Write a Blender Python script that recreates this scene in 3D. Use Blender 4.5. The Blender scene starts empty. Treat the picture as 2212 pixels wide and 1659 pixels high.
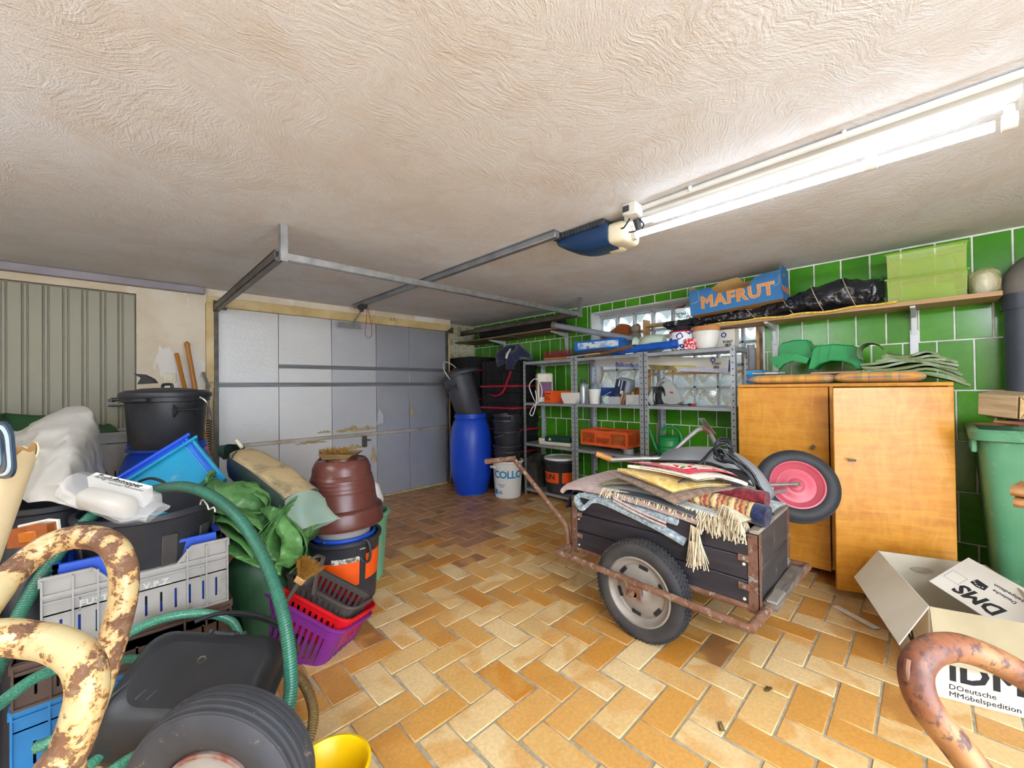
import bpy, bmesh, math, random
from math import pi, sin, cos, radians as rad
from mathutils import Vector as V, Matrix as Mx, Euler, Quaternion, noise as mn
S = bpy.context.scene
COL = S.collection
random.seed(7)

# ------------------------------------------------------------------ camera, world, lamps, exposure
cam = bpy.data.cameras.new('camera'); cam.sensor_width = 36.0; cam.lens = 36.0*878.36/2212; cam.clip_start = .02
CAM = bpy.data.objects.new('camera', cam); COL.objects.link(CAM)
CAM.matrix_world = Mx(((0.715693, 0.002615, -0.69841, 0.0), (-0.698302, -0.015321, -0.715639, 0.0), (-0.012572, 0.999879, -0.009139, 1.25), (0.0, 0.0, 0.0, 1.0)))
S.camera = CAM
S.view_settings.view_transform = 'Standard'; S.view_settings.look = 'None'; S.view_settings.gamma = 1
S.view_settings.use_curve_mapping = False
S.view_settings.exposure = 2.38
S.cycles.max_bounces = 7; S.cycles.diffuse_bounces = 4; S.cycles.glossy_bounces = 3; S.cycles.use_adaptive_sampling = True; S.cycles.adaptive_threshold = .035; S.cycles.transparent_max_bounces = 12
S.cycles.sample_clamp_indirect = 6
wd = bpy.data.worlds.new('sky'); S.world = wd; wd.use_nodes = True
bg = wd.node_tree.nodes['Background']; bg.inputs[0].default_value = (.76, .87, 1, 1); bg.inputs[1].default_value = 2.2
TUBE_POWER = 4.2; SECOND_FILL_POWER = 60.0; THIRD_FILL_POWER = 23.0
def lamp_area(name, loc, size, size_y, power, col, rot):
    l = bpy.data.lights.new(name, 'AREA'); l.shape = 'RECTANGLE'; l.size = size; l.size_y = size_y; l.energy = power; l.color = col
    o = bpy.data.objects.new(name, l); o.location = loc; o.rotation_euler = rot; COL.objects.link(o); return o

# ------------------------------------------------------------------ materials
def sc(c):
    if isinstance(c, str):
        c = [int(c[i:i+2], 16)/255 for i in (0, 2, 4)]
    else: c = [v/255 for v in c]
    return tuple(v/12.92 if v <= .04045 else ((v+.055)/1.055)**2.4 for v in c) + (1,)
class NT:
    def __init__(s, name):
        s.m = bpy.data.materials.new(name); s.m.use_nodes = True; s.t = s.m.node_tree; s.b = s.t.nodes['Principled BSDF']
        s.tc = s.n('ShaderNodeTexCoord')
    def n(s, k, **kw):
        x = s.t.nodes.new(k)
        for a, v in kw.items():
            if a.startswith('i_'):
                key = a[2:]; key = int(key) if key.isdigit() else key.replace('_', ' ')
                if hasattr(v, 'is_output') or isinstance(v, bpy.types.NodeSocket): s.t.links.new(v, x.inputs[key])
                else: x.inputs[key].default_value = v
            else: setattr(x, a, v)
        return x
    def l(s, a, b): s.t.links.new(a, b)
    def mp(s, scale=(1,1,1), rot=(0,0,0), src='Object', loc=(0,0,0)):
        x = s.n('ShaderNodeMapping'); s.l(s.tc.outputs[src], x.inputs[0])
        x.inputs['Scale'].default_value = scale; x.inputs['Rotation'].default_value = rot; x.inputs['Location'].default_value = loc
        return x.outputs[0]
    def noise(s, scale, detail=3, rough=.55, vec=None, dist=0):
        x = s.n('ShaderNodeTexNoise'); x.inputs['Scale'].default_value = scale; x.inputs['Detail'].default_value = detail
        x.inputs['Roughness'].default_value = rough; x.inputs['Distortion'].default_value = dist
        s.l(vec if vec is not None else s.tc.outputs['Object'], x.inputs['Vector']); return x.outputs['Fac']
    def ramp(s, fac, stops, interp='LINEAR'):
        x = s.n('ShaderNodeValToRGB'); s.l(fac, x.inputs[0]); e = x.color_ramp.elements; x.color_ramp.interpolation = interp
        while len(e) < len(stops): e.new(.5)
        for q, (p, c) in zip(e, stops): q.position = p; q.color = c if len(c) == 4 else (*c, 1)
        return x.outputs[0]
    def mix(s, f, a, b, mode='MIX'):
        x = s.n('ShaderNodeMix', data_type='RGBA', blend_type=mode)
        for k, v in ((0, f), (6, a), (7, b)):
            if isinstance(v, (float, int, tuple)): x.inputs[k].default_value = v
            else: s.l(v, x.inputs[k])
        return x.outputs[2]
    def math(s, op, a, b=0.0):
        x = s.n('ShaderNodeMath', operation=op)
        for k, v in ((0, a), (1, b)):
            if isinstance(v, (float, int)): x.inputs[k].default_value = v
            else: s.l(v, x.inputs[k])
        return x.outputs[0]
    def bump(s, h, strength=.3, dist=.01):
        x = s.n('ShaderNodeBump'); x.inputs['Strength'].default_value = strength; x.inputs['Distance'].default_value = dist
        s.l(h, x.inputs['Height']); s.l(x.outputs[0], s.b.inputs['Normal']); return x
    def set(s, **kw):
        for k, v in kw.items():
            k = k.replace('_', ' ')
            if isinstance(v, (float, int, tuple)): s.b.inputs[k].default_value = v
            else: s.l(v, s.b.inputs[k])
        return s
def crease(s, sc_=8, k=.6, d=.03, fine=30):
    w_ = s.n('ShaderNodeTexNoise'); w_.inputs['Scale'].default_value = 3; s.l(s.tc.outputs['Object'], w_.inputs['Vector'])
    a_ = s.n('ShaderNodeVectorMath', operation='MULTIPLY_ADD'); s.l(w_.outputs['Color'], a_.inputs[0]); a_.inputs[1].default_value = (.25,.25,.25); s.l(s.tc.outputs['Object'], a_.inputs[2])
    v = s.n('ShaderNodeTexVoronoi', feature='SMOOTH_F1'); v.inputs['Scale'].default_value = sc_; s.l(a_.outputs[0], v.inputs['Vector'])
    v2 = s.n('ShaderNodeTexVoronoi', feature='SMOOTH_F1'); v2.inputs['Scale'].default_value = sc_*2.7; s.l(a_.outputs[0], v2.inputs['Vector'])
    s.bump(s.math('ADD', v.outputs['Distance'], s.math('ADD', s.math('MULTIPLY', v2.outputs['Distance'], .4), s.math('MULTIPLY', s.noise(fine, 3), .12))), k, d)
def mat(name, col, rough=.5, metal=0, col2=None, scale=9, lo=.35, hi=.7, bump=0, bscale=60, spec=.5, stretch=(1,1,1), detail=4, dirt=None, dlo=.55, dhi=.75, dscale=5, trans=0, alpha=1, sheen=0, ior=1.45, coat=0):
    s = NT(name); c = sc(col)
    vec = s.mp(stretch) if stretch != (1,1,1) else None
    if col2 is None:
        col2 = tuple(v*.78 for v in c[:3]) + (1,)
    else: col2 = sc(col2)
    f = s.ramp(s.noise(scale, detail, vec=vec), [(lo, (0,0,0)), (hi, (1,1,1))])
    base = s.mix(f, c, col2)
    if dirt:
        base = s.mix(s.ramp(s.noise(dscale, 6, .65), [(dlo, (0,0,0)), (dhi, (1,1,1))]), base, sc(dirt))
    s.set(Base_Color=base, Roughness=rough, Metallic=metal, Specular_IOR_Level=spec, Transmission_Weight=trans, Alpha=alpha, Sheen_Weight=sheen, IOR=ior, Coat_Weight=coat)
    if bump: s.bump(s.noise(bscale, 3, vec=vec), bump, .004)
    return s.m

# ------------------------------------------------------------------ mesh building
class MB:
    def __init__(s, M=None): s.v = []; s.f = []; s.M = M
    def add(s, vs, fs, M=None):
        o = len(s.v)
        for p in vs:
            p = V(p)
            if M is not None: p = M @ p
            if s.M is not None: p = s.M @ p
            s.v.append(p)
        s.f += [[i+o for i in f] for f in fs]; return s
    def bm(s, b, M=None):
        b.verts.index_update(); s.add([v.co.copy() for v in b.verts], [[v.index for v in f.verts] for f in b.faces], M); b.free(); return s
    def box(s, c, d, R=None, bev=0, seg=1):
        M = Mx.Translation(V(c)) @ (R.to_matrix().to_4x4() if isinstance(R, (Euler, Quaternion)) else (R.to_4x4() if R is not None else Mx()))
        if bev:
            b = bmesh.new(); bmesh.ops.create_cube(b, size=1); bmesh.ops.scale(b, vec=V(d), verts=b.verts)
            bmesh.ops.bevel(b, geom=list(b.edges), offset=min(bev, min(d)*.49), segments=seg, affect='EDGES', profile=.5)
            return s.bm(b, M)
        x, y, z = (k/2 for k in d)
        return s.add([(-x,-y,-z),(x,-y,-z),(x,y,-z),(-x,y,-z),(-x,-y,z),(x,-y,z),(x,y,z),(-x,y,z)],
                     [(0,3,2,1),(4,5,6,7),(0,1,5,4),(1,2,6,5),(2,3,7,6),(3,0,4,7)], M)
    def bx(s, a, b, bev=0):
        a = V(a); b = V(b); lo = V(map(min, a, b)); hi = V(map(max, a, b)); return s.box((lo+hi)/2, hi-lo, None, bev)
    def bar(s, p0, p1, w, h, up=(0,0,1), bev=0):
        p0 = V(p0); p1 = V(p1); d = p1-p0; z = d.normalized(); x = V(up).cross(z)
        if x.length < 1e-4: x = V((1,0,0)).cross(z)
        x.normalize(); y = z.cross(x); R = Mx((x, y, z)).transposed()
        return s.box((p0+p1)/2, (w, h, d.length), R, bev)
    def lathe(s, prof, seg=28, M=None, a0=0, a1=2*pi, f=None):
        n = len(prof); full = abs(a1-a0-2*pi) < 1e-6; m = seg if full else seg+1; vs = []; fs = []
        for j in range(m):
            a = a0+(a1-a0)*j/seg
            for r, z in prof:
                p = (r*cos(a), r*sin(a), z); vs.append(f(p, a) if f else p)
        for j in range(seg):
            k = (j+1) % m
            for i in range(n-1):
                a, b, c, d = j*n+i, k*n+i, k*n+i+1, j*n+i+1
                fs.append((a, b, c, d))
        if full:
            if prof[0][0] > 1e-5 and prof[0] != prof[-1]: pass
        return s.add(vs, fs, M)
    def cyl(s, p0, p1, r0, r1=None, seg=14, caps=True):
        r1 = r0 if r1 is None else r1; p0 = V(p0); p1 = V(p1); d = p1-p0; q = d.to_track_quat('Z', 'Y'); vs = []; fs = []
        for i in range(seg):
            a = 2*pi*i/seg; c = V((cos(a), sin(a), 0)); vs += [p0+q@(c*r0), p1+q@(c*r1)]
        for i in range(seg):
            j = (i+1) % seg; fs.append((2*i, 2*j, 2*j+1, 2*i+1))
        if caps: fs += [[2*i for i in range(seg)][::-1], [2*i+1 for i in range(seg)]]
        return s.add(vs, fs)
    def tube(s, pts, r, seg=8, closed=False, sm=0, caps=True, flat=1):
        pts = spline(pts, sm, closed) if sm else [V(p) for p in pts]; n = len(pts); vs = []; fs = []; pv = None
        rr = r if callable(r) else (lambda t: r)
        for i, p in enumerate(pts):
            a = pts[(i-1) % n] if (closed or i > 0) else p; b = pts[(i+1) % n] if (closed or i < n-1) else p
            t = (b-a).normalized()
            if pv is None:
                x = t.cross(V((0,0,1)));
                if x.length < .05: x = t.cross(V((0,1,0)))
            else: x = pv - t*pv.dot(t)
            x.normalize(); pv = x; y = t.cross(x); q = rr(i/max(1, n-1))
            for k in range(seg):
                a_ = 2*pi*k/seg; vs.append(p + x*(q*cos(a_)) + y*(q*flat*sin(a_)))
        for i in range(n if closed else n-1):
            j = (i+1) % n
            for k in range(seg):
                l = (k+1) % seg; fs.append((i*seg+k, i*seg+l, j*seg+l, j*seg+k))
        if caps and not closed: fs += [list(range(seg))[::-1], [(n-1)*seg+k for k in range(seg)]]
        return s.add(vs, fs)
    def prism(s, poly, z0, z1, M=None, hole=None):
        n = len(poly); vs = [(x, y, z0) for x, y in poly]+[(x, y, z1) for x, y in poly]
        fs = [[i for i in range(n)][::-1], [n+i for i in range(n)]]+[(i, (i+1) % n, n+(i+1) % n, n+i) for i in range(n)]
        return s.add(vs, fs, M)
    def sheet(s, rows, th=0, closed=False):
        nu = len(rows); nv = len(rows[0]); R = [[V(p) for p in r] for r in rows]; fs = []
        def q(i, j, o=0): return o+i*nv+(j % nv)
        mv = nv if closed else nv-1
        for i in range(nu-1):
            for j in range(mv): fs.append((q(i,j), q(i,j+1), q(i+1,j+1), q(i+1,j)))
        vs = [p for r in R for p in r]
        if th:
            N = [[None]*nv for _ in range(nu)]
            for i in range(nu):
                for j in range(nv):
                    a = R[max(i-1,0)][j]; b = R[min(i+1,nu-1)][j]
                    if closed: c = R[i][(j-1)%nv]; d = R[i][(j+1)%nv]
                    else: c = R[i][max(j-1,0)]; d = R[i][min(j+1,nv-1)]
                    nn = (d-c).cross(b-a); N[i][j] = nn.normalized() if nn.length > 1e-9 else V((0,0,1))
            o = nu*nv; vs += [R[i][j]+N[i][j]*th for i in range(nu) for j in range(nv)]
            fs2 = [tuple(o+k for k in f[::-1]) for f in fs]; fs += fs2
            for j in range(mv): fs.append((q(0,j+1), q(0,j), q(0,j,o), q(0,j+1,o))); fs.append((q(nu-1,j), q(nu-1,j+1), q(nu-1,j+1,o), q(nu-1,j,o)))
            if not closed:
                for i in range(nu-1): fs.append((q(i,0), q(i+1,0), q(i+1,0,o), q(i,0,o))); fs.append((q(i+1,nv-1), q(i,nv-1), q(i,nv-1,o), q(i+1,nv-1,o)))
        return s.add(vs, fs)
    def text(s, txt, size, M, bold=0, depth=.0006, align='CENTER', wrap=None, shear=0, sp=1, bev=0, dense=False):
        cu = bpy.data.curves.new('lettering', 'FONT'); cu.body = txt; cu.size = size; cu.extrude = depth; cu.offset = bold; cu.align_x = align; cu.align_y = 'CENTER'; cu.resolution_u = 2; cu.shear = shear; cu.space_character = sp; cu.bevel_depth = bev; cu.bevel_resolution = 1
        ob = bpy.data.objects.new('lettering', cu); me = bpy.data.meshes.new_from_object(ob)
        b = bmesh.new(); b.from_mesh(me)
        if dense:
            bmesh.ops.remove_doubles(b, verts=b.verts, dist=1e-6); bmesh.ops.triangulate(b, faces=b.faces)
            for _ in range(4):
                e = [x for x in b.edges if x.calc_length() > .014]
                if not e: break
                bmesh.ops.subdivide_edges(b, edges=e, cuts=1); bmesh.ops.triangulate(b, faces=b.faces)
        b.verts.index_update(); vs = [v.co.copy() for v in b.verts]; fs = [[v.index for v in f.verts] for f in b.faces]; b.free()
        if wrap: vs = [wrap(v) for v in vs]
        s.add(vs, fs, M)
        bpy.data.objects.remove(ob); bpy.data.curves.remove(cu); bpy.data.meshes.remove(me); return s
    def mesh(s, name, m, sharp=38, inv=None, merge=False):
        me = bpy.data.meshes.new(name)
        vs = [inv @ p for p in s.v] if inv is not None else s.v
        me.from_pydata(vs, [], s.f)
        if merge:
            b = bmesh.new(); b.from_mesh(me); bmesh.ops.remove_doubles(b, verts=b.verts, dist=1e-5); bmesh.ops.recalc_face_normals(b, faces=b.faces); b.to_mesh(me); b.free()
        if isinstance(m, (list, tuple)):
            for x in m: me.materials.append(x)
        elif m: me.materials.append(m)
        me.polygons.foreach_set('use_smooth', [True]*len(me.polygons)); me.set_sharp_from_angle(angle=rad(sharp)); me.update(); return me
def spline(P, k, closed=False):
    P = [V(p) for p in P]; n = len(P); out = []
    for i in range(n if closed else n-1):
        g = lambda j: P[j % n] if closed else P[max(0, min(n-1, j))]
        a, b, c, d = g(i-1), g(i), g(i+1), g(i+2)
        for j in range(k):
            t = j/k; out.append(.5*((2*b)+(c-a)*t+(2*a-5*b+4*c-d)*t*t+(3*b-a-3*c+d)*t**3))
    if not closed: out.append(P[-1])
    return out
ROOTM = {}
def link(o):
    COL.objects.link(o); return o
def thing(name, label, cat, loc=(0,0,0), rz=0, group=None, rot=None):
    o = link(bpy.data.objects.new(name, None)); o.empty_display_size = .05
    e = rot if rot is not None else Euler((0, 0, rz)); o.location = loc
    o.rotation_euler = e if isinstance(e, Euler) else e.to_euler()
    ROOTM[o.name] = Mx.LocRotScale(V(loc), o.rotation_euler.to_quaternion(), None)
    o['label'] = label; o['category'] = cat
    if group: o['group'] = group
    return o
def part(name, mb, m, root=None, world=False, sharp=38, label=None, merge=False, kind=None):
    inv = None
    if world and root is not None:
        r = root
        while r.parent is not None: r = r.parent
        inv = ROOTM[r.name].inverted() if r.name in ROOTM else None
    o = link(bpy.data.objects.new(name, mb.mesh(name, m, sharp, inv, merge)))
    if root is not None: o.parent = root
    if label: o['label'] = label
    if kind: o['kind'] = kind
    return o
def single(name, label, cat, mb, m, loc=(0,0,0), rz=0, group=None, world=False, sharp=38, rot=None, merge=False):
    e = rot if rot is not None else Euler((0, 0, rz)); e = e if isinstance(e, Euler) else e.to_euler()
    inv = Mx.LocRotScale(V(loc), e.to_quaternion(), None).inverted() if world else None
    o = link(bpy.data.objects.new(name, mb.mesh(name, m, sharp, inv, merge))); o.location = loc; o.rotation_euler = e
    ROOTM[o.name] = Mx.LocRotScale(V(loc), e.to_quaternion(), None)
    o['label'] = label; o['category'] = cat
    if group: o['group'] = group
    return o
def struct(name, mb, m, parent=None, sharp=38):
    o = link(bpy.data.objects.new(name, mb.mesh(name, m, sharp)))
    if parent: o.parent = parent
    else: o['kind'] = 'structure'
    return o
def piece(name, me, parent, loc=(0,0,0), rot=None):
    o = link(bpy.data.objects.new(name, me)); o.parent = parent; o.location = loc
    if rot: o.rotation_euler = rot
    return o
def crumple(mb, amp=.006, sc_=9, seed=0.0):
    for i, p in enumerate(mb.v):
        q = V((p.x*sc_+seed, p.y*sc_-seed, p.z*sc_+2*seed)); mb.v[i] = p + V(mn.noise_vector(q))*amp + V(mn.noise_vector(q*2.3))*amp*.45
    return mb
def wrapcyl(r):
    return lambda v: V(((r+v.z)*sin(v.x/r), -(r+v.z)*cos(v.x/r), v.y))
def frame(o, x, y):
    x = V(x).normalized(); z = x.cross(V(y)).normalized(); y = z.cross(x)
    M = Mx((x, y, z)).transposed().to_4x4(); M.translation = V(o); return M
# ------------------------------------------------------------------ room shell
XR, YD, HC, XL, YB = 3.829, 4.473, 2.166, -1.7, -1.9
m_grout = mat('floor_grout', 'b3a892', .9, col2='8f8674', scale=30, bump=.3, bscale=200)
def tile_mat(name, cols, ends, dark=None, mass=False):
    s = NT(name)
    rnd = (s.n('ShaderNodeNewGeometry').outputs['Random Per Island'] if mass else s.n('ShaderNodeObjectInfo').outputs['Random'])
    g = s.n('ShaderNodeNewGeometry').outputs['Position']
    base = s.ramp(rnd, cols, 'CONSTANT' if False else 'LINEAR')
    off = s.n('ShaderNodeVectorMath', operation='MULTIPLY_ADD'); s.l(g, off.inputs[0]); off.inputs[1].default_value = (1, 1, 1)
    cx = s.n('ShaderNodeCombineXYZ'); s.l(s.math('MULTIPLY', rnd, 37.0), cx.inputs[0]); s.l(s.math('MULTIPLY', rnd, 61.0), cx.inputs[1]); s.l(cx.outputs[0], off.inputs[2])
    fl = s.ramp(s.noise(5.0, 2, .5, off.outputs[0], .6), [(.5, (0,0,0)), (.62, (1,1,1))])
    base = s.mix(s.math('MULTIPLY', fl, .75), base, ends)
    gr = s.ramp(s.noise(70, 3, .6, g), [(.35, (.86,.86,.86)), (.65, (1.04,1.04,1.04))])
    base = s.mix(1.0, base, gr, 'MULTIPLY')
    dirt = s.ramp(s.noise(2.2, 5, .65, g), [(.5, (0,0,0)), (.75, (1,1,1))])
    base = s.mix(s.math('MULTIPLY', dirt, .28), base, sc('8a7355'))
    s.set(Base_Color=base, Roughness=.42, Specular_IOR_Level=.45)
    s.bump(s.noise(45, 3, .6, g), .12, .003); return s.m
YEL = [(0, sc('c5832f')), (.2, sc('d29a4c')), (.36, sc('e2be84')), (.62, sc('e6c894')), (.8, sc('d9ad68')), (.93, sc('c98f45')), (1, sc('9a6a3c'))]
RED = [(0, sc('a97546')), (.3, sc('b6804e')), (.7, sc('be8d5a')), (1, sc('ab7a4b'))]
m_tile_y = tile_mat('ochre_tile', YEL, sc('d39c52')); m_tile_r = tile_mat('reddish_tile', RED, sc('86603f'))
m_tile_ym = tile_mat('ochre_tile_far', YEL, sc('d39c52'), mass=True); m_tile_rm = tile_mat('reddish_tile_far', RED, sc('86603f'), mass=True)
floor = struct('floor', MB().bx((XL, YB, -.12), (XR+.02, YD+.5, -.004)), m_grout)
U_, W_ = .1255, .1257
def tile_mesh(name, dx, dy, m, h=.012, b=.003):
    return MB().box((0,0,-h/2), (dx, dy, h), None, b).mesh(name, m)
def is_red(x, y):
    return y > 2.9 if x < 1.83 else (y > 2.56 if x < 2.5 else y > 2.75+.35*(x-2.5))
def floor_pos(i, j): return (.755+.1255*i-.0052*j, 1.285+.1257*j)
jn = .008
FM = {(k, r): tile_mesh('floor_tile', (2 if k == 'x' else 1)*U_-jn, (2 if k == 'y' else 1)*W_-jn, m_tile_r if r else m_tile_y) for k in 'xy' for r in (0, 1)}
cells = []
for i in range(-24, 30):
    for j in range(-28, 30):
        k = (i+j) % 4
        if k == 0: c = floor_pos(i+1, j+.5); t = 'x'
        elif k == 2: c = floor_pos(i+.5, j+1); t = 'y'
        else: continue
        if not (XL+.1 < c[0] < XR-.1 and YB+.1 < c[1] < YD+.02): continue
        cells.append((c, t))
FX, FY = V((.6984,.7156)), V((.7157,-.6983))
def seen(c):
    p = V(c); d = p.dot(FX); l = p.dot(FY)
    return d > 1.25 and abs(l) < d*1.27 and (p.x > .42 if p.y > 1.2 else True) and not (p.x < .75 and p.y > 1.75) and not (p.x < 1.1 and p.y > 2.55 and p.x < .35+.22*p.y-.1) and not (p.x > 3.35)
order = sorted(cells, key=lambda q: (0 if seen(q[0]) else 1, V(q[0]).length))
far = [MB(), MB()]
for n, ((x, y), t) in enumerate(order):
    r = 1 if is_red(x, y) else 0; dz = random.uniform(-.0012, .0006)
    if n < 296: piece('tile', FM[t, r], floor, (x, y, dz), Euler((random.uniform(-.002,.002), random.uniform(-.002,.002), random.uniform(-.008,.008))))
    else: far[r].box((x, y, dz-.006), ((2 if t == 'x' else 1)*U_-jn, (2 if t == 'y' else 1)*W_-jn, .012), None, .003)
for r in (0, 1): part('tile', far[r], (m_tile_ym, m_tile_rm)[r], floor, kind='stuff')

# ceiling: trowelled plaster
s = NT('trowelled_plaster'); g = s.tc.outputs['Object']
warp = s.n('ShaderNodeTexNoise'); warp.inputs['Scale'].default_value = 2.2; warp.inputs['Detail'].default_value = 3; s.l(g, warp.inputs['Vector'])
va = s.n('ShaderNodeVectorMath', operation='MULTIPLY_ADD'); s.l(warp.outputs['Color'], va.inputs[0]); va.inputs[1].default_value = (.4, .4, 0); s.l(g, va.inputs[2])
def strokes(sc_, seed, lx, ly):
    vo = s.n('ShaderNodeTexVoronoi'); vo.inputs['Scale'].default_value = sc_; mp_ = s.n('ShaderNodeMapping'); mp_.inputs['Location'].default_value = (seed, seed*2, 0); s.l(va.outputs[0], mp_.inputs[0]); s.l(mp_.outputs[0], vo.inputs['Vector'])
    sp_ = s.n('ShaderNodeSeparateColor'); s.l(vo.outputs['Color'], sp_.inputs[0])
    rt = s.n('ShaderNodeVectorRotate', rotation_type='Z_AXIS'); s.l(va.outputs[0], rt.inputs['Vector']); s.l(s.math('MULTIPLY', sp_.outputs[0], 3.1), rt.inputs['Angle'])
    m2_ = s.n('ShaderNodeMapping'); m2_.inputs['Scale'].default_value = (lx, ly, 1); s.l(rt.outputs[0], m2_.inputs[0])
    return s.noise(1.0, 3, .6, m2_.outputs[0])
st1 = strokes(2.2, 0, 9, 85); st2 = strokes(4.0, 5, 14, 130)
big = s.noise(.8, 4, .55, g, .3); mid = s.noise(3.0, 6, .65, va.outputs[0]); fine = s.noise(170, 3, .65, g); lump = s.noise(14, 4, .6, va.outputs[0])
h = s.math('ADD', s.math('ADD', s.math('MULTIPLY', st1, .5), s.math('MULTIPLY', st2, .4)), s.math('ADD', s.math('MULTIPLY', fine, .3), s.math('MULTIPLY', lump, .35)))
base = s.mix(s.ramp(big, [(.35, (0,0,0)), (.65, (1,1,1))]), sc('e2e5ec'), sc('dad9dc'))
base = s.mix(s.math('MULTIPLY', s.ramp(mid, [(.45, (0,0,0)), (.72, (1,1,1))]), .7), base, sc('cfc5be'))
base = s.mix(s.math('MULTIPLY', s.ramp(h, [(.62, (1,1,1)), (.82, (0,0,0))]), .35), base, sc('cfc0b4'))
s.set(Base_Color=base, Roughness=.9, Specular_IOR_Level=.2)
s.bump(h, .6, .012); m_ceil = s.m
ceiling = struct('ceiling', MB().bx((XL-.1, YB-.1, HC), (XR+.35, YD+.5, HC+.15)), m_ceil)

# right wall with the window opening, green tiles as pieces
m_wallgrout = mat('wall_grout', 'eceae4', .85, col2='cfccc3', scale=14)
s = NT('green_glazed_tile'); g = s.n('ShaderNodeNewGeometry').outputs['Position']; rnd = s.n('ShaderNodeObjectInfo').outputs['Random']
base = s.mix(s.ramp(rnd, [(0, (0,0,0)), (1, (1,1,1))]), sc('3c8413'), sc('4f9c1e'))
base = s.mix(s.math('MULTIPLY', s.ramp(s.noise(14, 4, .6, g), [(.4, (0,0,0)), (.7, (1,1,1))]), .35), base, sc('2f6e10'))
base = s.mix(s.math('MULTIPLY', s.ramp(s.noise(160, 2, .5, g), [(.6, (0,0,0)), (.7, (1,1,1))]), .15), base, sc('7fb24e'))
s.set(Base_Color=base, Roughness=.2, Specular_IOR_Level=.5); s.bump(s.noise(9, 2, .5, g), .06, .006); m_green = s.m
WY0, WY1, WZ0, WZ1 = .94, 2.642, 1.033, 2.075
XG = XR+.005
wr = MB()
wr.bx((XG, YB-.1, 0), (XG+.24, WY0, HC)); wr.bx((XG, WY1, 0), (XG+.24, YD+.5, HC)); wr.bx((XG, WY0, 0), (XG+.24, WY1, WZ0)); wr.bx((XG, WY0, WZ1), (XG+.24, WY1, HC))
wall_right = struct('wall_right', wr, m_wallgrout)
TP, TH, TZ0 = .1605, .3208, 1.1976
gcache = {}
def green_tile(y0, y1, z0, z1):
    z0 = max(z0, .003); z1 = min(z1, HC-.002)
    if y1-y0 < .012 or z1-z0 < .012: return
    k = (round(y1-y0, 3), round(z1-z0, 3))
    if k not in gcache: gcache[k] = MB().box((0,0,0), (.009, k[0]-.0095, k[1]-.0095), None, .002).mesh('green_tile', m_green)
    piece('tile', gcache[k], wall_right, (XR+.0055+random.uniform(-.0007,.0007), (y0+y1)/2, (z0+z1)/2), Euler((0, random.uniform(-.002,.002), random.uniform(-.003,.003))))
for r in range(-4, 4):
    z0 = TZ0+r*TH; z1 = z0+TH; ph = (.2 if r % 2 else .119)
    n0 = math.floor((-1.0-ph)/TP)
    for n in range(n0, 32):
        y0 = ph+n*TP; y1 = min(y0+TP, 4.72)
        if y0 >= 4.72: continue
        if y1 <= WY0 or y0 >= WY1 or z1 <= WZ0 or z0 >= WZ1: green_tile(y0, y1, z0, z1); continue
        if y0 < WY0: green_tile(y0, WY0, z0, z1)
        if y1 > WY1: green_tile(WY1, y1, z0, z1)
        a, b = max(y0, WY0), min(y1, WY1)
        if z0 < WZ0: green_tile(a, b, z0, WZ0)
        if z1 > WZ1: green_tile(a, b, WZ1, z1)
# window: white tiled reveal and glass blocks
m_white_tile = mat('white_reveal_tile', 'dcdbd8', .3, col2='c4c2be', scale=5)
m_joint = mat('block_mortar', 'cfcfcf', .8, col2='b5b5b3', scale=20)
win = struct('window_1', MB().bx((XG+.15, WY0, 2.035), (XG+.23, WY1, WZ1+.01)), mat('lintel_grey', 'a9aaad', .6, col2='94969b', scale=8))
rv = [MB().bx((XG-.004, WY1-.012, WZ0), (XG+.2, WY1+.004, WZ1)), MB().bx((XG-.004, WY0-.004, WZ0), (XG+.2, WY0+.012, WZ1)), MB().bx((XG-.004, WY0, WZ1-.012), (XG+.2, WY1, WZ1+.004)), MB().bx((XG-.03, WY0, WZ0-.012), (XG+.2, WY1, WZ0+.004))]
for q in rv[:3]: part('reveal', q, m_white_tile, win)
part('window_sill', rv[3], m_white_tile, win)
s = NT('patterned_glass_block'); g = s.tc.outputs['Object']
wv = s.n('ShaderNodeTexVoronoi'); wv.inputs['Scale'].default_value = 75; s.l(g, wv.inputs['Vector'])
sx = s.n('ShaderNodeSeparateXYZ'); s.l(g, sx.inputs[0])
curve = s.math('MULTIPLY', s.math('SINE', s.math('MULTIPLY', sx.outputs[1], 36.0)), .042)
band = s.math('ABSOLUTE', s.math('SUBTRACT', sx.outputs[2], curve))
clear = s.ramp(band, [(.030, (0,0,0)), (.036, (1,1,1))])
bmp = s.n('ShaderNodeBump'); bmp.inputs['Strength'].default_value = 1.0; bmp.inputs['Distance'].default_value = .012
hh = s.math('MULTIPLY', wv.outputs['Distance'], s.math('SUBTRACT', 1.05, clear)); s.l(hh, bmp.inputs['Height'])
gl = s.n('ShaderNodeBsdfGlossy'); gl.inputs['Roughness'].default_value = .12; s.l(bmp.outputs[0], gl.inputs['Normal']); gl.inputs['Color'].default_value = (.9,.95,.94,1)
tr = s.n('ShaderNodeBsdfTransparent'); tr.inputs['Color'].default_value = (.62,.65,.63,1)
tl = s.n('ShaderNodeBsdfTranslucent'); tl.inputs['Color'].default_value = (.24,.25,.25,1); s.l(bmp.outputs[0], tl.inputs['Normal'])
m1 = s.n('ShaderNodeMixShader'); s.l(s.math('ADD', s.math('MULTIPLY', s.math('SUBTRACT', 1.0, clear), .55), .35), m1.inputs[0]); s.l(tl.outputs[0], m1.inputs[1]); s.l(tr.outputs[0], m1.inputs[2])
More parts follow.
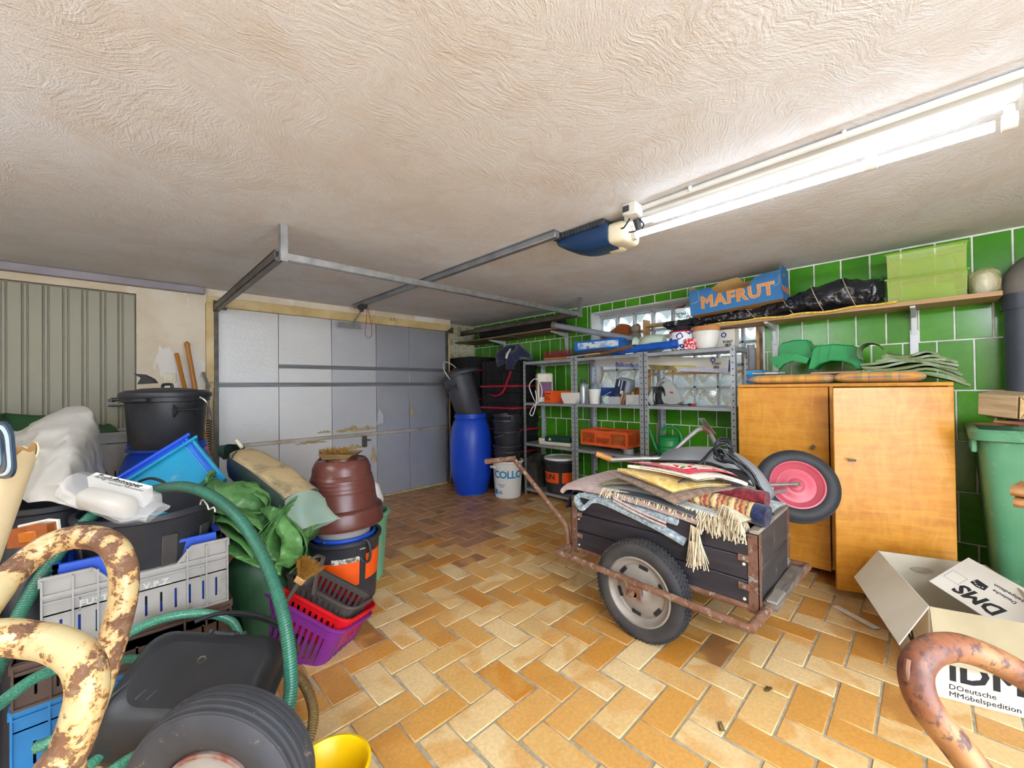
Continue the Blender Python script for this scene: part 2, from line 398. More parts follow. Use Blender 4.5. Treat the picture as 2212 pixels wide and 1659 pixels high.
m2 = s.n('ShaderNodeMixShader'); m2.inputs[0].default_value = .22; s.l(m1.outputs[0], m2.inputs[1]); s.l(gl.outputs[0], m2.inputs[2])
s.l(m2.outputs[0], s.t.nodes['Material Output'].inputs['Surface']); m_gblock = s.m
bme = MB().box((0,0,0), (.05, .194, .184), None, .012, 2).mesh('glass_block', m_gblock)
mort = MB()
for a in range(9): y = .942+a*.2115; mort.bx((XG+.165, y-.0095, WZ0), (XG+.225, y+.0095, 2.04))
for b in range(6): z = 1.033+b*.2; mort.bx((XG+.165, WY0, z-.009), (XG+.225, WY1, z+.009))
part('mortar_grid', mort, m_joint, win)
for a in range(8):
    for b in range(5): piece('glass_block', bme, win, (XG+.198, .942+(a+.5)*.2115, 1.133+b*.2), Euler((0, 0, pi if (a+b) % 2 else 0)))
struct('ground', MB().bx((XG+.3, -6, .3), (14, 10, .35)), mat('outdoor_ground', '6e5a42', .9, col2='8a7a58', scale=2))
struct('garden_fence', MB().bx((7.4, -5, .3), (7.5, 10, 1.75)), mat('brown_fence', '5d4c38', .9, col2='7d6a4e', scale=3))
struct('bounce_ground', MB().bx((-8, -12, -.15), (9, YB-.1, -.02)), mat('pale_bounce_surface', 'd2d0cb', .9, col2='bdbab3', scale=3))  # unseen pale ground, added to bounce daylight up to the ceiling

# door wall: plaster, side door, garage door, patterned tile pier
s = NT('stained_plaster'); g = s.tc.outputs['Object']
base = s.mix(s.ramp(s.noise(3.2, 6, .6, g), [(.35, (0,0,0)), (.7, (1,1,1))]), sc('e2d6c2'), sc('d0bfa4'))
pat = s.ramp(s.noise(1.9, 6, .62, s.mp((1.6, 1, .7), loc=(.7, 0, .2))), [(.56, (0,0,0)), (.575, (1,1,1))])
base = s.mix(pat, base, sc('e2dcd4'))
base = s.mix(s.ramp(s.noise(38, 5, .7, g), [(.66, (0,0,0)), (.74, (1,1,1))]), base, sc('8a7350'))
s.set(Base_Color=base, Roughness=.88, Specular_IOR_Level=.2); s.bump(s.math('ADD', s.noise(60, 4, .6, g), s.math('MULTIPLY', pat, -.5)), .35, .005); m_plaster = s.m
DX0, DX1, DZ = .653, 3.163, 2.012
wd_ = MB()
wd_.bx((XL-.1, YD, 0), (-1.35, YD+.12, HC)); wd_.bx((-1.35, YD, 2.05), (.123, YD+.12, HC)).bx((-1.36, YD+.07, 0), (.2, YD+.14, 2.1)); wd_.bx((.123, YD, 0), (DX0-.08, YD+.12, HC)); wd_.bx((DX0-.08, YD, DZ+.02), (DX1+.06, YD+.24, HC))
wall_door = struct('wall_door', wd_, m_plaster)
pier = struct('wall_pier', MB().bx((DX1+.02, 4.725, 0), (XR+.02, 4.85, HC)), m_wallgrout)
s = NT('ornament_tile'); g = s.tc.outputs['Object']
dd = s.n('ShaderNodeVectorMath', operation='LENGTH'); s.l(s.mp((1,0,1)), dd.inputs[0])
ring = s.ramp(dd.outputs['Value'], [(.0, (1,1,1)), (.014, (1,1,1)), (.017, (0,0,0)), (.026, (0,0,0)), (.029, (1,1,1)), (.036, (1,1,1)), (.039, (0,0,0))])
vo = s.ramp(s.noise(48, 3, .6, g), [(.52, (0,0,0)), (.6, (1,1,1))])
base = s.mix(ring, s.mix(s.math('MULTIPLY', vo, .7), sc('cfc6ac'), sc('8d8348')), sc('857a34'))
s.set(Base_Color=base, Roughness=.35); m_orn = s.m
ome = MB().box((0,0,0), (.147, .01, .197), None, .0015).mesh('ornament_tile', m_orn)
for a in range(5):
    for b in range(11): piece('tile', ome, pier, (DX1+.1+a*.15, 4.722, .1+b*.2))
for nm, q in (('wall_left', MB().bx((XL-.1, YB, 0), (XL, YD+.1, HC))), ('wall_back', MB().bx((XL-.1, YB-.1, 0), (-1.4, YB, HC)).bx((1.5, YB-.1, 0), (XR+.3, YB, HC)).bx((-1.4, YB-.1, 2.1), (1.5, YB, HC)))): struct(nm, q, m_plaster)  # opening in the back wall is added, lets in daylight as soft fill
struct('trim_1', MB().bx((XL, YD-.055, HC-.062), (.563, YD, HC-.002), .003), mat('lilac_grey_steel', '9c949a', .5, .3, col2='857d82', scale=4))
# ribbed steel side door
m_rib = mat('olive_grey_sheet', '9c9784', .5, .1, col2='8a836c', scale=3, dirt='5c503a', dlo=.62, dhi=.85, dscale=4, stretch=(1,1,.25))
door2 = struct('door_2', MB().bx((-1.35, YD+.02, 0), (.118, YD+.06, 2.045)), m_rib)
xs = [.118-.0 - .098*k for k in range(16)]
wide = MB().box((0,0,1.02), (.068, .022, 2.02), None, .004).mesh('door_panel', m_rib); nar = MB().box((0,0,1.02), (.018, .014, 2.02), None, .003).mesh('door_rib', m_rib)
for k in range(15):
    x = .118-.098*(k+.5); piece('panel', wide, door2, (x+.012, YD+.014, .008)); piece('rib', nar, door2, (x-.037, YD+.018, .008))
m_chrome = mat('worn_steel', 'b9bcc0', .3, .9, col2='8f9296', scale=12)
hp = (.02, YD-.006)
hw = part('handle_plate', MB().bx(((0.09, 4.46, 1.057)[0]-.022, YD-.012, 1.0), ((0.09, 4.46, 1.057)[0]+.022, YD+.004, 1.2), .004), mat('plate_white', 'e3e0da', .4), door2)
hx = (0.09, 4.46, 1.057)[0]
part('lever', MB().tube([(hx, YD-.01, 1.155), (hx, YD-.06, 1.155), (hx-.03, YD-.065, 1.155), (hx-.13, YD-.062, 1.15)], .009, 8, sm=4), m_chrome, door2)
part('lock_cylinder', MB().cyl((hx, YD-.03, 1.075), (hx, YD, 1.075), .012), m_chrome, door2)
# garage door: five foil faced panels, rail, tape strips
def foil(name, c, c2, metal, rough, b):
    s = NT(name); g = s.tc.outputs['Object']
    base = s.mix(s.noise(3, 5, .6, g), sc(c), sc(c2))
    base = s.mix(s.ramp(s.noise(2.3, 6, .7, s.mp((1,1,3))), [(.63, (0,0,0)), (.8, (1,1,1))]), base, sc('b7a88f'))
    s.set(Base_Color=base, Metallic=metal, Roughness=rough); s.bump(s.math('ADD', s.noise(55, 3, .7, g), s.math('MULTIPLY', s.noise(9, 3, .6, s.mp((1,1,4))), .8)), b, .006); return s.m
m_f1 = foil('foil_white', 'dedddb', 'cfcdcb', .25, .5, .35); m_f2 = foil('foil_silver', 'cfd0d4', 'bbbcc2', .45, .42, .3); m_f3 = foil('foil_bright', 'c0c1c8', 'a3a5ae', .55, .4, .35)
door1 = struct('door_1', MB().bx((DX0, YD+.06, 0), (DX1, YD+.1, DZ+.02)), mat('door_back', 'b8a988', .8))
xs = [DX0, 1.161, 1.675, 2.183, 2.613, DX1]
for k in range(5):
    for z0, z1 in ((.01, .722), (.758, DZ)):
        part('panel', MB().bx((xs[k]+.002, YD+.028+random.uniform(-.003,.003), z0), (xs[k+1]-.002, YD+.065, z1), .003), (m_f1, m_f1, m_f1 if z0 < .5 and k < 2 else m_f2, m_f3, m_f3)[k], door1)
m_alu = mat('rail_aluminium', 'cfc8bb', .4, .5, col2='a99e8a', scale=6)
part('rail', MB().bx((DX0, YD+.012, .722), (DX1, YD+.06, .758), .003), m_alu, door1)
m_tape = mat('grey_tape', '5e6064', .45, .3, col2='85878a', scale=3, stretch=(1,1,30))
part('tape_strip', MB().bx((1.158, YD+.018, 1.472), (DX1, YD+.03, 1.512), .002), m_tape, door1)
part('tape_strip', MB().bx((DX0, YD+.018, 1.288), (DX1, YD+.03, 1.33), .002), m_tape, door1)
m_torn = mat('torn_backing', 'b9a47c', .9, col2='98835c', scale=20)
random.seed(3)
def torn(x0, x1, z, h, y=YD+.026):
    n = 14; up = [(x0+(x1-x0)*i/n, z+h*random.uniform(.2, 1)*sin(pi*(i+.3)/(n+.6))) for i in range(n+1)]; dn = [(x0+(x1-x0)*i/n, z-h*random.uniform(.0, .35)) for i in range(n, -1, -1)]
    part('torn_backing', MB().prism(up+dn, 0, .0015, frame((0, y, 0), (1,0,0), (0,0,1))), m_torn, door1)
torn(1.52, 1.66, .80, .03); torn(1.72, 2.2, .80, .055); torn(1.75, 2.05, .60, .05); torn(1.3, 1.62, .70, .03); torn(.67, .95, .66, .10); torn(2.1, 2.18, .45, .2); torn(2.62, 2.66, .95, .2, YD+.024)
part('foil_flap', MB().sheet([[(2.17, YD+.02, .83), (2.22, YD-.06, .86)], [(2.19, YD+.025, .9), (2.235, YD-.03, .95)], [(2.2, YD+.027, 1.0), (2.21, YD+.02, 1.03)]], .001), m_f2, door1)
m_cream = mat('cream_painted_steel', 'd8c190', .55, col2='c2a468', scale=7, dirt='6b512c', dlo=.6, dhi=.72)
m_dsteel = mat('dark_steel', '4a4742', .5, .6, col2='6a655c', scale=12)
m_galv = mat('galvanised_steel', '9a9c9c', .38, .8, col2='b9babb', scale=14, dirt='6e675c', dlo=.62, dhi=.8, dscale=9)
part('door_frame', MB().bx((DX0-.078, YD-.02, 0), (DX0-.012, YD+.06, DZ+.03), .003), m_cream, door1)
part('door_frame', MB().bx((DX1+.003, YD-.01, 0), (DX1+.04, YD+.26, DZ+.03), .003), m_cream, door1)
part('door_frame', MB().bx((DX0-.07, YD-.012, DZ), (DX1+.04, YD+.05, DZ+.09), .003), m_cream, door1)
part('guide_rail', MB().bx((DX0-.02, YD-.03, 0), (DX0+.012, YD+.02, DZ), .002), m_dsteel, door1)
part('guide_rail', MB().bx((DX1-.012, YD-.02, 0), (DX1+.008, YD+.02, DZ), .002), m_dsteel, door1)
part('sill', MB().bx((DX0, YD-.01, 0), (DX1, YD+.05, .018)), m_torn, door1)
lk = (1.884, 4.47, 0.705)
part('lock', MB().bx((2.0, YD-.004, .6), (2.05, YD+.03, .72), .004).tube([(2.03, YD-.01, .68), (2.03, YD-.035, .68), (2.08, YD-.035, .675)], .007), m_dsteel, door1)
sp = MB()
spx, spy = (0.583, 4.36, 1.113)[0], 4.36
sp.tube([(spx+.021*cos(a*.785), spy+.021*sin(a*.785), .45+.0028*a) for a in range(200)], .0042, 5)
part('spring', sp, m_dsteel, door1)
part('lever_arm', MB().bar((spx+.04, spy+.03, .12), (spx+.055, spy+.03, 1.28), .016, .03).bar((spx-.005, spy, 1.0), (spx-.005, spy, 1.3), .035, .012).bar((spx, spy, 1.28), (spx-.04, spy+.01, 1.42), .012, .02), m_dsteel, door1)
part('corner_bracket', MB().prism([(0,0), (.1,0), (.1,.02), (.02,.075), (0,.075)], 0, .02, frame((DX0-.03, YD-.05, DZ-.03), (1,0,0), (0,0,1))), m_dsteel, door1)
part('corner_bracket', MB().prism([(0,0), (-.1,0), (-.1,.02), (-.02,.075), (0,.075)], 0, .02, frame((DX1+.06, YD-.05, DZ-.03), (1,0,0), (0,0,1))), m_dsteel, door1)
# light switch
lx, _, lz = (0.33, 4.46, 1.366)
ls = thing('light_switch', 'cream rocker light switch on the plaster wall behind the two tool handles', 'switch', (lx, YD, lz))
m_cplast = mat('cream_plastic', 'e5dcc0', .4, col2='d6ca a8'.replace(' ', ''), scale=8)
part('switch_plate', MB().box((0,-.006,0), (.082, .012, .082), None, .004), m_cplast, ls); part('rocker', MB().box((0,-.015,.002), (.05, .008, .05), None, .003), m_cplast, ls)

# ------------------------------------------------------------------ ceiling fittings
trk = thing('door_track_frame', 'galvanised garage door track frame with crossbar hung below the ceiling', 'track frame', (.65, 2.5, 2.0))
m_track = mat('dull_track_steel', '77706a', .45, .7, col2='5b554e', scale=8)
TZ = 1.995
for x in (.655, 3.40):
    q = MB().bx((x-.028, 2.5, TZ-.03), (x-.022, YD-.02, TZ+.03)).bx((x-.028, 2.5, TZ+.024), (x+.012, YD-.02, TZ+.03)).bx((x-.028, 2.5, TZ-.03), (x+.012, YD-.02, TZ-.024))
    part('track', q, m_track, trk, True)
    part('hanger', MB().bx((x-.006, 2.47, TZ-.03), (x+.032, 2.474, HC)).bx((x-.008, 2.47, TZ-.03), (x-.004, 2.5, HC)), m_galv, trk, True)
part('crossbar', MB().bx((.66, 2.488, TZ-.018), (3.41, 2.492, TZ+.022)).bx((.66, 2.488, TZ-.02), (3.41, 2.515, TZ-.016)), m_galv, trk, True)
op = thing('garage_door_opener', 'blue ceiling garage door opener with cream lamp cover and long drive rail', 'door opener', (1.95, 1.4, HC))
m_navy = mat('navy_plastic', '1f3f6b', .32, col2='1a3356', scale=3); m_creamL = mat('cream_lens', 'e6ddc2', .4, col2='d8ccb0', scale=4); m_dgrey = mat('dark_grey_plastic', '3c3d42', .5, col2='33343a', scale=20)
bx_ = 1.995
def shell(y0, y1, zt, zb, w, n=9):
    rows = []
    for i in range(n):
        t = i/(n-1); y = y0+(y1-y0)*t; d = (zt-zb)*(sin(min(1, t*1.35+.12)*pi/2)**.8); ww = w*(.72+.28*sin(min(1, t*1.6+.1)*pi/2))
        rows.append([(bx_+ww*a, y, zt-d*b) for a, b in ((-.5,0), (-.5,.45), (-.47,.75), (-.38,.95), (-.2,1), (.2,1), (.38,.95), (.47,.75), (.5,.45), (.5,0))])
    return rows
r_ = shell(1.56, 1.2, HC-.03, HC-.145, .2); q = MB().sheet(r_); q.add(r_[0], [list(range(10))]); q.add(r_[-1], [list(range(10))[::-1]])
part('motor_housing', q, m_navy, op, True, sharp=50)
part('lamp_cover', MB().box((bx_+.01, 1.165, HC-.085), (.185, .12, .11), None, .03, 3).box((bx_+.06, 1.23, HC-.125), (.08, .1, .045), None, .018, 2), m_creamL, op, True)
q = MB().box((bx_, 1.39, HC-.02), (.215, .36, .03), None, .006)
for k in range(14): q.box((bx_-.11, 1.24+k*.022, HC-.026), (.008, .009, .03))
part('vent_grille', q, m_dgrey, op, True)
rx = 1.85
m_rail = mat('rail_steel', '9a9da2', .4, .5, col2='7b7e84', scale=6)
part('drive_rail', MB().bx((rx-.022, 1.5, HC-.042), (rx+.022, 4.3, HC-.006), .004).bx((rx-.034, 1.5, HC-.006), (rx+.034, 4.32, HC-.001)), m_rail, op, True)
part('trolley', MB().box((rx, 4.12, HC-.05), (.06, .13, .05), None, .01).box((rx, 4.14, HC-.08), (.03, .05, .04), None, .006), m_dgrey, op, True)
part('push_arm', MB().bar((rx+.0, 4.13, HC-.08), (rx+.02, 4.43, 1.97), .008, .025), m_galv, op, True)
q = MB().bx((rx-.12, 4.43, 1.935), (rx+.12, 4.44, 1.985)); q.bx((rx-.12, 4.4, 1.93), (rx+.12, 4.44, 1.937)); q.cyl((rx+.02, 4.4, 1.96), (rx+.02, 4.45, 1.96), .016)
part('door_bracket', q, m_galv, op, True)
part('release_cord', MB().tube([(rx+.04, 4.1, HC-.07), (rx+.03, 4.1, 1.95), (rx+.02, 4.1, 1.83), (rx+.05, 4.1, 1.79), (rx+.09, 4.1, 1.83), (rx+.085, 4.1, 1.95), (rx+.05, 4.1, HC-.07)], .0028, 5, sm=5), mat('red_cord', '9c3a30', .8), op, True)
# fluorescent luminaire
m_lampw = mat('lamp_white_enamel', 'dcdad4', .4, col2='cfccc4', scale=3)
s = NT('lit_tube'); s.set(Base_Color=(1,1,1,1), Emission_Color=(.78,.9,1,1), Emission_Strength=TUBE_POWER); m_tube = s.m
def luminaire(name, label, x, y0, y1, mt, z=HC):
    f = thing(name, label, 'ceiling lamp', (x, (y0+y1)/2, z))
    part('housing', MB().bx((x-.06, y0, z-.05), (x+.03, y1, z-.004), .004).bx((x-.065, y0+.12, z-.056), (x+.04, y1-.12, z-.046), .003), m_lampw, f, True)
    for y in (y0+.02, y1-.02): part('lamp_holder', MB().box((x+.012, y, z-.085), (.04, .022, .07), None, .008, 2).cyl((x+.012, y-.016, z-.1), (x+.012, y+.016, z-.1), .026, seg=18), m_lampw, f, True)
    part('lamp_clip', MB().cyl((x+.012, y0+.33, z-.1), (x+.012, y0+.365, z-.1), .024, seg=18).box((x+.012, y0+.347, z-.068), (.02, .03, .05)), m_lampw, f, True)
    part('tube', MB().cyl((x+.012, y0+.05, z-.1), (x+.012, y1-.035, z-.1), .0165, seg=16), mt, f, True)
    return f
luminaire('fluorescent_lamp', 'long lit fluorescent tube lamp with a grey clip on the ceiling', 2.0, -.21, 1.12, m_tube)
s = NT('fill_tube_second'); s.set(Base_Color=(1,1,1,1), Emission_Color=(.82,.9,1,1), Emission_Strength=SECOND_FILL_POWER); m_tube2 = s.m
s = NT('fill_tube_left'); s.set(Base_Color=(1,1,1,1), Emission_Color=(.82,.9,1,1), Emission_Strength=THIRD_FILL_POWER); m_tube3 = s.m
luminaire('fluorescent_lamp', 'added unseen ceiling tube lamp for fill near the added back opening', .2, -1.75, -.45, m_tube2)  # added lamp out of view, evens out the room's brightness
luminaire('fluorescent_lamp', 'added unseen ceiling tube lamp for fill beyond the left edge', -1.15, .95, 2.25, m_tube3)  # another added lamp out of view, brightens the far door and left side
cd = thing('conduit', 'white cable conduit running along the ceiling beside the lit tube', 'conduit', (1.9, .4, HC-.02))
part('pipe', MB().tube([(1.905, 1.0, HC-.018), (1.89, .3, HC-.02), (1.9, -1.7, HC-.016)], .012, 8, sm=6), mat('conduit_pvc', 'd5d4cf', .45, col2='c4c2bc', scale=4), cd, True)
for y in (.75, .2, -.3): part('clamp', MB().box((1.895, y, HC-.014), (.034, .014, .026), None, .004), m_lampw, cd, True)
jb = thing('junction_box', 'white junction box with loose cables between opener and tube lamp', 'junction box', (1.86, 1.05, HC))
part('box_body', MB().box((1.87, 1.03, HC-.03), (.075, .075, .06), None, .006), m_lampw, jb, True); part('socket_cover', MB().box((1.83, 1.045, HC-.028), (.006, .035, .03), None, .002), m_dgrey, jb, True)
part('plug', MB().cyl((1.915, 1.03, HC-.06), (1.93, 1.03, HC-.115), .022, .014), m_dgrey, jb, True)
part('cable', MB().tube([(1.88, 1.05, HC-.06), (1.9, 1.1, HC-.09), (1.94, 1.15, HC-.06), (1.96, 1.2, HC-.04)], .004, 6, sm=5).tube([(1.9, 1.02, HC-.06), (1.93, 1.0, HC-.1), (1.96, 1.08, HC-.1), (1.98, 1.16, HC-.07)], .004, 6, sm=5), mat('black_cable', '1d1d1f', .5), jb, True)
# ------------------------------------------------------------------ shelving units on the right wall
SH = -pi/2      # local x = along the wall away from the door, local y = into the wall
s = NT('slotted_galvanised'); sx = s.n('ShaderNodeSeparateXYZ'); s.l(s.tc.outputs['Object'], sx.inputs[0])
fz = s.math('FRACT', s.math('MULTIPLY', sx.outputs[2], 20.0)); hz = s.math('LESS_THAN', s.math('ABSOLUTE', s.math('SUBTRACT', fz, .5)), .11)
hx_ = s.math('LESS_THAN', s.math('ABSOLUTE', s.math('SUBTRACT', sx.outputs[0], .018)), .0045); hy_ = s.math('LESS_THAN', s.math('ABSOLUTE', s.math('SUBTRACT', s.math('ABSOLUTE', sx.outputs[1]), .018)), .0045)
hole = s.math('MULTIPLY', hz, s.math('MAXIMUM', hx_, hy_))
base = s.mix(s.noise(9, 4), sc('c0c4c8'), sc('a2a7ac')); base = s.mix(hole, base, sc('26282c'))
s.set(Base_Color=base, Metallic=.55, Roughness=.42); m_slot = s.m
m_shelf = mat('shelf_sheet', 'b4b8bb', .45, .5, col2='999da1', scale=6, dirt='7a6f60', dlo=.6, dhi=.85)
PM = {sg: MB().bx((0, 0, 0), (.0025, sg*.036, 1.56)).bx((0, 0, 0), (.036, sg*.0025, 1.56)).mesh('post', m_slot) for sg in (1, -1)}
PMb = {sg: MB().bx((0, 0, 0), (-.0025, sg*.036, 1.56)).bx((0, 0, 0), (-.036, sg*.0025, 1.56)).mesh('post', m_slot) for sg in (1, -1)}
LV = (1.552, 1.075, .605, .08)
for nm, ya, yb in (('leftmost of the three grey steel shelving units, with the fan heater', 3.335, 2.598), ('middle of the three grey steel shelving units, with the orange crate', 2.588, 1.817), ('rightmost of the three grey steel shelving units, next to the wooden wardrobe', 1.805, 1.045)):
    t = thing('metal_shelf', nm, 'shelf', (3.615, (ya+yb)/2, 0), 0, 'grey steel shelving units')
    w = (ya-yb)/2
    piece('post', PM[-1], t, (-.175, w, 0)); piece('post', PM[1], t, (-.175, -w, 0)); piece('post', PMb[-1], t, (.175, w, 0)); piece('post', PMb[1], t, (.175, -w, 0))
    for z in LV:
        q = MB().bx((-.172, -w+.003, z-.003), (.172, w-.003, z)).bx((-.172, -w+.003, z-.032), (-.170, w-.003, z)).bx((.170, -w+.003, z-.032), (.172, w-.003, z))
        q.bx((-.172, -w+.003, z-.032), (.172, -w+.005, z)).bx((-.172, w-.005, z-.032), (.172, w-.003, z))
        part('shelf_board', q, m_shelf, t)
        b = MB()
        for sy in (-1, 1):
            for dy in (.012, .026): b.cyl((-.1745, sy*(w-dy), z-.015), (-.182, sy*(w-dy), z-.015), .005, seg=6)
        part('bolts', b, m_galv, t, kind='stuff')
T0, T1, T2, T3 = LV
m_black = mat('black_plastic', '26272b', .45, col2='33343a', scale=6, dirt='5a5348', dlo=.6, dhi=.85, dscale=4)
m_charcoal = mat('charcoal_plastic', '3a3b40', .5, col2='44464c', scale=5, dirt='6b6458', dlo=.62, dhi=.85)
m_orangelab = mat('orange_label', 'ee5a16', .4, col2='e04f10', scale=5); m_ink = mat('black_ink', '17181a', .6, col2='222326')
m_white = mat('white_plastic', 'e8e6e0', .4, col2='dcd9d1', scale=5); m_offw = mat('offwhite_plastic', 'ddd5c2', .4, col2='cfc6b0', scale=5)
m_wood = mat('plain_wood', 'b98a52', .5, col2='9c6e3c', scale=4, stretch=(1,12,12)); m_paper = mat('white_paper', 'ecebe7', .7, col2='e0deda')
m_wire = mat('wire_steel', 'b5b3ad', .35, .8)
# ---- items: leftmost unit
t = thing('broom_head', 'red bristled broom head lying upturned on top of the leftmost shelf', 'broom', (3.56, (3.56, 2.905, 1.595)[1], T0), SH+.08)
part('brush_block', MB().box((0,0,.017), (.36, .06, .034), None, .01, 2), m_wood, t)
q = MB(); random.seed(5)
for i in range(30):
    for j in range(4):
        x = -.165+.33*i/29; y = -.02+.04*j/3; q.cyl((x, y, .034), (x+random.uniform(-.012,.012)+x*.12, y*1.6+random.uniform(-.01,.01), .105+random.uniform(-.01,.012)), .0028, .0016, 4)
part('bristles', q, mat('red_bristles', 'a8333f', .6, col2='7e2230', scale=30), t, kind='stuff')
t = thing('fan_heater', 'cream upright fan heater with purple grille and coiled white cable', 'heater', (3.58, (3.58, 3.131, 1.092)[1], T1), SH+.95)
part('casing', MB().box((0,0,.17), (.185, .13, .34), None, .022, 3), m_offw, t)
g_ = MB()
for i in range(14): g_.box((0, -.067, .075+i*.0115), (.14, .006, .006))
for i in range(9): g_.box((-.068+i*.017, -.0655, .15), (.004, .004, .17))
part('grille', g_, mat('purple_grille', '8d5a86', .5, col2='6f4469'), t)
part('grille_backing', MB().box((0,-.0645,.15), (.145, .003, .175)), mat('grille_dark', '4c2f49', .7), t)
part('dial', MB().cyl((.03,-.062,.28), (.03,-.085,.28), .022).box((.03,-.088,.28), (.006,.008,.036)), m_offw, t)
part('cable', MB().tube([(-.07,.03,.05), (-.12,-.07,.01), (-.17,-.1,.1), (-.2,-.12,.2), (-.14,-.12,.27), (-.08,-.1,.24), (-.05,-.1,.12), (-.09,-.11,.02), (-.16,-.12,-.04), (-.2,-.13,-.12), (-.17,-.13,-.14), (-.14,-.13,-.06), (-.12,-.12,.04), (-.13,-.12,.14)], .0055, 6, sm=6), m_white, t)
t = thing('tool_carton', 'orange tool carton with black print beside the fan heater', 'box', (3.53, (3.5, 2.852, 1.088)[1], T1), SH+.1)
part('carton', MB().box((0,.06,.067), (.42, .14, .134), None, .002), m_orangelab, t)
q = MB(); M = lambda x, z: frame((x, -.0105, z), (1,0,0), (0,0,1))
q.text('KRESS', .028, M(-.2, .1), .0006, align='LEFT'); 
for k, l in enumerate(('Motor', 'systeme', 'CD 500')): q.text(l, .021, M(-.2, .072-.019*k), .0004, align='LEFT')
part('lettering', q, m_ink, t)
t = thing('square_planter', 'white textured square planter in front of the orange tool carton', 'planter', (3.475, (3.475, 2.649, 1.087)[1], T1), SH)
q = MB(); a, b = .085, .1
q.sheet([[(-a*.85,-.05,0), (a*.85,-.05,0), (a*.85,.05,0), (-a*.85,.05,0)], [(-b,-.062,.075), (b,-.062,.075), (b,.062,.075), (-b,.062,.075)], [(-b,-.062,.115), (b,-.062,.115), (b,.062,.115), (-b,.062,.115)], [(-b+.01,-.052,.115), (b-.01,-.052,.115), (b-.01,.052,.115), (-b+.01,.052,.115)], [(-a*.8,-.045,.02), (a*.8,-.045,.02), (a*.8,.045,.02), (-a*.8,.045,.02)]], closed=True)
q.box((0,0,.01), (a*1.6, .09, .015)); part('pot', q, mat('rough_white_ceramic', 'e3dfd5', .8, col2='cfc9bc', scale=60, bump=.5, bscale=150), t)
t = thing('tile_cutter_case', 'dark green and cream flat machine on the third shelf of leftmost unit', 'machine', (3.56, (3.56, 2.902, 0.634)[1], T2), SH+.12)
part('base', MB().box((0,0,.02), (.42, .2, .04), None, .012, 2).box((-.18,-.06,.05), (.09, .06, .045), None, .012, 2), m_offw, t); part('cover', MB().box((.03,0,.068), (.33, .19, .055), None, .012, 2), mat('bottle_green', '12443a', .35, col2='0e342c'), t); part('badge', MB().cyl((-.06,-.094,.066), (-.06,-.1,.066), .016, seg=8), m_offw, t)
def bucket(name, label, cat, loc, rz, r0, r1, h, m, ears=True, handle=None, group=None, rot=None, rim=.012, wallt=.006, ribs=()):
    t = thing(name, label, cat, loc, rz, group, rot)
    pr = [(0,0), (r0-.01,0), (r0,.01)]+[p for rz_ in ribs for p in ((r0+(r1-r0)*(rz_-.01)/h, rz_-.01), (r0+(r1-r0)*rz_/h+.004, rz_-.006), (r0+(r1-r0)*rz_/h+.004, rz_+.006), (r0+(r1-r0)*(rz_+.01)/h, rz_+.01))]
    pr += [(r1-(r1-r0)*.05, h-.03), (r1+.0, h-.028), (r1+rim, h-.02), (r1+rim, h), (r1-wallt, h), (r0-wallt, .01), (0,.008)]
    part('body', MB().lathe(pr, 32), m, t)
    if ears:
        q = MB()
        for sx_ in (-1, 1): q.box((sx_*(r1+rim), 0, h-.035), (.02, .045, .05), None, .006)
        part('handle_lugs', q, m, t)
    if handle:
        ph, mm = handle
        part('handle', MB().tube([((r1+.014)*cos(a), (r1+.014)*sin(a)*cos(ph), h-.03+(r1+.014)*sin(a)*sin(ph)) for a in [pi*k/14 for k in range(15)]], .003, 6), mm, t)
    return t
def band(t, m, r_at, z0, z1, a0, a1, name='label', off=.0012):
    return part(name, MB().lathe([(r_at(z0)+off, z0), (r_at(z1)+off, z1)], 20, None, a0, a1), m, t)
B1 = (3.60, (3.6, 2.917, 0.08)[1], T3)
t = bucket('paint_bucket', 'black bucket with orange label and loose white lid on the lowest shelf', 'bucket', B1, SH, .165, .188, .36, m_black, handle=(-1.2, m_wire))
ra = lambda z: .165+.023*z/.36
band(t, m_orangelab, ra, .12, .235, -pi/2-1.05, -pi/2+.55); band(t, m_orangelab, ra, .12, .235, -pi/2+.75, -pi/2+1.5)
q = MB(); q.text('NOLIN', .085, Mx(), .002, dense=True, wrap=lambda v: V(((ra(v.y+.185)+.001+v.z)*sin((v.x-.075)/.177), -(ra(v.y+.185)+.001+v.z)*cos((v.x-.075)/.177), v.y+.185)), sp=.95); part('lettering', q, m_ink, t)
part('lid', MB().lathe([(0,.375), (.15,.377), (.165,.39), (.185,.388), (.188,.365), (.18,.362)], 28), m_white, t)
t = thing('coal_scuttle', 'dark steel coal scuttle with wire handle behind the drawbar on lowest shelf', 'scuttle', (3.60, (3.6, 3.284, 0.072)[1], T3), SH)
q = MB().sheet([[(-.1,-.1,0), (.1,-.1,0), (.1,.1,0), (-.1,.1,0)], [(-.115,-.13,.3), (.115,-.13,.3), (.115,.11,.36), (-.115,.11,.36)], [(-.11,-.125,.3), (.11,-.125,.3), (.11,.105,.36), (-.11,.105,.36)], [(-.09,-.09,.02), (.09,-.09,.02), (.09,.09,.02), (-.09,.09,.02)]], closed=True)
q.box((0,0,.008), (.2,.2,.012)); part('body', q, m_dsteel, t); part('handle', MB().tube([(-.115,0,.3), (-.1,-.02,.42), (0,-.03,.46), (.1,-.02,.42), (.115,0,.3)], .004, 6, sm=4), m_dsteel, t)
single('perforated_bar', 'perforated grey metal bar leaning against the dark coal scuttle', 'bar', MB().bar((0,0,0), (.03,.05,.3), .035, .012), m_slot, (3.5, (3.47, 3.052, 0.107)[1], T3), SH)
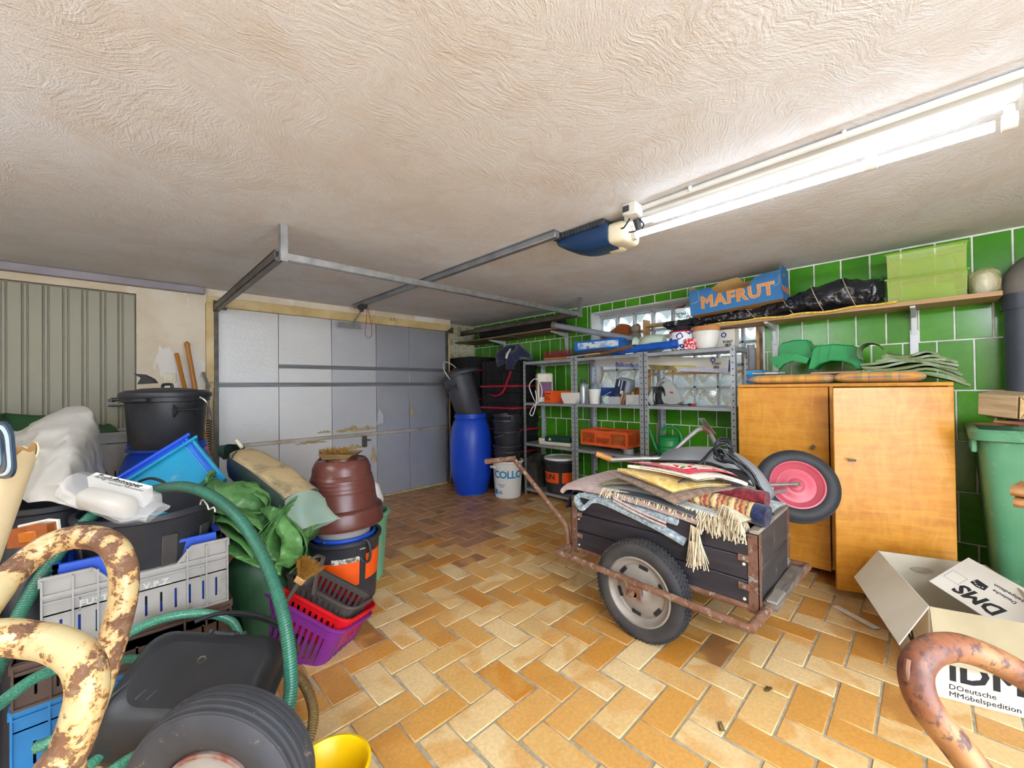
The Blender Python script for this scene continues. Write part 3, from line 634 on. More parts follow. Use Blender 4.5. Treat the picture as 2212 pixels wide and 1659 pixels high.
# ---- items: middle unit
m_bb = NT('blue_printed_carton'); 
vv = m_bb.n('ShaderNodeTexVoronoi'); vv.inputs['Scale'].default_value = 26; m_bb.l(m_bb.tc.outputs['Object'], vv.inputs['Vector'])
m_bb.set(Base_Color=m_bb.ramp(vv.outputs['Color'], [(0, sc('3d6fb0')), (.4, sc('8fb2da')), (.62, sc('dfe7ee')), (1, sc('c3d2e4'))]), Roughness=.5); m_bpic = m_bb.m
m_blue = mat('bright_blue', '1f6fc4', .45, col2='1a5fae', scale=4)
def flatbox(name, label, loc, rz, w, d, h):
    t = thing(name, label, 'box', loc, rz, None)
    part('carton', MB().box((0,0,h/2), (w, d, h), None, .002), m_blue, t); part('printed_panel', MB().box((.01,-d/2-.001,h/2), (w-.07, .002, h*.62)), m_bpic, t)
    part('white_label', MB().box((-.02,-d/2-.0025,h*.45), (w*.22, .002, h*.3)), m_paper, t); return t
yB = (3.6, 2.353, 1.681)[1]
flatbox('game_carton', 'small blue and white printed carton under the larger one', (3.63, yB+.03, T0), SH, .42, .25, .07)
flatbox('game_carton', 'large blue and white printed carton lying under the grey pipe', (3.63, yB, T0+.07), SH+.04, .54, .27, .105)
t = thing('flat_boards', 'grey tray and thin boards lying across the top of the middle shelf', 'boards', (3.5, (3.5, 2.289, 1.59)[1], T0), SH-.12)
part('tray', MB().box((-.12,0,.035), (.5, .2, .012), Euler((0,-.06,0)), .004).box((-.12,-.1,.045), (.5, .012, .03), Euler((0,-.06,0)), .003), m_charcoal, t); part('card', MB().box((-.17,-.02,.018), (.42, .2, .008), Euler((0,-.03,0))), m_offw, t)
for k in range(3): part('thin_strip', MB().box((.12,-.02+.01*k,.022+.012*k), (.55, .12, .004), Euler((0,-.1-.02*k,.08*k))), m_wood, t)
t = thing('rolled_tarp', 'bright blue rolled tarp tied with a red string on shelf edge', 'tarp', (3.46, (3.46, 1.818, 1.555)[1], T0+.01), SH-.1)
q = crumple(MB().tube([(-.34,0,.012), (-.28,0,.02), (-.24,0,.028), (-.18,.0,.035), (.1,0,.04), (.25,.01,.045), (.33,.02,.05)], lambda u: .012+.022*min(1, 3*u)*(1 if u < .9 else 1.2), 10, sm=4), .006, 30)
part('tarp', q, mat('blue_tarp', '1d62cf', .4, col2='1950ac', scale=9), t); part('string', MB().tube([(-.245+.012*cos(a), .026*sin(a), .03+.03*cos(a)) for a in [k*.5 for k in range(13)]]+[(-.2,-.04,.02),(-.17,-.05,.0)], .004, 5), mat('red_string', 'c02b35', .7), t)
m_celadon = mat('celadon_glaze', 'c6d6c2', .2, col2='b5c8b3', scale=4)
single('vase', 'pale green glazed vase lying on its side on the shelf top', 'vase', MB().lathe([(0,0), (.06,0), (.065,.006), (.078,.04), (.085,.12), (.075,.185), (.048,.215), (.04,.235), (.055,.262), (.068,.285), (.064,.287), (.05,.262), (.034,.235), (.06,.19), (.0,.18)], 28), m_celadon, (3.56, 1.666, 1.637), rot=Euler((0,0,0)).to_quaternion() @ Quaternion((1,0,0), -pi/2+.06))
s = NT('blue_scroll_ceramic'); vec = s.tc.outputs['Object']; vn = s.n('ShaderNodeTexNoise'); vn.inputs['Scale'].default_value = 11; vn.inputs['Detail'].default_value = 1; s.l(vec, vn.inputs['Vector'])
wv = s.math('FRACT', s.math('MULTIPLY', vn.outputs['Fac'], 5.0)); ink = s.ramp(wv, [(.0, (0,0,0)), (.60, (0,0,0)), (.66, (1,1,1)), (.9, (1,1,1)), (.96, (0,0,0))])
s.set(Base_Color=s.mix(ink, sc('e6e6e8'), sc('26418f')), Roughness=.2); m_scroll = s.m
t = thing('ceramic_pot', 'white ceramic pot with blue scroll painting and red rimmed lid', 'pot', (3.55, (3.55, 1.499, 1.586)[1], T0))
part('pot', MB().lathe([(0,0), (.075,0), (.1,.03), (.112,.08), (.108,.13), (.1,.15), (.106,.162), (.098,.165), (.0,.16)], 32), m_scroll, t)
part('rim', MB().lathe([(.104,.157), (.112,.164), (.104,.172), (.08,.176), (0,.178)], 32), mat('red_glaze', 'b5293a', .3), t); part('saucer', MB().lathe([(0,.178), (.07,.18), (.085,.205), (.08,.21), (0,.2)], 28), m_black, t)
s = NT('red_heart_carton'); vv = s.n('ShaderNodeTexVoronoi'); vv.inputs['Scale'].default_value = 70; s.l(s.tc.outputs['Object'], vv.inputs['Vector']); s.set(Base_Color=s.ramp(vv.outputs['Distance'], [(.35, sc('f1e6e4')), (.45, sc('d3273a'))], 'CONSTANT'), Roughness=.5)
single('gift_box', 'small red and white speckled gift box in front of blue pot', 'box', MB().box((0,0,.045), (.085, .07, .09), None, .004), s.m, (3.465, (3.465, 1.393, 1.564)[1], T0), SH)
t = thing('planter', 'white fluted planter holding a terracotta pot on the shelf top', 'planter', (3.54, (3.54, 1.294, 1.568)[1], T0))
def flute(n, amp, tw=0): return lambda p, a: V((p[0]*(1+amp*cos(n*a+tw*p[2])), p[1]*(1+amp*cos(n*a+tw*p[2])), p[2]))
part('outer_pot', MB().lathe([(0,0), (.065,0), (.085,.03), (.098,.09), (.102,.14), (.106,.145), (.1,.15), (.09,.14), (0,.05)], 48, f=flute(16, .012, 14)), m_white, t)
part('inner_pot', MB().lathe([(0,.08), (.085,.1), (.092,.15), (.105,.152), (.108,.185), (.1,.188), (.09,.15), (0,.12)], 28), mat('terracotta', 'c98a55', .8, col2='b57342', scale=8), t)
def cartonbox(name, label, loc, rz, w, d, h, m, rot=None):
    t = thing(name, label, 'box', loc, rz, None, rot); part('carton', MB().box((0,0,h/2), (w, d, h), None, .002), m, t); return t
m_kraft = mat('white_carton', 'ded8cc', .75, col2='cfc7b8', scale=3); m_brownc = mat('brown_carton', 'b48c5a', .8, col2='a27a48', scale=3)
m_blueink = mat('blue_ink', '2b4f9c', .6)
def bars(q, x, y, z, w, h):
    random.seed(2); xx = 0
    while xx < w:
        b_ = random.choice((.0015, .003, .002)); q.box((x+xx, y, z), (b_, .0008, h)); xx += b_+random.choice((.0015, .0025))
t = cartonbox('carton', 'pale carton with barcode 91067 behind the white planter', (3.73, (3.7, 1.201, 1.602)[1], T0), SH, .17, .11, .165, m_kraft)
q = MB(); q.text('91067', .03, frame((.03,-.057,.06), (1,0,0), (0,0,1)), .0008); bars(q, .01, -.0565, .025, .05, .04); part('lettering', q, m_ink, t); part('emblem', MB().lathe([(.012,0), (.022,0), (.022,.001), (.012,.001)], 20, frame((.0,-.056,.12), (1,0,0), (0,0,1))), m_blueink, t)
# niche woodwork and things behind the shelves
nz = (3.9, 2.021, 1.753)
t = thing('niche_shelf', 'light wooden shelf rack standing in the glass block window niche', 'shelf', (3.93, 1.6, WZ0))
m_pine = mat('pine_board', 'c59a62', .45, col2='ad8049', scale=3, stretch=(8,1,8))
ya, yb = (3.9, 2.024, 1.863)[1], 1.0
part('upright', MB().bx((3.87, ya-.012, WZ0+.005), (3.98, ya+.012, (3.9, 2.044, 1.927)[2])), m_pine, t, True)
part('upright', MB().bx((3.87, yb-.012, WZ0+.005), (3.98, yb+.012, 1.95)), m_pine, t, True)
zb = (3.87, 1.612, 1.368)[2]; zt = (3.87, 1.856, 1.864)[2]; zm = (3.87, 1.98, 1.747)[2]
for z in (zb, zt): part('board', MB().bx((3.865, yb, z-.012), (3.98, ya, z+.012)), m_pine, t, True)
y0 = (3.85, 2.605, 1.848)[1]
single('white_board', 'white painted board lying across the window niche', 'board', MB().bx((3.8, ya-.75, zm-.022), (3.97, 2.6, zm)), m_offw, (3.88, 2.1, zm-.022), world=True)
pz = zm
a_, b_ = (3.9, 2.528, 1.855)[1], (3.9, 2.072, 1.806)[1]
L = a_-b_
pr = [(0,0), (L,0), (L,.13), (L*.93,.15), (L*.85,.09), (L*.72,.15), (L*.5,.17), (L*.35,.13), (L*.15,.085), (L*.04,.1), (0,.05)]
pr = pr[:2]+[(p.x, p.y) for p in spline([(a__, b__, 0) for a__, b__ in pr[2:]], 5)]
single('wooden_headboard', 'reddish brown wooden panel with curved top in the window niche', 'panel', MB().prism(pr, -.012, .012, frame((3.88, a_, pz+.001), (0,-1,0), (0,0,1))), mat('reddish_wood', 'a2592c', .3, col2='844420', scale=4, stretch=(1,8,8)), (3.88, (a_+b_)/2, pz), world=True)
bz = (3.83, 2.106, 1.832)
t = thing('stone_ball', 'grey stone ball on a flat foot before the brown panel', 'ball', (3.84, bz[1], pz))
part('ball', MB().lathe([(.045*sin(pi*k/10), .095-.045*cos(pi*k/10)) for k in range(11)], 20), mat('grey_stone', '8f8578', .9, col2='7b7266', scale=40), t); part('foot', MB().lathe([(0,0), (.06,0), (.065,.02), (.045,.05), (0,.055)], 20), mat('grey_stone_foot', '847a6d', .9), t)
# long carton resting on the niche shelf
ca, cb = (3.77, 2.538, 1.535), (3.77, 1.193, 1.415)
t = thing('balcony_screen_carton', 'long printed carton for a balcony fan under the top shelf', 'box', (3.80, (ca[1]+cb[1])/2, (ca[2]+cb[2])/2), 0, None, Quaternion((1,0,0), -math.atan2(cb[2]-ca[2], ca[1]-cb[1])) @ Quaternion((0,0,1), SH))
Lc = math.hypot(ca[1]-cb[1], ca[2]-cb[2])
part('carton', MB().box((0,.0,0), (Lc, .1, .13), None, .002), m_kraft, t); part('lower_print', MB().box((0,-.051,-.042), (Lc, .0015, .045)), mat('lilac_print', 'cfcbd9', .6), t)
part('photo_print', MB().prism([(-.02,-.064), (.25,-.064), (.2,-.02), (-.06,-.02)], 0, .002, frame((0,-.0515,0), (1,0,0), (0,0,1))), mat('photo_yellow', 'b39a3c', .5, col2='4e4a48', scale=9), t)
part('yellow_stripe', MB().box((.3,-.0525,-.02), (.22, .001, .016)), mat('yellow_print', 'd6c45a', .6), t)
q = MB(); q.text('Balkonfächer', .062, frame((-.42,-.0525,-.035), (1,0,0), (0,0,1)), .0012, align='LEFT'); part('lettering', q, m_blueink, t)
q = MB(); q.text('91067', .03, frame((Lc/2-.1,-.0515,.012), (1,0,0), (0,0,1)), .0006); bars(q, Lc/2-.12, -.0515, -.02, .05, .025); part('number_print', q, m_ink, t); part('emblem', MB().lathe([(.012,0), (.022,0), (.022,.001), (.012,.001)], 20, frame((Lc/2-.13,-.051,.045), (1,0,0), (0,0,1))), m_blueink, t)
part('end_label', MB().box((Lc/2+.0005, 0, 0), (.0015, .09, .1)), m_blueink, t)
gc = (3.72, 1.159, 1.432)
single('grey_cartridge', 'grey plastic cartridge standing at the end of the long carton', 'bottle', MB().lathe([(0,0), (.042,0), (.045,.01), (.045,.17), (.03,.19), (.028,.21), (0,.21)], 20), mat('grey_pvc', 'a3a4a8', .45), (3.9, 1.06, zb+.013))
single('wooden_moulding', 'thin curved brown wooden moulding in the window corner', 'moulding', MB().tube([(3.84, 2.537, 1.507), (3.84, 2.497, 1.428), (3.84, 2.51, 1.352), (3.84, 2.541, 1.287)], .008, 6, sm=5), m_wood, (3.84, 2.515, 1.404), world=True)
# middle shelf small things
def lat(name, label, cat, prof, m, loc, seg=24, f=None, **k): return single(name, label, cat, MB().lathe(prof, seg, f=f), m, loc, **k)
t = thing('thermos_flask', 'slim silver thermos flask with dark cap on the middle shelf', 'flask', (3.5, (3.5, 2.523, 1.079)[1], T1))
part('flask_body', MB().lathe([(0,0), (.034,0), (.036,.01), (.036,.17), (.03,.2), (.022,.212), (0,.212)], 22), mat('brushed_silver', 'b0b4bb', .35, .6), t); part('cap', MB().lathe([(.024,.21), (.025,.245), (.02,.25), (0,.25)], 20), m_dgrey, t)
single('spray_bottle', 'small white spray bottle half hidden behind the thermos', 'bottle', MB().lathe([(0,0), (.028,0), (.03,.01), (.03,.12), (.012,.15), (.012,.17), (.02,.172), (.02,.2), (0,.2)], 16).box((-.02,0,.19), (.06,.018,.02)), mat('pale_green_plastic', 'c7d0bf', .5, col2='8fa08a', scale=30), (3.57, (3.57, 2.521, 1.076)[1], T1))
t = thing('flower_pot', 'white spiral fluted flower pot with a grey sprayer standing in it', 'pot', (3.5, (3.5, 2.38, 1.077)[1], T1))
part('pot', MB().lathe([(0,0), (.04,0), (.045,.012), (.05,.02), (.055,.08), (.062,.14), (.066,.142), (.066,.15), (.056,.15), (.0,.03)], 56, f=flute(14, .014, 22)), m_white, t); part('saucer', MB().lathe([(0,0), (.05,0), (.056,.014), (0,.014)], 24), m_white, t)
lat('grey_sprayer', 'grey round sprayer bottle inside the white spiral pot', 'bottle', [(0,0), (.035,0), (.045,.02), (.045,.06), (.038,.09), (.018,.11), (.014,.125), (0,.125)], mat('blue_grey_plastic', '7d8791', .5), (3.5, (3.5, 2.374, 1.133)[1], T1+.105))
t = cartonbox('blue_carton', 'dark blue product carton standing behind the small paint can', (3.68, (3.68, 2.314, 1.119)[1], T1), SH, .17, .1, .16, mat('dark_blue_carton', '203c80', .5, col2='2b52a6', scale=14))
part('print', MB().tube([(-.05,-.053,.07), (0,-.053,.1), (.05,-.053,.12)], .004, 5), m_white, t)
t = thing('small_paint_can', 'small printed paint can on the middle shelf front edge', 'can', (3.48, (3.48, 2.247, 1.075)[1], T1)); part('can', MB().lathe([(0,0), (.036,0), (.038,.004), (.036,.008), (.036,.075), (.038,.08), (.032,.085), (0,.082)], 22), mat('teal_print', '3d7f7a', .4, col2='d5d8cf', scale=30), t)
t = thing('tilted_canister', 'grey canister with dark blue label tilted on clutter', 'canister', (3.58, 2.082, 1.234), 0, None, Euler((.25, 0, 0)) )
part('canister_body', MB().box((0,0,.0), (.14, .15, .19), None, .035, 4), mat('grey_canister', '8d9197', .45), t); part('canister_label', MB().box((-.0711,.015,0), (.002, .11, .15), None), mat('navy_label', '24304f', .5), t)
q = MB(); q.text('Brand', .04, frame((-.073,.02,.03), (0,0,1), (0,1,0)), .0008); part('label_print', MB().box((-.073,.03,.04), (.001, .012, .06)).box((-.073,.0,.03), (.001, .008, .09)).box((-.073,-.015,-.04), (.001, .03, .035)), m_white, t)
s = NT('clear_styrene'); s.set(Base_Color=(.93,.95,.95,1), Roughness=.12, Alpha=.22, Specular_IOR_Level=.6); m_clear = s.m
def tray(name, label, loc, rz, w, d, h, th=.003, m=None):
    q = MB().box((0,0,th/2), (w,d,th))
    for sx_ in (-1,1): q.box((sx_*w/2, 0, h/2), (th, d, h)).box((0, sx_*d/2, h/2), (w, th, h))
    return single(name, label, 'tray', q, m or m_clear, loc, rz)
tray('clear_tray', 'clear plastic tray of brushes under the tilted canister', (3.51, (3.5, 2.149, 1.077)[1], T1), SH, .17, .12, .075)
tray('clear_tray', 'clear ribbed plastic tray beside the felt sanding pads', (3.51, (3.5, 1.931, 1.077)[1], T1), SH, .13, .13, .095)
t = thing('sanding_pads', 'two felt sanding pads leaning between the clear trays', 'pads', (3.5, (3.5, 2.053, 1.074)[1], T1), SH)
for k, c in enumerate(('b08a68', '8d6a52')): part('pad', MB().box((.0+.03*k,.0,.055), (.018, .1, .12), Euler((0,.3,0)), .006), mat('felt_pad_%d' % k, c, .9), t)
single('yellow_carton', 'small yellow and blue carton behind the clear ribbed tray', 'box', MB().box((0,0,.06), (.07,.05,.12)), mat('yellow_card', 'd9bd2a', .5, col2='2f5dac', scale=16, lo=.55, hi=.56), (3.62, (3.62, 2.036, 1.124)[1], T1), SH)
single('tan_jar', 'brown ceramic jar lying behind the post of middle unit', 'jar', MB().lathe([(0,0), (.05,0), (.06,.02), (.062,.1), (.045,.14), (.04,.16), (0,.16)], 22), mat('brown_glaze', '7c4a22', .3, col2='9a6a35'), (3.66, (3.66, 1.973, 1.178)[1], T1))
single('zinc_bowl', 'grey zinc bowl with a dark cable in it', 'bowl', MB().lathe([(0,0), (.05,0), (.075,.085), (.08,.09), (.074,.09), (.048,.008), (0,.006)], 24).tube([(-.03,0,.09), (0,.02,.12), (.03,-.02,.1), (.05,.02,.11), (.02,.03,.09)], .006, 6, sm=4), mat('zinc', '8c9094', .5, .4), (3.54, (3.54, 1.799, 1.112)[1], T1))
# orange crate, pipe ring, watering can
m_or = mat('orange_crate_plastic', 'e2622f', .5, col2='d2541f', scale=5)
def crate(name, label, cat, loc, rz, w, d, h, m, rot=None, lattice=True, group=None, handle=True, ribs=3):
    t = thing(name, label, cat, loc, rz, group, rot)
    part('base', MB().box((0,0,.006), (w-.02, d-.02, .012), None, .002), m, t)
    for nm, L_, Mq in (('front_wall', w, frame((0,-d/2,0), (1,0,0), (0,0,1))), ('back_wall', w, frame((0,d/2,0), (-1,0,0), (0,0,1))), ('side_wall', d, frame((w/2,0,0), (0,1,0), (0,0,1))), ('side_wall', d, frame((-w/2,0,0), (0,-1,0), (0,0,1)))):
        q = MB(Mq); a = L_/2
        q.box((0,h-.012,-.004), (L_,.024,.018), None, .002).box((0,.014,-.004), (L_,.028,.014), None, .002)
        n = ribs if L_ > .4 else max(2, ribs-1)
        for k in range(n+1): q.box((-a+L_*k/n*(1-.014/L_)+.007,h/2,-.003), (.014,h-.02,.014))
        if lattice:
            for k in range(n):
                x0 = -a+L_*k/n; x1 = -a+L_*(k+1)/n; hh = h-.05; z0 = .028
                if k == 1 and n == 3: q.box(((x0+x1)/2, h*.72, -.003), (x1-x0, h*.36, .006)); hh = h*.54-.028
                st = .028; m_ = int((x1-x0+hh)/st)
                for e in range(m_):
                    for sgn in (1,-1):
                        xa = x0+e*st; xb = xa-hh; za, zb_ = z0, z0+hh
                        if xb < x0: zb_ = z0+(xa-x0); xb = x0
                        if xa > x1: za = z0+(xa-x1); xa = x1
                        if zb_ <= za: continue
                        if sgn < 0: xa, xb = x0+x1-xa, x0+x1-xb
                        q.bar((xa,za,-.003), (xb,zb_,-.003), .004, .004)
        else: q.box((0,h/2,-.003), (L_,h-.03,.004))
        part(nm, q, m, t)
    return t
oc = (3.56, 2.247, 0.598)
t = crate('orange_crate', 'orange lattice plastic crate standing skewed on the middle unit', 'crate', (3.61, 2.262, T2+.05), SH-.03, .54, .30, .155, m_or)
single('cork_disc', 'round yellowish cork mat inside the orange crate', 'mat', MB().cyl((0,0,0), (0,0,.02), .09, seg=24), m_wood, (3.57, (3.56, 2.182, 0.696)[1], T2+.11), rot=Euler((0,-1.1,0)))
pr_ = [(.045,0), (.048,.0), (.048,.05), (.045,.05), (.045,0)]
for px_, k in ((3.5, 0), (3.66, 1)): single('pipe_ring', ('grey plastic pipe ring under the front of the orange crate', 'grey plastic pipe ring under the back of the orange crate')[k], 'pipe', MB().lathe(pr_, 24), mat('pipe_grey_%d' % k, '8f9197', .4), (px_, (3.5, 2.007, 0.616)[1]+.12*k, T2))
m_can = mat('green_can_plastic', '1e8a44', .35, col2='197a3a', scale=4)
wc = (3.56, (3.56, 1.636, 0.619)[1], T2)
t = thing('watering_can', 'green plastic watering can with long spout on the lower shelf', 'watering can', wc, SH)
pr = [(0,0), (.088,0), (.092,.008)]+[p for z in (.05,.08,.11) for p in ((.093,z-.006), (.096,z-.002), (.096,z+.002), (.093,z+.006))]+[(.093,.165), (.099,.17), (.099,.182), (.085,.192), (.04,.2), (0,.2)]
part('tank', MB().lathe(pr, 30), m_can, t)
part('spout', MB().tube([(-.085,0,.035), (-.12,0,.07), (-.155,0,.15), (-.185,0,.235), (-.215,0,.28)], lambda u: .026-.017*u, 12, sm=4), m_can, t)
part('carry_handle', MB().tube([(-.07,0,.18), (-.075,0,.225), (-.05,0,.262), (0,0,.272), (.06,0,.265), (.1,0,.225), (.112,0,.16), (.1,0,.1), (.09,0,.085)], .0135, 10, sm=5), m_can, t)
# chop saw
t = thing('circular_saw', 'grey electric saw with round guard and coiled black cable', 'power tool', (3.56, (3.56, 1.629, 1.064)[1], T1), SH)
m_gt = mat('tool_grey', 'a9aca6', .45, col2='979a95', scale=5)
q = MB().prism([(.02,.015), (.07,-.0), (.13,.0), (.18,.02), (.17,.06), (.1,.19), (.06,.21), (.02,.2), (.0,.16), (.0,.06)], -.03, .03, frame((-.02,-.08,0), (1,0,.08), (-.1,.25,1)))
part('guard', q, m_gt, t, sharp=60); part('badge', MB().box((.06,-.085,.115), (.03, .004, .016), Euler((-.25,.3,0))), mat('red_badge', 'b7352b', .4), t)
part('motor', MB().cyl((-.05,-.02,.12), (-.03,.12,.12), .055, .06, 20).box((-.12,-.04,.075), (.1, .09, .09), Euler((0,.5,.3)), .02, 2), m_gt, t)
part('handle', MB().tube([(-.12,.03,.15), (-.1,.02,.2), (-.05,.0,.225), (0,.0,.2)], .02, 10, sm=4), m_gt, t)
part('base_plate', MB().box((-.13,-.06,.05), (.09, .14, .006), Euler((.3,1.0,.2))).box((.03,.0,.004), (.22, .15, .006)), m_gt, t)
part('cable', MB().tube([(-.1+.03*sin(k*.9)*(1-.02*k)+.003*k, -.09-.012*cos(k*.7), .09+.075*cos(k*.9)) for k in range(34)], .0065, 6, sm=2), m_ink, t)
t = thing('screwdriver', 'red handled tool lying on the shelf beside the saw', 'tool', (3.49, (3.49, 1.431, 1.068)[1], T1+.012), SH)
part('shank', MB().cyl((-.11,0,0), (.01,0,0), .005, seg=8), m_dsteel, t); part('grip', MB().cyl((0,0,0), (.03,0,0), .011, seg=10), m_ink, t); part('grip_end', MB().cyl((.03,0,0), (.065,0,0), .011, .009, 10), mat('red_grip', 'c3262d', .4), t)
# cyan crate with odds on lowest shelf of middle unit
t = tray('cyan_crate', 'cyan plastic crate of cables on the lowest shelf of middle unit', (3.56, (3.56, 2.351, 0.232)[1], T3), SH, .3, .22, .2, .006, mat('cyan_plastic', '1698b5', .45, col2='1284a0'))
random.seed(9)
single('cable_tangle', 'tangle of black cables with a white plug in the cyan crate', 'cables', MB().tube([(random.uniform(-.1,.1), random.uniform(-.07,.07), random.uniform(.12,.3)) for k in range(16)], .007, 6, sm=5), m_ink, (3.56, (3.56, 2.351, 0.232)[1], T3+.01), SH)
single('white_bracket', 'white plastic bracket sticking out of the cyan crate', 'bracket', MB().box((0,0,.09), (.05,.02,.2), Euler((0,.4,0)), .004).box((.05,0,.15), (.06,.02,.02), Euler((0,.4,0))), m_white, (3.52, (3.52, 2.291, 0.296)[1], T3+.1), SH)
# ------------------------------------------------------------------ corner shelf, its load and the grey pipe
CZ = (3.5, 3.583, 1.91)[2]
t = thing('corner_shelf', 'dark chipboard wall shelf on white brackets in the far corner', 'shelf', (3.65, 3.7, CZ))
m_chip = mat('dusty_chipboard', '8c7458', .7, col2='6e5942', scale=6)
part('board', MB().bx((3.47, 2.78, CZ-.02), (3.825, 3.62, CZ)), m_chip, t, True); part('board', MB().bx((3.47, 3.64, CZ-.024), (3.825, 4.71, CZ-.004)), m_chip, t, True)
m_brk = mat('bracket_white', 'd4d5d6', .4, .2)
def wbracket(t, y, z, x0=3.54, xw=3.828, h=.2):
    q = MB().prism([(0,0), (xw-x0,0), (xw-x0,-h), (xw-x0-.02,-h), (xw-x0-.035,-.05), (.0,-.012)], -.012, .012, frame((x0, y, z), (1,0,0), (0,0,1)))
    part('bracket', q, m_brk, t, True); part('wall_strip', MB().bx((xw-.008, y-.016, z-h-.14), (xw, y+.016, z+.0)), m_brk, t, True)
for y in ((3.8, 2.978, 1.828)[1], 4.05): wbracket(t, y, CZ-.022)
single('dark_roll', 'dark rolled sheet lying along the corner shelf under the track', 'roll', crumple(MB().tube([(3.62, 2.86, CZ+.06), (3.63, 3.4, CZ+.062), (3.64, 4.3, CZ+.06)], .058, 14, sm=4), .006, 10), mat('dark_foil', '2c2a2c', .6), (3.63, 3.5, CZ), world=True)
t = thing('drain_pipe', 'long grey plastic pipe slanting from corner shelf to shelf top', 'pipe', (3.55, 2.4, 1.8))
pa, pb = V((3.45, 2.881, 1.935)), V((3.68, 1.98, 1.70)); dv = (pb-pa).normalized()
part('pipe', MB().cyl(pa, pb, .03, seg=18, caps=False).cyl(pb, pa, .026, seg=18, caps=False), mat('pvc_grey', '8e9099', .4, col2='82848c'), t, True)
part('socket', MB().cyl(pa-dv*.005, pa+dv*.035, .037, seg=18), mat('pvc_cap', '77706a', .5), t, True)
# ------------------------------------------------------------------ wall shelf above the wardrobe
t = thing('wall_shelf', 'long wooden wall shelf on steel brackets above the wardrobe', 'shelf', (3.68, .5, 1.75))
m_ply = mat('plywood_shelf', 'b8926a', .55, col2='a27c55', scale=2.5, stretch=(10,1,10))
WSZ = 1.757
part('board', MB().bx((3.53, -.295, WSZ-.026), (3.826, 1.272, WSZ)), m_ply, t, True)
for y in (.862, .063): wbracket(t, y, WSZ-.027, 3.56, 3.828, .16); part('upright_rail', MB().bx((3.815, y-.02, 1.26), (3.828, y+.02, 1.6)), m_brk, t, True)
# black wrapped roll and bundle
s = NT('black_film'); s.set(Base_Color=sc('1c1d24'), Roughness=.25, Specular_IOR_Level=.7); crease(s, 13, .9, .03, 60); m_bag = s.m
t = thing('wrapped_bundle', 'long bundle wrapped in black plastic film and tied with twine', 'bundle', (3.66, .7, WSZ))
P0 = [V((3.64, 1.70, 1.80)), V((3.64, 1.5, 1.805)), V((3.64, 1.2, 1.81)), V((3.65, .95, 1.812)), V((3.66, .75, 1.83)), V((3.66, .58, 1.862)), V((3.66, .42, 1.872)), V((3.66, .28, 1.855)), V((3.66, .205, 1.83))]
def brad(u): return (.028 if u < .02 else .042) if u < .42 else (.05+.055*sin(min(1, (u-.42)/.4)*pi/2)) if u < .9 else .1-.45*(u-.9)
q = crumple(crumple(MB().tube(P0, brad, 28, sm=9), .02, 12), .008, 34)
for i, p in enumerate(q.v):
    if p.y < 1.27: p.z = max(p.z, WSZ+.002)
part('film', q, m_bag, t, True, sharp=70)
m_twine = mat('twine', 'b7a58a', .8)
def ring(y, r, z, x=3.66, n=18, sk=.0): return [(x+r*cos(2*pi*k/n), y+sk*sin(2*pi*k/n), max(WSZ+.004, z+r*sin(2*pi*k/n))) for k in range(n)]
for y, r, z in ((1.36,.046,1.807), (1.1,.048,1.812), (.98,.05,1.815), (.73,.075,1.835), (.55,.107,1.862), (.37,.117,1.87)): part('twine', MB().tube(ring(y, r, z, sk=.04), .0032, 5, True), m_twine, t, True)
# yellow speckled foam strips
m_yf = mat('yellow_speckled_foam', 'e3c65a', .85, col2='b98f2e', scale=70, bump=.6, bscale=120)
def strip(name, label, ya, yb, x0, x1, z, wav):
    rows = [[(x, y, z+.006+wav*sin(9*y)*.5+(.0 if x > x0+.03 else -.008)+.004*sin(23*y)) for x in (x0, x0+.02, x0+.05, x1)] for y in [ya+(yb-ya)*k/16 for k in range(17)]]
    return single(name, label, 'foam strip', MB().sheet(rows, .012), m_yf, ((x0+x1)/2, (ya+yb)/2, z), world=True)
strip('foam_strip', 'left yellow speckled foam strip on the wall shelf edge under blue box', 1.27, .68, 3.515, 3.6, WSZ+.002, .004)
strip('foam_strip', 'right yellow speckled foam strip beneath the black wrapped bundle', .7, .13, 3.51, 3.6, WSZ+.006, .01)
# blue fruit box
m_bcard = mat('blue_carton', '3a76ad', .7, col2='336a9e', scale=5, bump=.15, bscale=120); m_kcard = mat('kraft_inside', 'd0a468', .85, col2='c0935a', scale=4)
bxa, bxb = V((3.5, 1.399, 1.838)), V((3.5, 0.736, 1.878))
Lb = (bxb-bxa).length; tilt = math.atan2(bxb.z-bxa.z, (V((bxb.x,bxb.y,0))-V((bxa.x,bxa.y,0))).length)
t = thing('fruit_box', 'open blue cardboard fruit box with orange lettering on the wall shelf', 'box', tuple((bxa+bxb)/2), 0, None, (Quaternion((1,0,0), -tilt) @ Quaternion((0,0,1), SH)).to_euler())
hb = .215; db = .21; a = Lb/2
fr = [(-a,0), (a,0), (a,hb), (a-.1,hb), (a-.17,hb-.01), (a-.22,hb-.075), (-a+.22,hb-.075), (-a+.17,hb-.01), (-a+.03,hb), (-a,hb)]
def two(name, poly, M_, th=.004):
    part(name, MB().prism(poly, 0, th, M_), m_bcard, t); part(name+'_inner', MB().prism(poly, -.0015, -.0002, M_), m_kcard, t)
two('front_wall', fr, frame((0,0,0), (1,0,0), (0,0,1)))
part('back_wall', MB().prism([(-a*.98,0), (a*.98,0), (a*.98,hb+.05), (.2,hb+.055), (.16,hb+.02), (.03,hb+.02), (-.01,hb+.075), (-.15,hb+.07), (-.22,hb+.035), (-a*.98,hb+.03)], 0, .003, frame((0,db,0), (1,0,0), (0,0,1))), m_kcard, t)
part('bottom', MB().box((0,db/2,.003), (Lb-.01, db-.01, .004)), m_kcard, t)
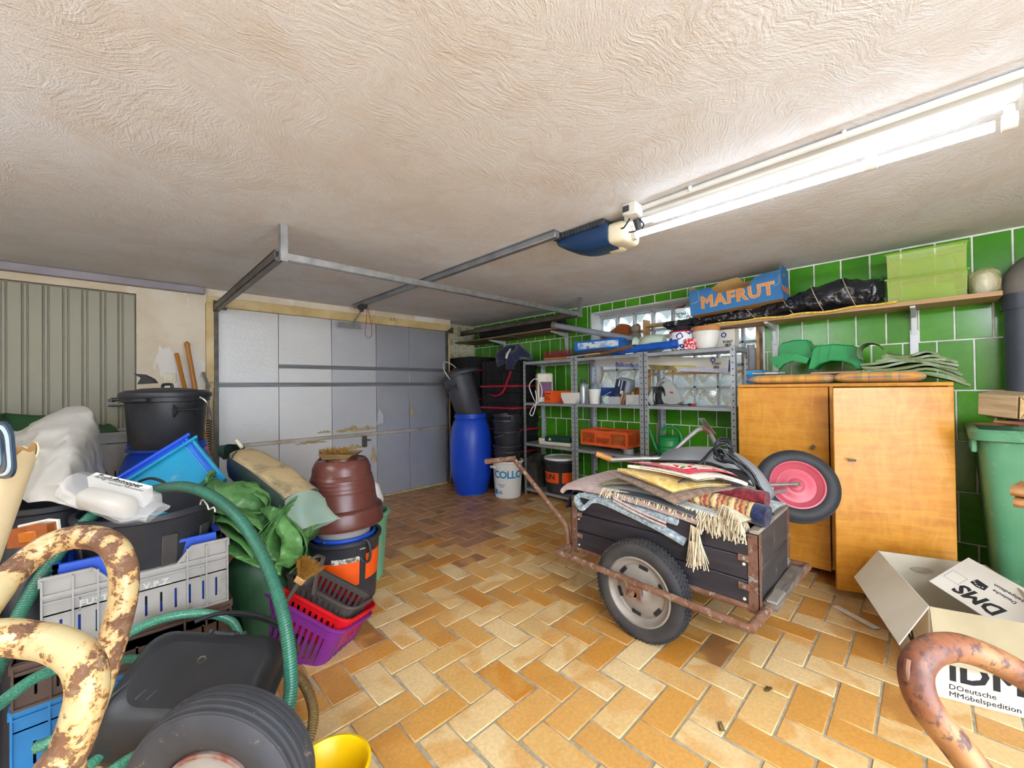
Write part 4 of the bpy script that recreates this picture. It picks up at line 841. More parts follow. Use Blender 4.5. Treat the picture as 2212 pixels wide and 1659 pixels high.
for sx_ in (-1,1):
    e = [(0,0), (db,0), (db,hb+.02), (db-.04,hb+.045), (.04,hb+.045), (0,hb+.0)]
    two('end_wall', e, frame((sx_*a, 0, 0), (0,1,0), (0,0,1)) if sx_ > 0 else frame((-a, db, 0), (0,-1,0), (0,0,1)))
flt = lambda v: V((v.x, v.y, v.z*.12))
part('lettering_outline', MB().text('MAFRUT', .13, frame((.02,-.0052,.088), (1,0,0), (0,0,1)), 0, depth=.0001, sp=1.1, bev=.0062, wrap=flt), mat('print_yellow', 'e3c37c', .7), t)
q = MB().text('MAFRUT', .13, frame((.02,-.0062,.088), (1,0,0), (0,0,1)), 0, depth=.0001, sp=1.1, bev=.0032, wrap=flt)
m_pro = mat('print_orange', 'dd8a4c', .7); part('lettering', q, m_pro, t); part('end_lettering', MB().text('MAFRUT', .06, frame((a+.0052,.1,.075), (0,1,0), (0,0,1)), .002, depth=.0004), m_pro, t)
q = MB()
for sx_ in (-1, 1): q.tube([(sx_*(a-.012), -.0045, hb-.03), (sx_*(a-.015), -.0045, hb*.55), (sx_*(a-.05), -.0045, hb*.5)] if sx_ > 0 else [(-a+.07, -.0045, hb-.01), (-a+.075, -.0045, hb*.55), (-a+.01, -.0045, hb*.48)], .0016, 4, sm=4)
part('crease', q, m_kcard, t); part('hand_hole', MB().lathe([(0,0), (.012,0), (.012,.001), (0,.001)], 16, frame((a+.0048,.07,hb*.86), (0,1,0), (0,0,1))), m_kcard, t)
# pine garland bits
random.seed(11)
def garland(label, c, n, r):
    q = MB()
    for k in range(n):
        a_ = V((random.uniform(-r,r)*.6, random.uniform(-r,r), random.uniform(-r,r)*.5)); b_ = a_+V((random.uniform(-1,1), random.uniform(-1,1), random.uniform(-.4,1)))*.02
        q.cyl(a_, b_, .0016, .0008, 4)
    return single('pine_garland', label, 'garland', q, mat('pine_green', '1d4a3c', .7, col2='12352a'), c)
garland('dark green artificial pine garland behind the blue fruit box', (3.72, 1.562, 1.889), 160, .06)
garland('dark green pine tuft between black bundle and green boxes', (3.7, 0.228, 1.945), 90, .045)
single('red_clip', 'small red and black clip above the pine garland', 'clip', MB().cyl((0,-.03,0), (0,.03,.005), .008, seg=8).box((0,.04,0), (.02,.02,.012), None, .003).box((0,-.035,.012), (.02,.02,.018), None, .004), mat('clip_red', 'c33a32', .5, col2='2a2a2c', scale=18, lo=.5, hi=.52), (3.72, 1.582, 1.969))
# green translucent stacking boxes
s = NT('lime_translucent'); s.set(Base_Color=s.mix(s.noise(7, 3), sc('c9dc74'), sc('bfd566')), Roughness=.12, Alpha=.3, Specular_IOR_Level=.6); s.m.use_nodes = True; m_lime = s.m
s = NT('lime_rim'); s.set(Base_Color=sc('a6c63e'), Roughness=.3, Alpha=.42); m_limr = s.m
def stackbox(z, lab, hue):
    y0, y1 = .175, -.165; w = y0-y1; h = .155
    t = thing('stacking_box', lab, 'box', (3.69, (y0+y1)/2, z), SH, 'lime green stacking boxes')
    d = .2; a = w/2
    part('back_wall', MB().box((0,d/2,h/2), (w,.003,h)), m_lime, t); part('floor_panel', MB().box((0,0,.003), (w,d,.004)), m_lime, t)
    for sx_ in (-1,1): part('side_wall', MB().prism([(-d/2,0), (d/2,0), (d/2,h), (-d/2-.02,h)], -.0015, .0015, frame((sx_*a,0,0), (0,1,0), (0,0,1))), m_lime, t)
    fr_ = [(-a,0), (a,0), (a+.004,h), (-a-.004,h)]
    part('front_wall', MB().prism(fr_, 0, .003, frame((0,-d/2,0), (1,0,0), (0,-.12,1))), m_lime, t)
    c = [(-a*.72,.0), (a*.78,.0), (a*.7,h*.5), (a*.55,h*.62), (-a*.5,h*.62), (-a*.63,h*.5)]
    part('front_flap', MB().prism(c, .003, .0055, frame((0,-d/2,0), (1,0,0), (0,-.12,1))), m_limr, t)
    part('rim', MB().box((0,-d/2-.022,h), (w+.03,.02,.012), None, .003).box((-a,0,h), (.014,d+.04,.012), None, .003).box((a,0,h), (.014,d+.04,.012), None, .003).box((0,d/2,h), (w,.014,.012)), m_limr, t)
    return t
stackbox(WSZ, 'lower of two lime green translucent stacking boxes on wall shelf', 0); stackbox(WSZ+.163, 'upper of two lime green translucent stacking boxes on wall shelf', 1)
for k in range(6): single('glass_jar', ('left','middle','right')[k%3]+' of three small round glasses inside the '+('lower' if k < 3 else 'upper')+' lime stacking box', 'glass', MB().lathe([(0,0), (.03,0), (.034,.01), (.034,.07), (.031,.07), (.031,.012), (0,.012)], 16), m_clear, (3.68, .1-.09*(k % 3), WSZ+.012+(.163 if k > 2 else 0)), group='glasses in the lime boxes '+('below' if k < 3 else 'above'))
t = thing('plastic_bag', 'yellowish clear plastic bag with white filling at shelf end', 'bag', (3.66, -.235, WSZ))
s = NT('yellowed_film'); s.set(Base_Color=sc('d9cf9c'), Roughness=.2, Alpha=.45); crease(s, 14, .9, .02, 60)
bagp = [(0,.002), (.04,.0), (.055,.02), (.06,.08), (.055,.13), (.035,.155), (.012,.15), (0,.155)]
part('film', crumple(MB().lathe(bagp, 22, f=lambda p, a: V((p[0]*1.5, p[1]*1.1, p[2]))), .011, 22), s.m, t, sharp=180)
part('filling', crumple(MB().lathe([(0,.004), (.035,.006), (.046,.03), (.05,.08), (.04,.12), (0,.13)], 18, f=lambda p, a: V((p[0]*1.4, p[1]*.98, p[2]))), .005, 30), m_paper, t)
# ------------------------------------------------------------------ soil pipe
t = thing('soil_pipe', 'thick dark grey waste pipe with an elbow at the right edge', 'pipe', (3.70, -.385, 0))
m_pipe = mat('dark_grey_pvc', '3c4048', .4, col2='484d57', scale=3, dirt='6d6a62', dlo=.6, dhi=.85)
part('pipe', MB().cyl((3.70,-.385,.01), (3.70,-.385,1.74), .078, seg=26), m_pipe, t, True)
part('elbow', MB().tube([(3.70,-.385,1.70), (3.70,-.385,1.8), (3.70,-.41,1.865), (3.70,-.47,1.90), (3.70,-.6,1.905), (3.70,-.9,1.905)], .084, 22, sm=5), mat('elbow_pvc', '5c5a58', .6, col2='6f6a62', scale=8), t, True)
part('socket', MB().cyl((3.70,-.385,1.66), (3.70,-.385,1.75), .088, seg=26), m_pipe, t, True)
# ------------------------------------------------------------------ wardrobe
s = NT('birch_veneer'); vec = s.mp((3, 3, 1.1)); bnd = s.mp((1, 2.2, 16), (0,0,0))
base = s.mix(s.ramp(s.noise(2.0, 4, .55, bnd, .7), [(.35, (0,0,0)), (.68, (1,1,1))]), sc('d6922f'), sc('c07a22'))
base = s.mix(s.math('MULTIPLY', s.ramp(s.noise(5, 5, .6, vec, 1.5), [(.4, (0,0,0)), (.7, (1,1,1))]), .5), base, sc('e2a747'))
s.set(Base_Color=base, Roughness=.3, Specular_IOR_Level=.5, Coat_Weight=.1, Coat_Roughness=.2); m_birch = s.m
wx0, wx1, wy0, wy1, wz1 = 3.25, 3.80, -.092, .968, 1.252
t = thing('wardrobe', 'low honey coloured two door wooden wardrobe with right door ajar', 'wardrobe', (3.52, .44, 0))
for y in (wy0+.009, wy1-.009): part('side_panel', MB().bx((wx0+.002, y-.009, .07), (wx1, y+.009, wz1-.02)), m_birch, t, True)
part('back_panel', MB().bx((wx1-.008, wy0, .07), (wx1, wy1, wz1-.02)), m_birch, t, True); part('top_panel', MB().bx((wx0-.004, wy0-.003, wz1-.022), (wx1, wy1+.003, wz1), .003), m_birch, t, True)
part('bottom_panel', MB().bx((wx0, wy0, .07), (wx1, wy1, .09)), m_birch, t, True); part('middle_wall', MB().bx((wx0+.005, .425, .09), (wx1, .443, wz1-.02)), m_birch, t, True)
for z in (.46, .83): part('inner_shelf', MB().bx((wx0+.03, wy0+.02, z), (wx1-.01, .42, z+.018)), m_offw, t, True)
for y in (wy0+.05, wy1-.05):
    for x in (wx0+.06, wx1-.06): part('foot', MB().box((x, y, .035), (.04, .04, .07)), m_birch, t, True)
ld = part('door', MB().bx((wx0-.018, .447, .062), (wx0, wy1, wz1-.024), .003), m_birch, t, True)
part('key', MB().cyl((-.01-.27-.0-.0+.0, .09, .83), (-.325, .09, .83), .003, seg=6).box((-.325, .085, .845), (.004, .018, .03), Euler((.5,0,0))), m_dsteel, ld)
ang = .42; hy = wy0+.004
rd = part('door', MB(Mx.Translation((wx0, hy, 0)) @ Mx.Rotation(ang, 4, 'Z')).bx((-.018, 0, .045), (0, .535, wz1-.026), .003), m_birch, t, True)
q = MB(Mx.Translation((wx0, hy, 0)) @ Mx.Rotation(ang, 4, 'Z')); q.cyl((-.018, .47, .81), (-.05, .47, .81), .003, seg=6).box((-.05,.46,.81), (.004,.035,.014)); part('key', q, m_dsteel, rd, True)
# things seen in the gap
m_bk = mat('book_blue', '2d6f9f', .5, col2='d9dde0', scale=20, lo=.5, hi=.55)
single('blue_canister', 'blue and white printed canister standing in the open wardrobe', 'canister', MB().lathe([(0,0), (.05,0), (.05,.22), (.045,.24), (0,.24)], 20), m_bk, (3.36, .34, .092))
for k, (z, h, c) in enumerate(((.848,.16,'dfe2e6'), (.478,.22,'6c3a34'))): single('stored_box', ('white carton on the upper wardrobe shelf', 'dark red box on the lower wardrobe shelf')[k], 'box', MB().box((0,0,h/2), (.2,.2,h), None, .003), mat('stored_%d' % k, c, .6), (3.42, .3, z+.001), .1)
# on the wardrobe top
s = NT('plaid_fabric'); sx = s.n('ShaderNodeSeparateXYZ'); s.l(s.tc.outputs['Object'], sx.inputs[0])
def stripes(out, f, ph): return s.math('FRACT', s.math('ADD', s.math('MULTIPLY', out, f), ph))
c1 = s.ramp(stripes(sx.outputs[0], 7.5, .1), [(0, sc('c98a3e')), (.28, sc('c07a28')), (.34, sc('b8602e')), (.45, sc('8e8a34')), (.6, sc('dd9c3a')), (.82, sc('5f6a86')), (.86, sc('c98a3e'))], 'CONSTANT')
c2 = s.ramp(stripes(sx.outputs[1], 8.5, .3), [(0, sc('d99a3c')), (.35, sc('8f8438')), (.5, sc('c0682f')), (.74, sc('6a7290')), (.8, sc('dda645'))], 'CONSTANT')
ed = s.ramp(s.math('ABSOLUTE', sx.outputs[0]), [(.17, (0,0,0)), (.2, (1,1,1))])
s.set(Base_Color=s.mix(s.math('MULTIPLY', ed, .3), s.mix(.5, c1, c2), sc('56618c')), Roughness=.9, Sheen_Weight=.2); m_plaid = s.m
def cushion(label, yc, w, d, h, xc):
    rows = []
    n = 14
    for i in range(n+1):
        u = sin(pi/2*(-1+2*i/n)); r = []
        for j in range(17):
            a_ = 2*pi*j/16; cx_, cz_ = cos(a_), sin(a_); e = (1-abs(u)**7)**.5 if abs(u) < 1 else 0
            r.append((u*w/2, d/2*(abs(cx_)**.6)*(1 if cx_ > 0 else -1)*(.8+.2*e), h/2+h/2*(abs(cz_)**.8)*(1 if cz_ > 0 else -1)*(.12+.88*e)))
        rows.append(r)
    return single('cushion', label, 'cushion', MB().sheet(rows, 0), m_plaid, (xc, yc, wz1+.001), SH, 'plaid cushions on the wardrobe', merge=True, sharp=180)
cushion('left plaid seat cushion lying on the wardrobe top', (3.34, 0.671, 1.282)[1], .5, .34, .065, 3.44)
cushion('right plaid seat cushion lying on the wardrobe top', (3.34, 0.218, 1.272)[1], .42, .36, .07, 3.44)
m_gpl = mat('bright_green_plastic', '12924a', .35, col2='0f8040', scale=4)
CT = wz1+.062
def hopper(name, label, X, px, d, ribs, extra=()):
    t = thing(name, label, 'plastic part', (X, px[0][1], px[0][2]-.0), 0)
    pl = [(-p[1], p[2]) for p in px]; M_ = frame((X,0,0), (0,-1,0), (0,0,1))
    part('face', MB(M_).prism(pl, -.004, 0), m_gpl, t, True)
    part('shell', MB().sheet([[V((X+d*v, p[1], p[2])) for p in px] for v in (0,.5,1)], .003, True), m_gpl, t, True)
    part('rim', MB().tube([V((X-.002, p[1], p[2])) for p in px], .0045, 6, True), m_gpl, t, True)
    for a_, b_ in ribs: part('rib', MB().bar(V(a_)-V((.004,0,0)), V(b_)-V((.004,0,0)), .006, .006), m_gpl, t, True)
    return t
hopper('hopper_part', 'green plastic hopper shell lying tilted left on the cushions', 3.5, [(3.5, 0.765, 1.517), (3.5, 0.744, 1.549), (3.5, 0.665, 1.566), (3.5, 0.594, 1.559), (3.5, 0.563, 1.468), (3.5, 0.58, 1.411), (3.5, 0.717, 1.446), (3.5, 0.766, 1.469)], .14, [])
t = bpy.data.objects['hopper_part']; px = [(3.42, 0.804, 1.444), (3.42, 0.729, 1.466), (3.42, 0.656, 1.477), (3.42, 0.572, 1.427), (3.42, 0.588, 1.392), (3.42, 0.668, 1.416), (3.42, 0.719, 1.396), (3.42, 0.753, 1.358), (3.42, 0.779, 1.379)]
part('wing', MB(frame((3.42,0,0), (0,-1,0), (0,0,1))).prism([(-p[1], p[2]) for p in px], -.05, 0), m_gpl, t, True)
for c_ in ((3.42, 0.667, 1.468), (3.42, 0.77, 1.385)): part('boss', MB().cyl(c_, V(c_)-V((.012,0,0)), .009, seg=12), m_gpl, t, True)
hopper('hopper_part', 'green plastic hopper shell standing upright right on the cushions', 3.44, [(3.44, 0.576, 1.354), (3.44, 0.551, 1.48), (3.44, 0.53, 1.507), (3.44, 0.442, 1.513), (3.44, 0.34, 1.495), (3.44, 0.31, 1.469), (3.44, 0.301, 1.343), (3.44, 0.324, 1.343), (3.44, 0.348, 1.378), (3.44, 0.395, 1.402), (3.44, 0.456, 1.408), (3.44, 0.514, 1.389), (3.44, 0.55, 1.353)], .16, [((3.44, 0.473, 1.409), (3.44, 0.452, 1.51)), ((3.44, 0.367, 1.394), (3.44, 0.361, 1.497)), ((3.44, 0.529, 1.381), (3.44, 0.512, 1.503))])
single('wood_strip', 'small thin wooden strip under the right green shell', 'strip', MB().box((0,0,.006), (.26, .03, .012), None, .002), mat('pinkish_wood', 'b98a6c', .7), (3.36, (3.36, 0.422, 1.343)[1], CT+.002), SH)
single('drill_chuck', 'grey metal drill part lying on the left cushion', 'tool', MB().cyl((-.1,0,.015), (-.02,0,.015), .011, seg=10).cyl((-.02,0,.015), (.06,0,.015), .017, .014, 12).cyl((.06,0,.015), (.1,0,.015), .009, seg=8), m_galv, (3.36, (3.36, 0.803, 1.345)[1], CT+.001), SH+.1)
t = cartonbox('blue_shoe_box', 'bright blue lidded carton squeezed beside the plaid cushion', (3.6, .985-.06, wz1+.001), SH, .1, .24, .085, mat('sky_blue_carton', '2b93d8', .6)); part('lid', MB().box((0,0,.09), (.106, .246, .03), None, .002), mat('sky_blue_lid', '39a2e2', .6), t)
# folded olive tarp hanging over the wardrobe edge
s = NT('olive_tarp'); s.set(Base_Color=s.mix(s.noise(6, 4), sc('5e7048'), sc('7d8c62')), Roughness=.4, Specular_IOR_Level=.5); crease(s, 16, .5, .015, 40); m_olive = s.m
t = thing('folded_tarp', 'folded olive green tarpaulin slumped over the wardrobe corner', 'tarp', (3.5, .02, wz1))
ya, yb = (3.42, 0.283, 1.362)[1], (3.42, -0.166, 1.263)[1]
random.seed(4)
for k in range(10):
    z = CT+.0+.0125*k; yy0 = ya+random.uniform(-.02,.015)-(.012*k if k > 5 else 0); yy1 = yb+random.uniform(-.0,.03)+.006*k
    rows = []
    for i in range(15):
        u = i/14; y = yy0+(yy1-yy0)*u
        drop = (-.085 if k < 3 else -.05)*max(0, (u-.62)/.38)**1.5+.012*sin(7*u+k)
        rows.append([(x, y, z+drop*(1 if y < wy0+.12 or True else 0)+.005*sin(31*x+k)) for x in (3.33+random.uniform(-.006,.006)+.008*sin(5*u+k), 3.4, 3.5, 3.62)])
    part('fold', crumple(MB().sheet(rows, .014), .005, 14, k), m_olive, t, True)
q = []
for i in range(9):
    a_ = pi*(.1+1.15*i/8); q.append([(x, ya-.03+.055*cos(a_)*-1, CT+.15+.06*sin(a_)-.02) for x in (3.36, 3.44, 3.55)])
part('loose_corner', crumple(MB().sheet(q, .004), .012, 12), m_olive, t, True)
# ------------------------------------------------------------------ wheelie bin with wood scraps
t = thing('wheelie_bin', 'faded green wheelie bin without lid at the right edge', 'bin', (3.32, -.43, 0))
m_bin = mat('faded_green_plastic', '4c8762', .5, col2='639a74', scale=2.5, dirt='9fb59a', dlo=.6, dhi=.8, dscale=12)
def rrect(w, d, r, z, n=5, c=(3.32,-.43)):
    o = []
    for cx_, cy_, a0 in ((w/2-r,d/2-r,0), (-w/2+r,d/2-r,pi/2), (-w/2+r,-d/2+r,pi), (w/2-r,-d/2+r,3*pi/2)):
        for k in range(n): a_ = a0+pi/2*k/(n-1); o.append((c[0]+cx_+r*cos(a_), c[1]+cy_+r*sin(a_), z))
    return o
part('body', MB().sheet([rrect(.40,.38,.06,.06), rrect(.42,.40,.06,.08), rrect(.52,.52,.07,.96), rrect(.50,.50,.065,.96), rrect(.40,.38,.05,.09)], closed=True).add(rrect(.40,.38,.06,.06), [list(range(20))[::-1]]), m_bin, t, True)
part('rim', MB().sheet([rrect(.535,.535,.07,.955), rrect(.58,.58,.075,.962), rrect(.585,.585,.075,1.0), rrect(.56,.56,.07,1.015), rrect(.51,.51,.065,1.01), rrect(.505,.505,.065,.96)], closed=True), m_bin, t, True)
q = MB()
for x in (3.12, 3.3): q.box((x, -.155, .93), (.03, .02, .07), None, .004)
part('rim_lugs', q, m_bin, t, True); part('axle', MB().cyl((3.09,-.62,.1), (3.55,-.62,.1), .012), m_dsteel, t, True)
for x in (3.08, 3.56): part('wheel', MB().cyl((x-.025,-.63,.1), (x+.025,-.63,.1), .1, seg=22), m_black, t, True)
m_raw = mat('raw_wood', 'd8b886', .75, col2='bf9862', scale=5, stretch=(1,9,9)); m_grain = mat('grey_wood', 'b39b78', .8, col2='8d7656', scale=6, stretch=(9,1,9))
t = thing('wood_block', 'sawn wood block with a pencilled cross on the bin scraps', 'wood', (3.125, -0.323, 1.078), .0, None, Euler((.1, -.12, -.55)))
part('block', MB().box((0,.07,.055), (.125, .14, .11), None, .003), m_grain, t); part('end_grain', MB().box((0,-.0105,.055), (.128, .003, .108)), m_raw, t)
part('pencil_cross', MB().bar((-.06,-.0125,.005), (.06,-.0125,.105), .002, .0015, (0,1,0)).bar((.06,-.0125,.005), (-.06,-.0125,.105), .002, .0015, (0,1,0)), m_ink, t)
for k, (lab, px, c, dx, dz, rz) in enumerate((('thin pale plywood offcut on the bin under the wood block', (3.3, -0.226, 1.085), 'd9b27c', .3, 0, .5), ('brown laminate offcut lying across the bin rim', (3.2, -0.293, 1.075), '7a4038', .34, .012, -.5), ('long pale lath sticking out over the bin', (3.4, -0.249, 1.091), 'cfa66e', .36, -.012, .1))):
    single('board_offcut', lab, 'wood', MB().box((0,0,0), (dx, .12, .014), Euler((.05*k, .06, 0)), .002), mat('offcut_%d' % k, c, .7, col2='a98252'), (px[0]+.03, px[1]-.06, 1.025+.016*k), rz)
t = thing('table_board', 'brown wooden board ends jutting in at the right edge', 'board', (2.145, -0.202, 0.849))
c = V((2.125, -0.183, 0.86)); xv = V((-.236,-.958,0)); 
for k, z in enumerate((.022, -.014)):
    part('board', MB().sheet([[c+xv*u+V((.958,-.236,0))*v+V((0,0,z+w_)) for v, w_ in ((0,-.006), (-.004,0), (0,.012), (.01,.018), (.16,.018), (.16,-.012), (.01,-.012))] for u in (0+.006*k, .012+.006*k, .5)], closed=True).add([c+xv*(.006*k)+V((.958,-.236,0))*v+V((0,0,z+w_)) for v, w_ in ((0,-.006), (-.004,0), (0,.012), (.01,.018), (.16,.018), (.16,-.012), (.01,-.012))], [list(range(7))]), mat('varnished_wood_%d' % k, 'a8794a', .4, col2='8a5d34', scale=5, stretch=(6,6,1)), t, True)
# ------------------------------------------------------------------ far corner
m_bblue = mat('drum_blue', '1440b4', .38, col2='1a49bd', scale=2, dirt='5c6a92', dlo=.64, dhi=.82, dscale=7)
def drum(label, loc):
    t = thing('blue_drum', label, 'drum', loc, 0)
    pr = [(0,0), (.17,0), (.185,.015), (.2,.06), (.235,.2), (.252,.36), (.255,.5), (.25,.64), (.232,.76), (.2,.86), (.182,.885)]
    def dent(p, a): return V((p[0]*cos(0), p[1], p[2]))
    part('body', MB().lathe(spline_profile(pr), 36), m_bblue, t)
    part('neck', MB().lathe([(.182,.88), (.178,.892), (.186,.897), (.196,.9), (.196,.915), (.187,.918), (.187,.93), (.192,.933), (.192,.945), (.18,.945), (.176,.9), (.172,.7)], 36), m_bblue, t)
    return t
def spline_profile(pr): return [(p.x, p.y) for p in spline([(a, b, 0) for a, b in pr], 3)]
D1 = (3.07, 3.87, 0)
drum('blue plastic drum in the far corner with a tipped bin on it', D1)
def dustbin(name, label, loc, rot, r0, r1, h, m, lid_tilt=0):
    t = thing(name, label, 'dustbin', loc, 0, None, rot)
    pr = [(0,0), (r0-.01,0), (r0,.012), (r1-.006,h-.05), (r1+.012,h-.045), (r1+.014,h-.01), (r1+.0,h-.008), (r1-.005,h-.02), (r0-.006,.02), (0,.018)]
    part('body', MB().lathe(pr, 36), m, t)
    part('lid', MB().lathe([(r1+.02,h-.022), (r1+.024,h-.012), (r1+.02,h+.006), (r1-.012,h+.022), (r1-.03,h+.018), (r1*.6,h+.032), (r1*.3,h+.036), (0,h+.036)], 36, Mx.Rotation(lid_tilt, 4, 'X')), m, t)
    q = MB().tube([(-.05,0,h+.03), (-.045,0,h+.055), (.045,0,h+.055), (.05,0,h+.03)], .009, 8, sm=3); part('lid_handle', q, m, t)
    for a in (-1, 1):
        q = MB()
        for e in (-.06, .06): q.prism([(0,.03), (.045,.004), (.045,-.008), (0,-.045)], -.004, .004, frame((r1*cos(0)*a*.99, e, h*.72), (a,0,0), (0,0,1)))
        q.box((a*(r1+.042), 0, h*.72-.001), (.016,.13,.014), None, .005); part('side_handle', q, m, t)
    for a in (.9, 2.24): part('catch', MB(Mx.Rotation(-a, 4, 'Z')).box((r1+.035,0,h-.03), (.05,.05,.022), None, .008).cyl((r1+.055,-.03,h-.035), (r1+.055,.03,h-.035), .011, seg=10), m, t)
    return t
e1 = Quaternion(V((.7156,.6984,0)).normalized(), 0) 
ax = V(FX).to_3d()
q1 = Quaternion(V((FX.x, FX.y, 0)), rad(-17)) @ Quaternion((0,0,1), .4)
t = dustbin('dustbin', 'dark grey lidded dustbin tipped into the neck of corner drum', (D1[0]-.0, D1[1]+.0, .90), q1, .15, .185, .56, m_charcoal, .12)
part('wire_handle', MB().tube([(-.19,0,.5), (-.2,.03,.62), (-.1,.06,.72), (.05,.07,.7), (.16,.05,.6), (.19,0,.5)], .006, 6, sm=5), m_offw, t)
# stacked black grid pavers with red straps
m_pav = mat('black_recycled_plastic', '1b1a1c', .65, col2='2c2728', scale=30, lo=.5, hi=.7)
m_strap = mat('red_strap', 'c02338', .45, col2='9a1c30')
def paver_mesh(w, d, h):
    q = MB().box((0,0,h/2), (w-.02, d-.02, h-.008))
    n = int(w/.034); m_ = int(d/.034)
    for k in range(n+1): q.box((-w/2+.017+(w-.034)*k/n, -d/2+.006, h/2), (.026,.014,h-.004)) if k % 4 else q.box((-w/2+.017+(w-.034)*k/n, -d/2+.004, h/2), (.016,.01,h*.55))
    for k in range(m_+1): q.box((-w/2+.006, -d/2+.017+(d-.034)*k/m_, h/2), (.014,.026,h-.004))
    return q.mesh('paver_bundle', m_pav)
def stack(label, strap_label, cx_, cy_, w, d, n, h, rz, grp, straps):
    me = paver_mesh(w, d, h); random.seed(1)
    names = ['lowest', 'second', 'third', 'fourth', 'fifth', 'sixth', 'seventh', 'eighth', 'ninth', 'tenth', 'eleventh', 'twelfth', 'thirteenth']
    for k in range(n):
        o = link(bpy.data.objects.new('grid_paver_bundle', me)); o.location = (cx_+random.uniform(-.012,.012), cy_+random.uniform(-.012,.012), k*h+.001); o.rotation_euler = (0,0,rz+random.uniform(-.02,.02))
        o['label'] = (names[k] if k < n-1 else 'topmost')+label; o['category'] = 'paver bundle'; o['group'] = grp
    for k in straps:
        z = (k+.62)*h; a, b = w/2+.016, d/2+.016
        q = MB(Mx.Translation((cx_, cy_, z)) @ Mx.Rotation(rz, 4, 'Z')).sheet([[(-a,-b,z_), (a,-b,z_), (a,b,z_), (-a,b,z_)] for z_ in (-.011,.011)], .002, True)
        single('strap', 'red strap around the '+names[k]+strap_label, 'strap', q, m_strap, (cx_, cy_, z), world=True, group=grp+' straps')
stack(' black grid paver bundle of the nearer stack beside the shelf', ' bundle of the nearer paver stack', 3.585, 3.72, .44, .56, 12, .132, 0, 'nearer stack of black grid pavers', (3, 5, 7, 9))
stack(' black grid paver bundle of the rear stack behind the drum', ' bundle of the rear paver stack', 3.54, 4.40, .5, .56, 13, .128, .02, 'rear stack of black grid pavers', (5, 8, 11))
single('loose_strap', 'loose red strap hanging in a curve down the nearer stack front', 'strap', MB().sheet([[V(p)+V((0,0,dz)) + V((0,dz*1.5,0)) for dz in (-.008,.008)] for p in spline([(3.345,3.44,1.45), (3.34,3.5,1.33), (3.338,3.58,1.2), (3.335,3.72,1.15), (3.335,3.83,1.18)], 5)], .002), m_strap, (3.34,3.6,1.3), world=True)
m_navyj = mat('navy_cloth', '171d38', .8, col2='222a4c', scale=9, sheen=.3)
t = thing('jacket', 'navy jacket with white reflective stripe thrown on the paver stack', 'jacket', (3.52, 3.56, 1.585))
part('cloth', crumple(MB().lathe([(.0,.15), (.09,.145), (.16,.11), (.2,.05), (.215,-.01), (.225,-.06), (.215,-.08), (.12,.0)], 34, Mx.Translation((3.53,3.56,1.592)), f=lambda p, a: V((p[0]*.95, p[0]*0+p[1]*1.15, max(p[2]*(1+.25*sin(3*a+1)), .004 if p[0] > -.16 else -1)))), .035, 8, 3), m_navyj, t, True, sharp=180)
part('sleeve', crumple(MB().tube([(3.45,3.5,1.66), (3.37,3.47,1.65), (3.325,3.44,1.6), (3.322,3.43,1.52), (3.325,3.44,1.47)], .05, 14, sm=4, flat=.6), .018, 14), m_navyj, t, True)
part('reflective_stripe', MB().sheet([[(3.335,3.45,1.71), (3.335,3.425,1.71)], [(3.285,3.455,1.65), (3.285,3.42,1.65)], [(3.28,3.47,1.6), (3.28,3.44,1.59)]], .003), m_white, t, True)
# white adhesive bucket with nested black buckets
BC = (3.25, 3.42)
t = bucket('white_bucket', 'white bucket with blue lettering on the floor by the shelf', 'bucket', (BC[0], BC[1], 0), SH, .148, .172, .42, m_white, handle=None)
ra2 = lambda z: .148+.024*z/.42
m_cyan = mat('cyan_ink', '1f8fc0', .5)
q = MB(); wr_ = lambda zc, ctr: (lambda v: V(((ra2(v.y+zc)+.001+v.z)*sin((v.x+ctr)/.1645), -(ra2(v.y+zc)+.001+v.z)*cos((v.x+ctr)/.1645), v.y+zc)))
q.text('COLLOTEX', .115, Mx(), .0035, dense=True, wrap=wr_(.27, .235), sp=.92)
part('lettering', q, m_cyan, t); q = MB(); q.text('Fliesenkleber', .018, Mx(), .0003, wrap=wr_(.16, .06)).text('flexibel', .018, Mx(), .0003, wrap=wr_(.14, .06))
part('small_lettering', q, m_cyan, t); band(t, m_cyan, ra2, .05, .105, -pi/2-.36, -pi/2-.02, 'print_block'); band(t, m_cyan, ra2, .05, .1, -pi/2-1.5, -pi/2-1.25, 'print_block')
q = MB()
for k in range(5): q.lathe([(ra2(.05)+.0013, .055+.01*k), (ra2(.05)+.0013, .061+.01*k)], 10, None, -pi/2+.02, -pi/2+.4)
part('small_print', q, m_cyan, t)
part('grip', MB().box((-.06,-.172,.35), (.09,.03,.03), None, .008), m_offw, t)
ords = ('lowest', 'second lowest', 'middle', 'second from top', 'topmost')
for k, z in enumerate((.265, .33, .49, .62, .68)):
    bucket('black_bucket', ords[k]+' black mortar bucket in the stack on the white bucket', 'bucket', (BC[0]+(.005*(-1)**k), BC[1]+.003*k, z), .3*k, .112 if k < 1 else .125, .152, .265, m_black, ears=k == 4, handle=((-.35 if k else -.1), m_wire) if k in (0,2) else None, group='black buckets stacked on white bucket', rim=.01)
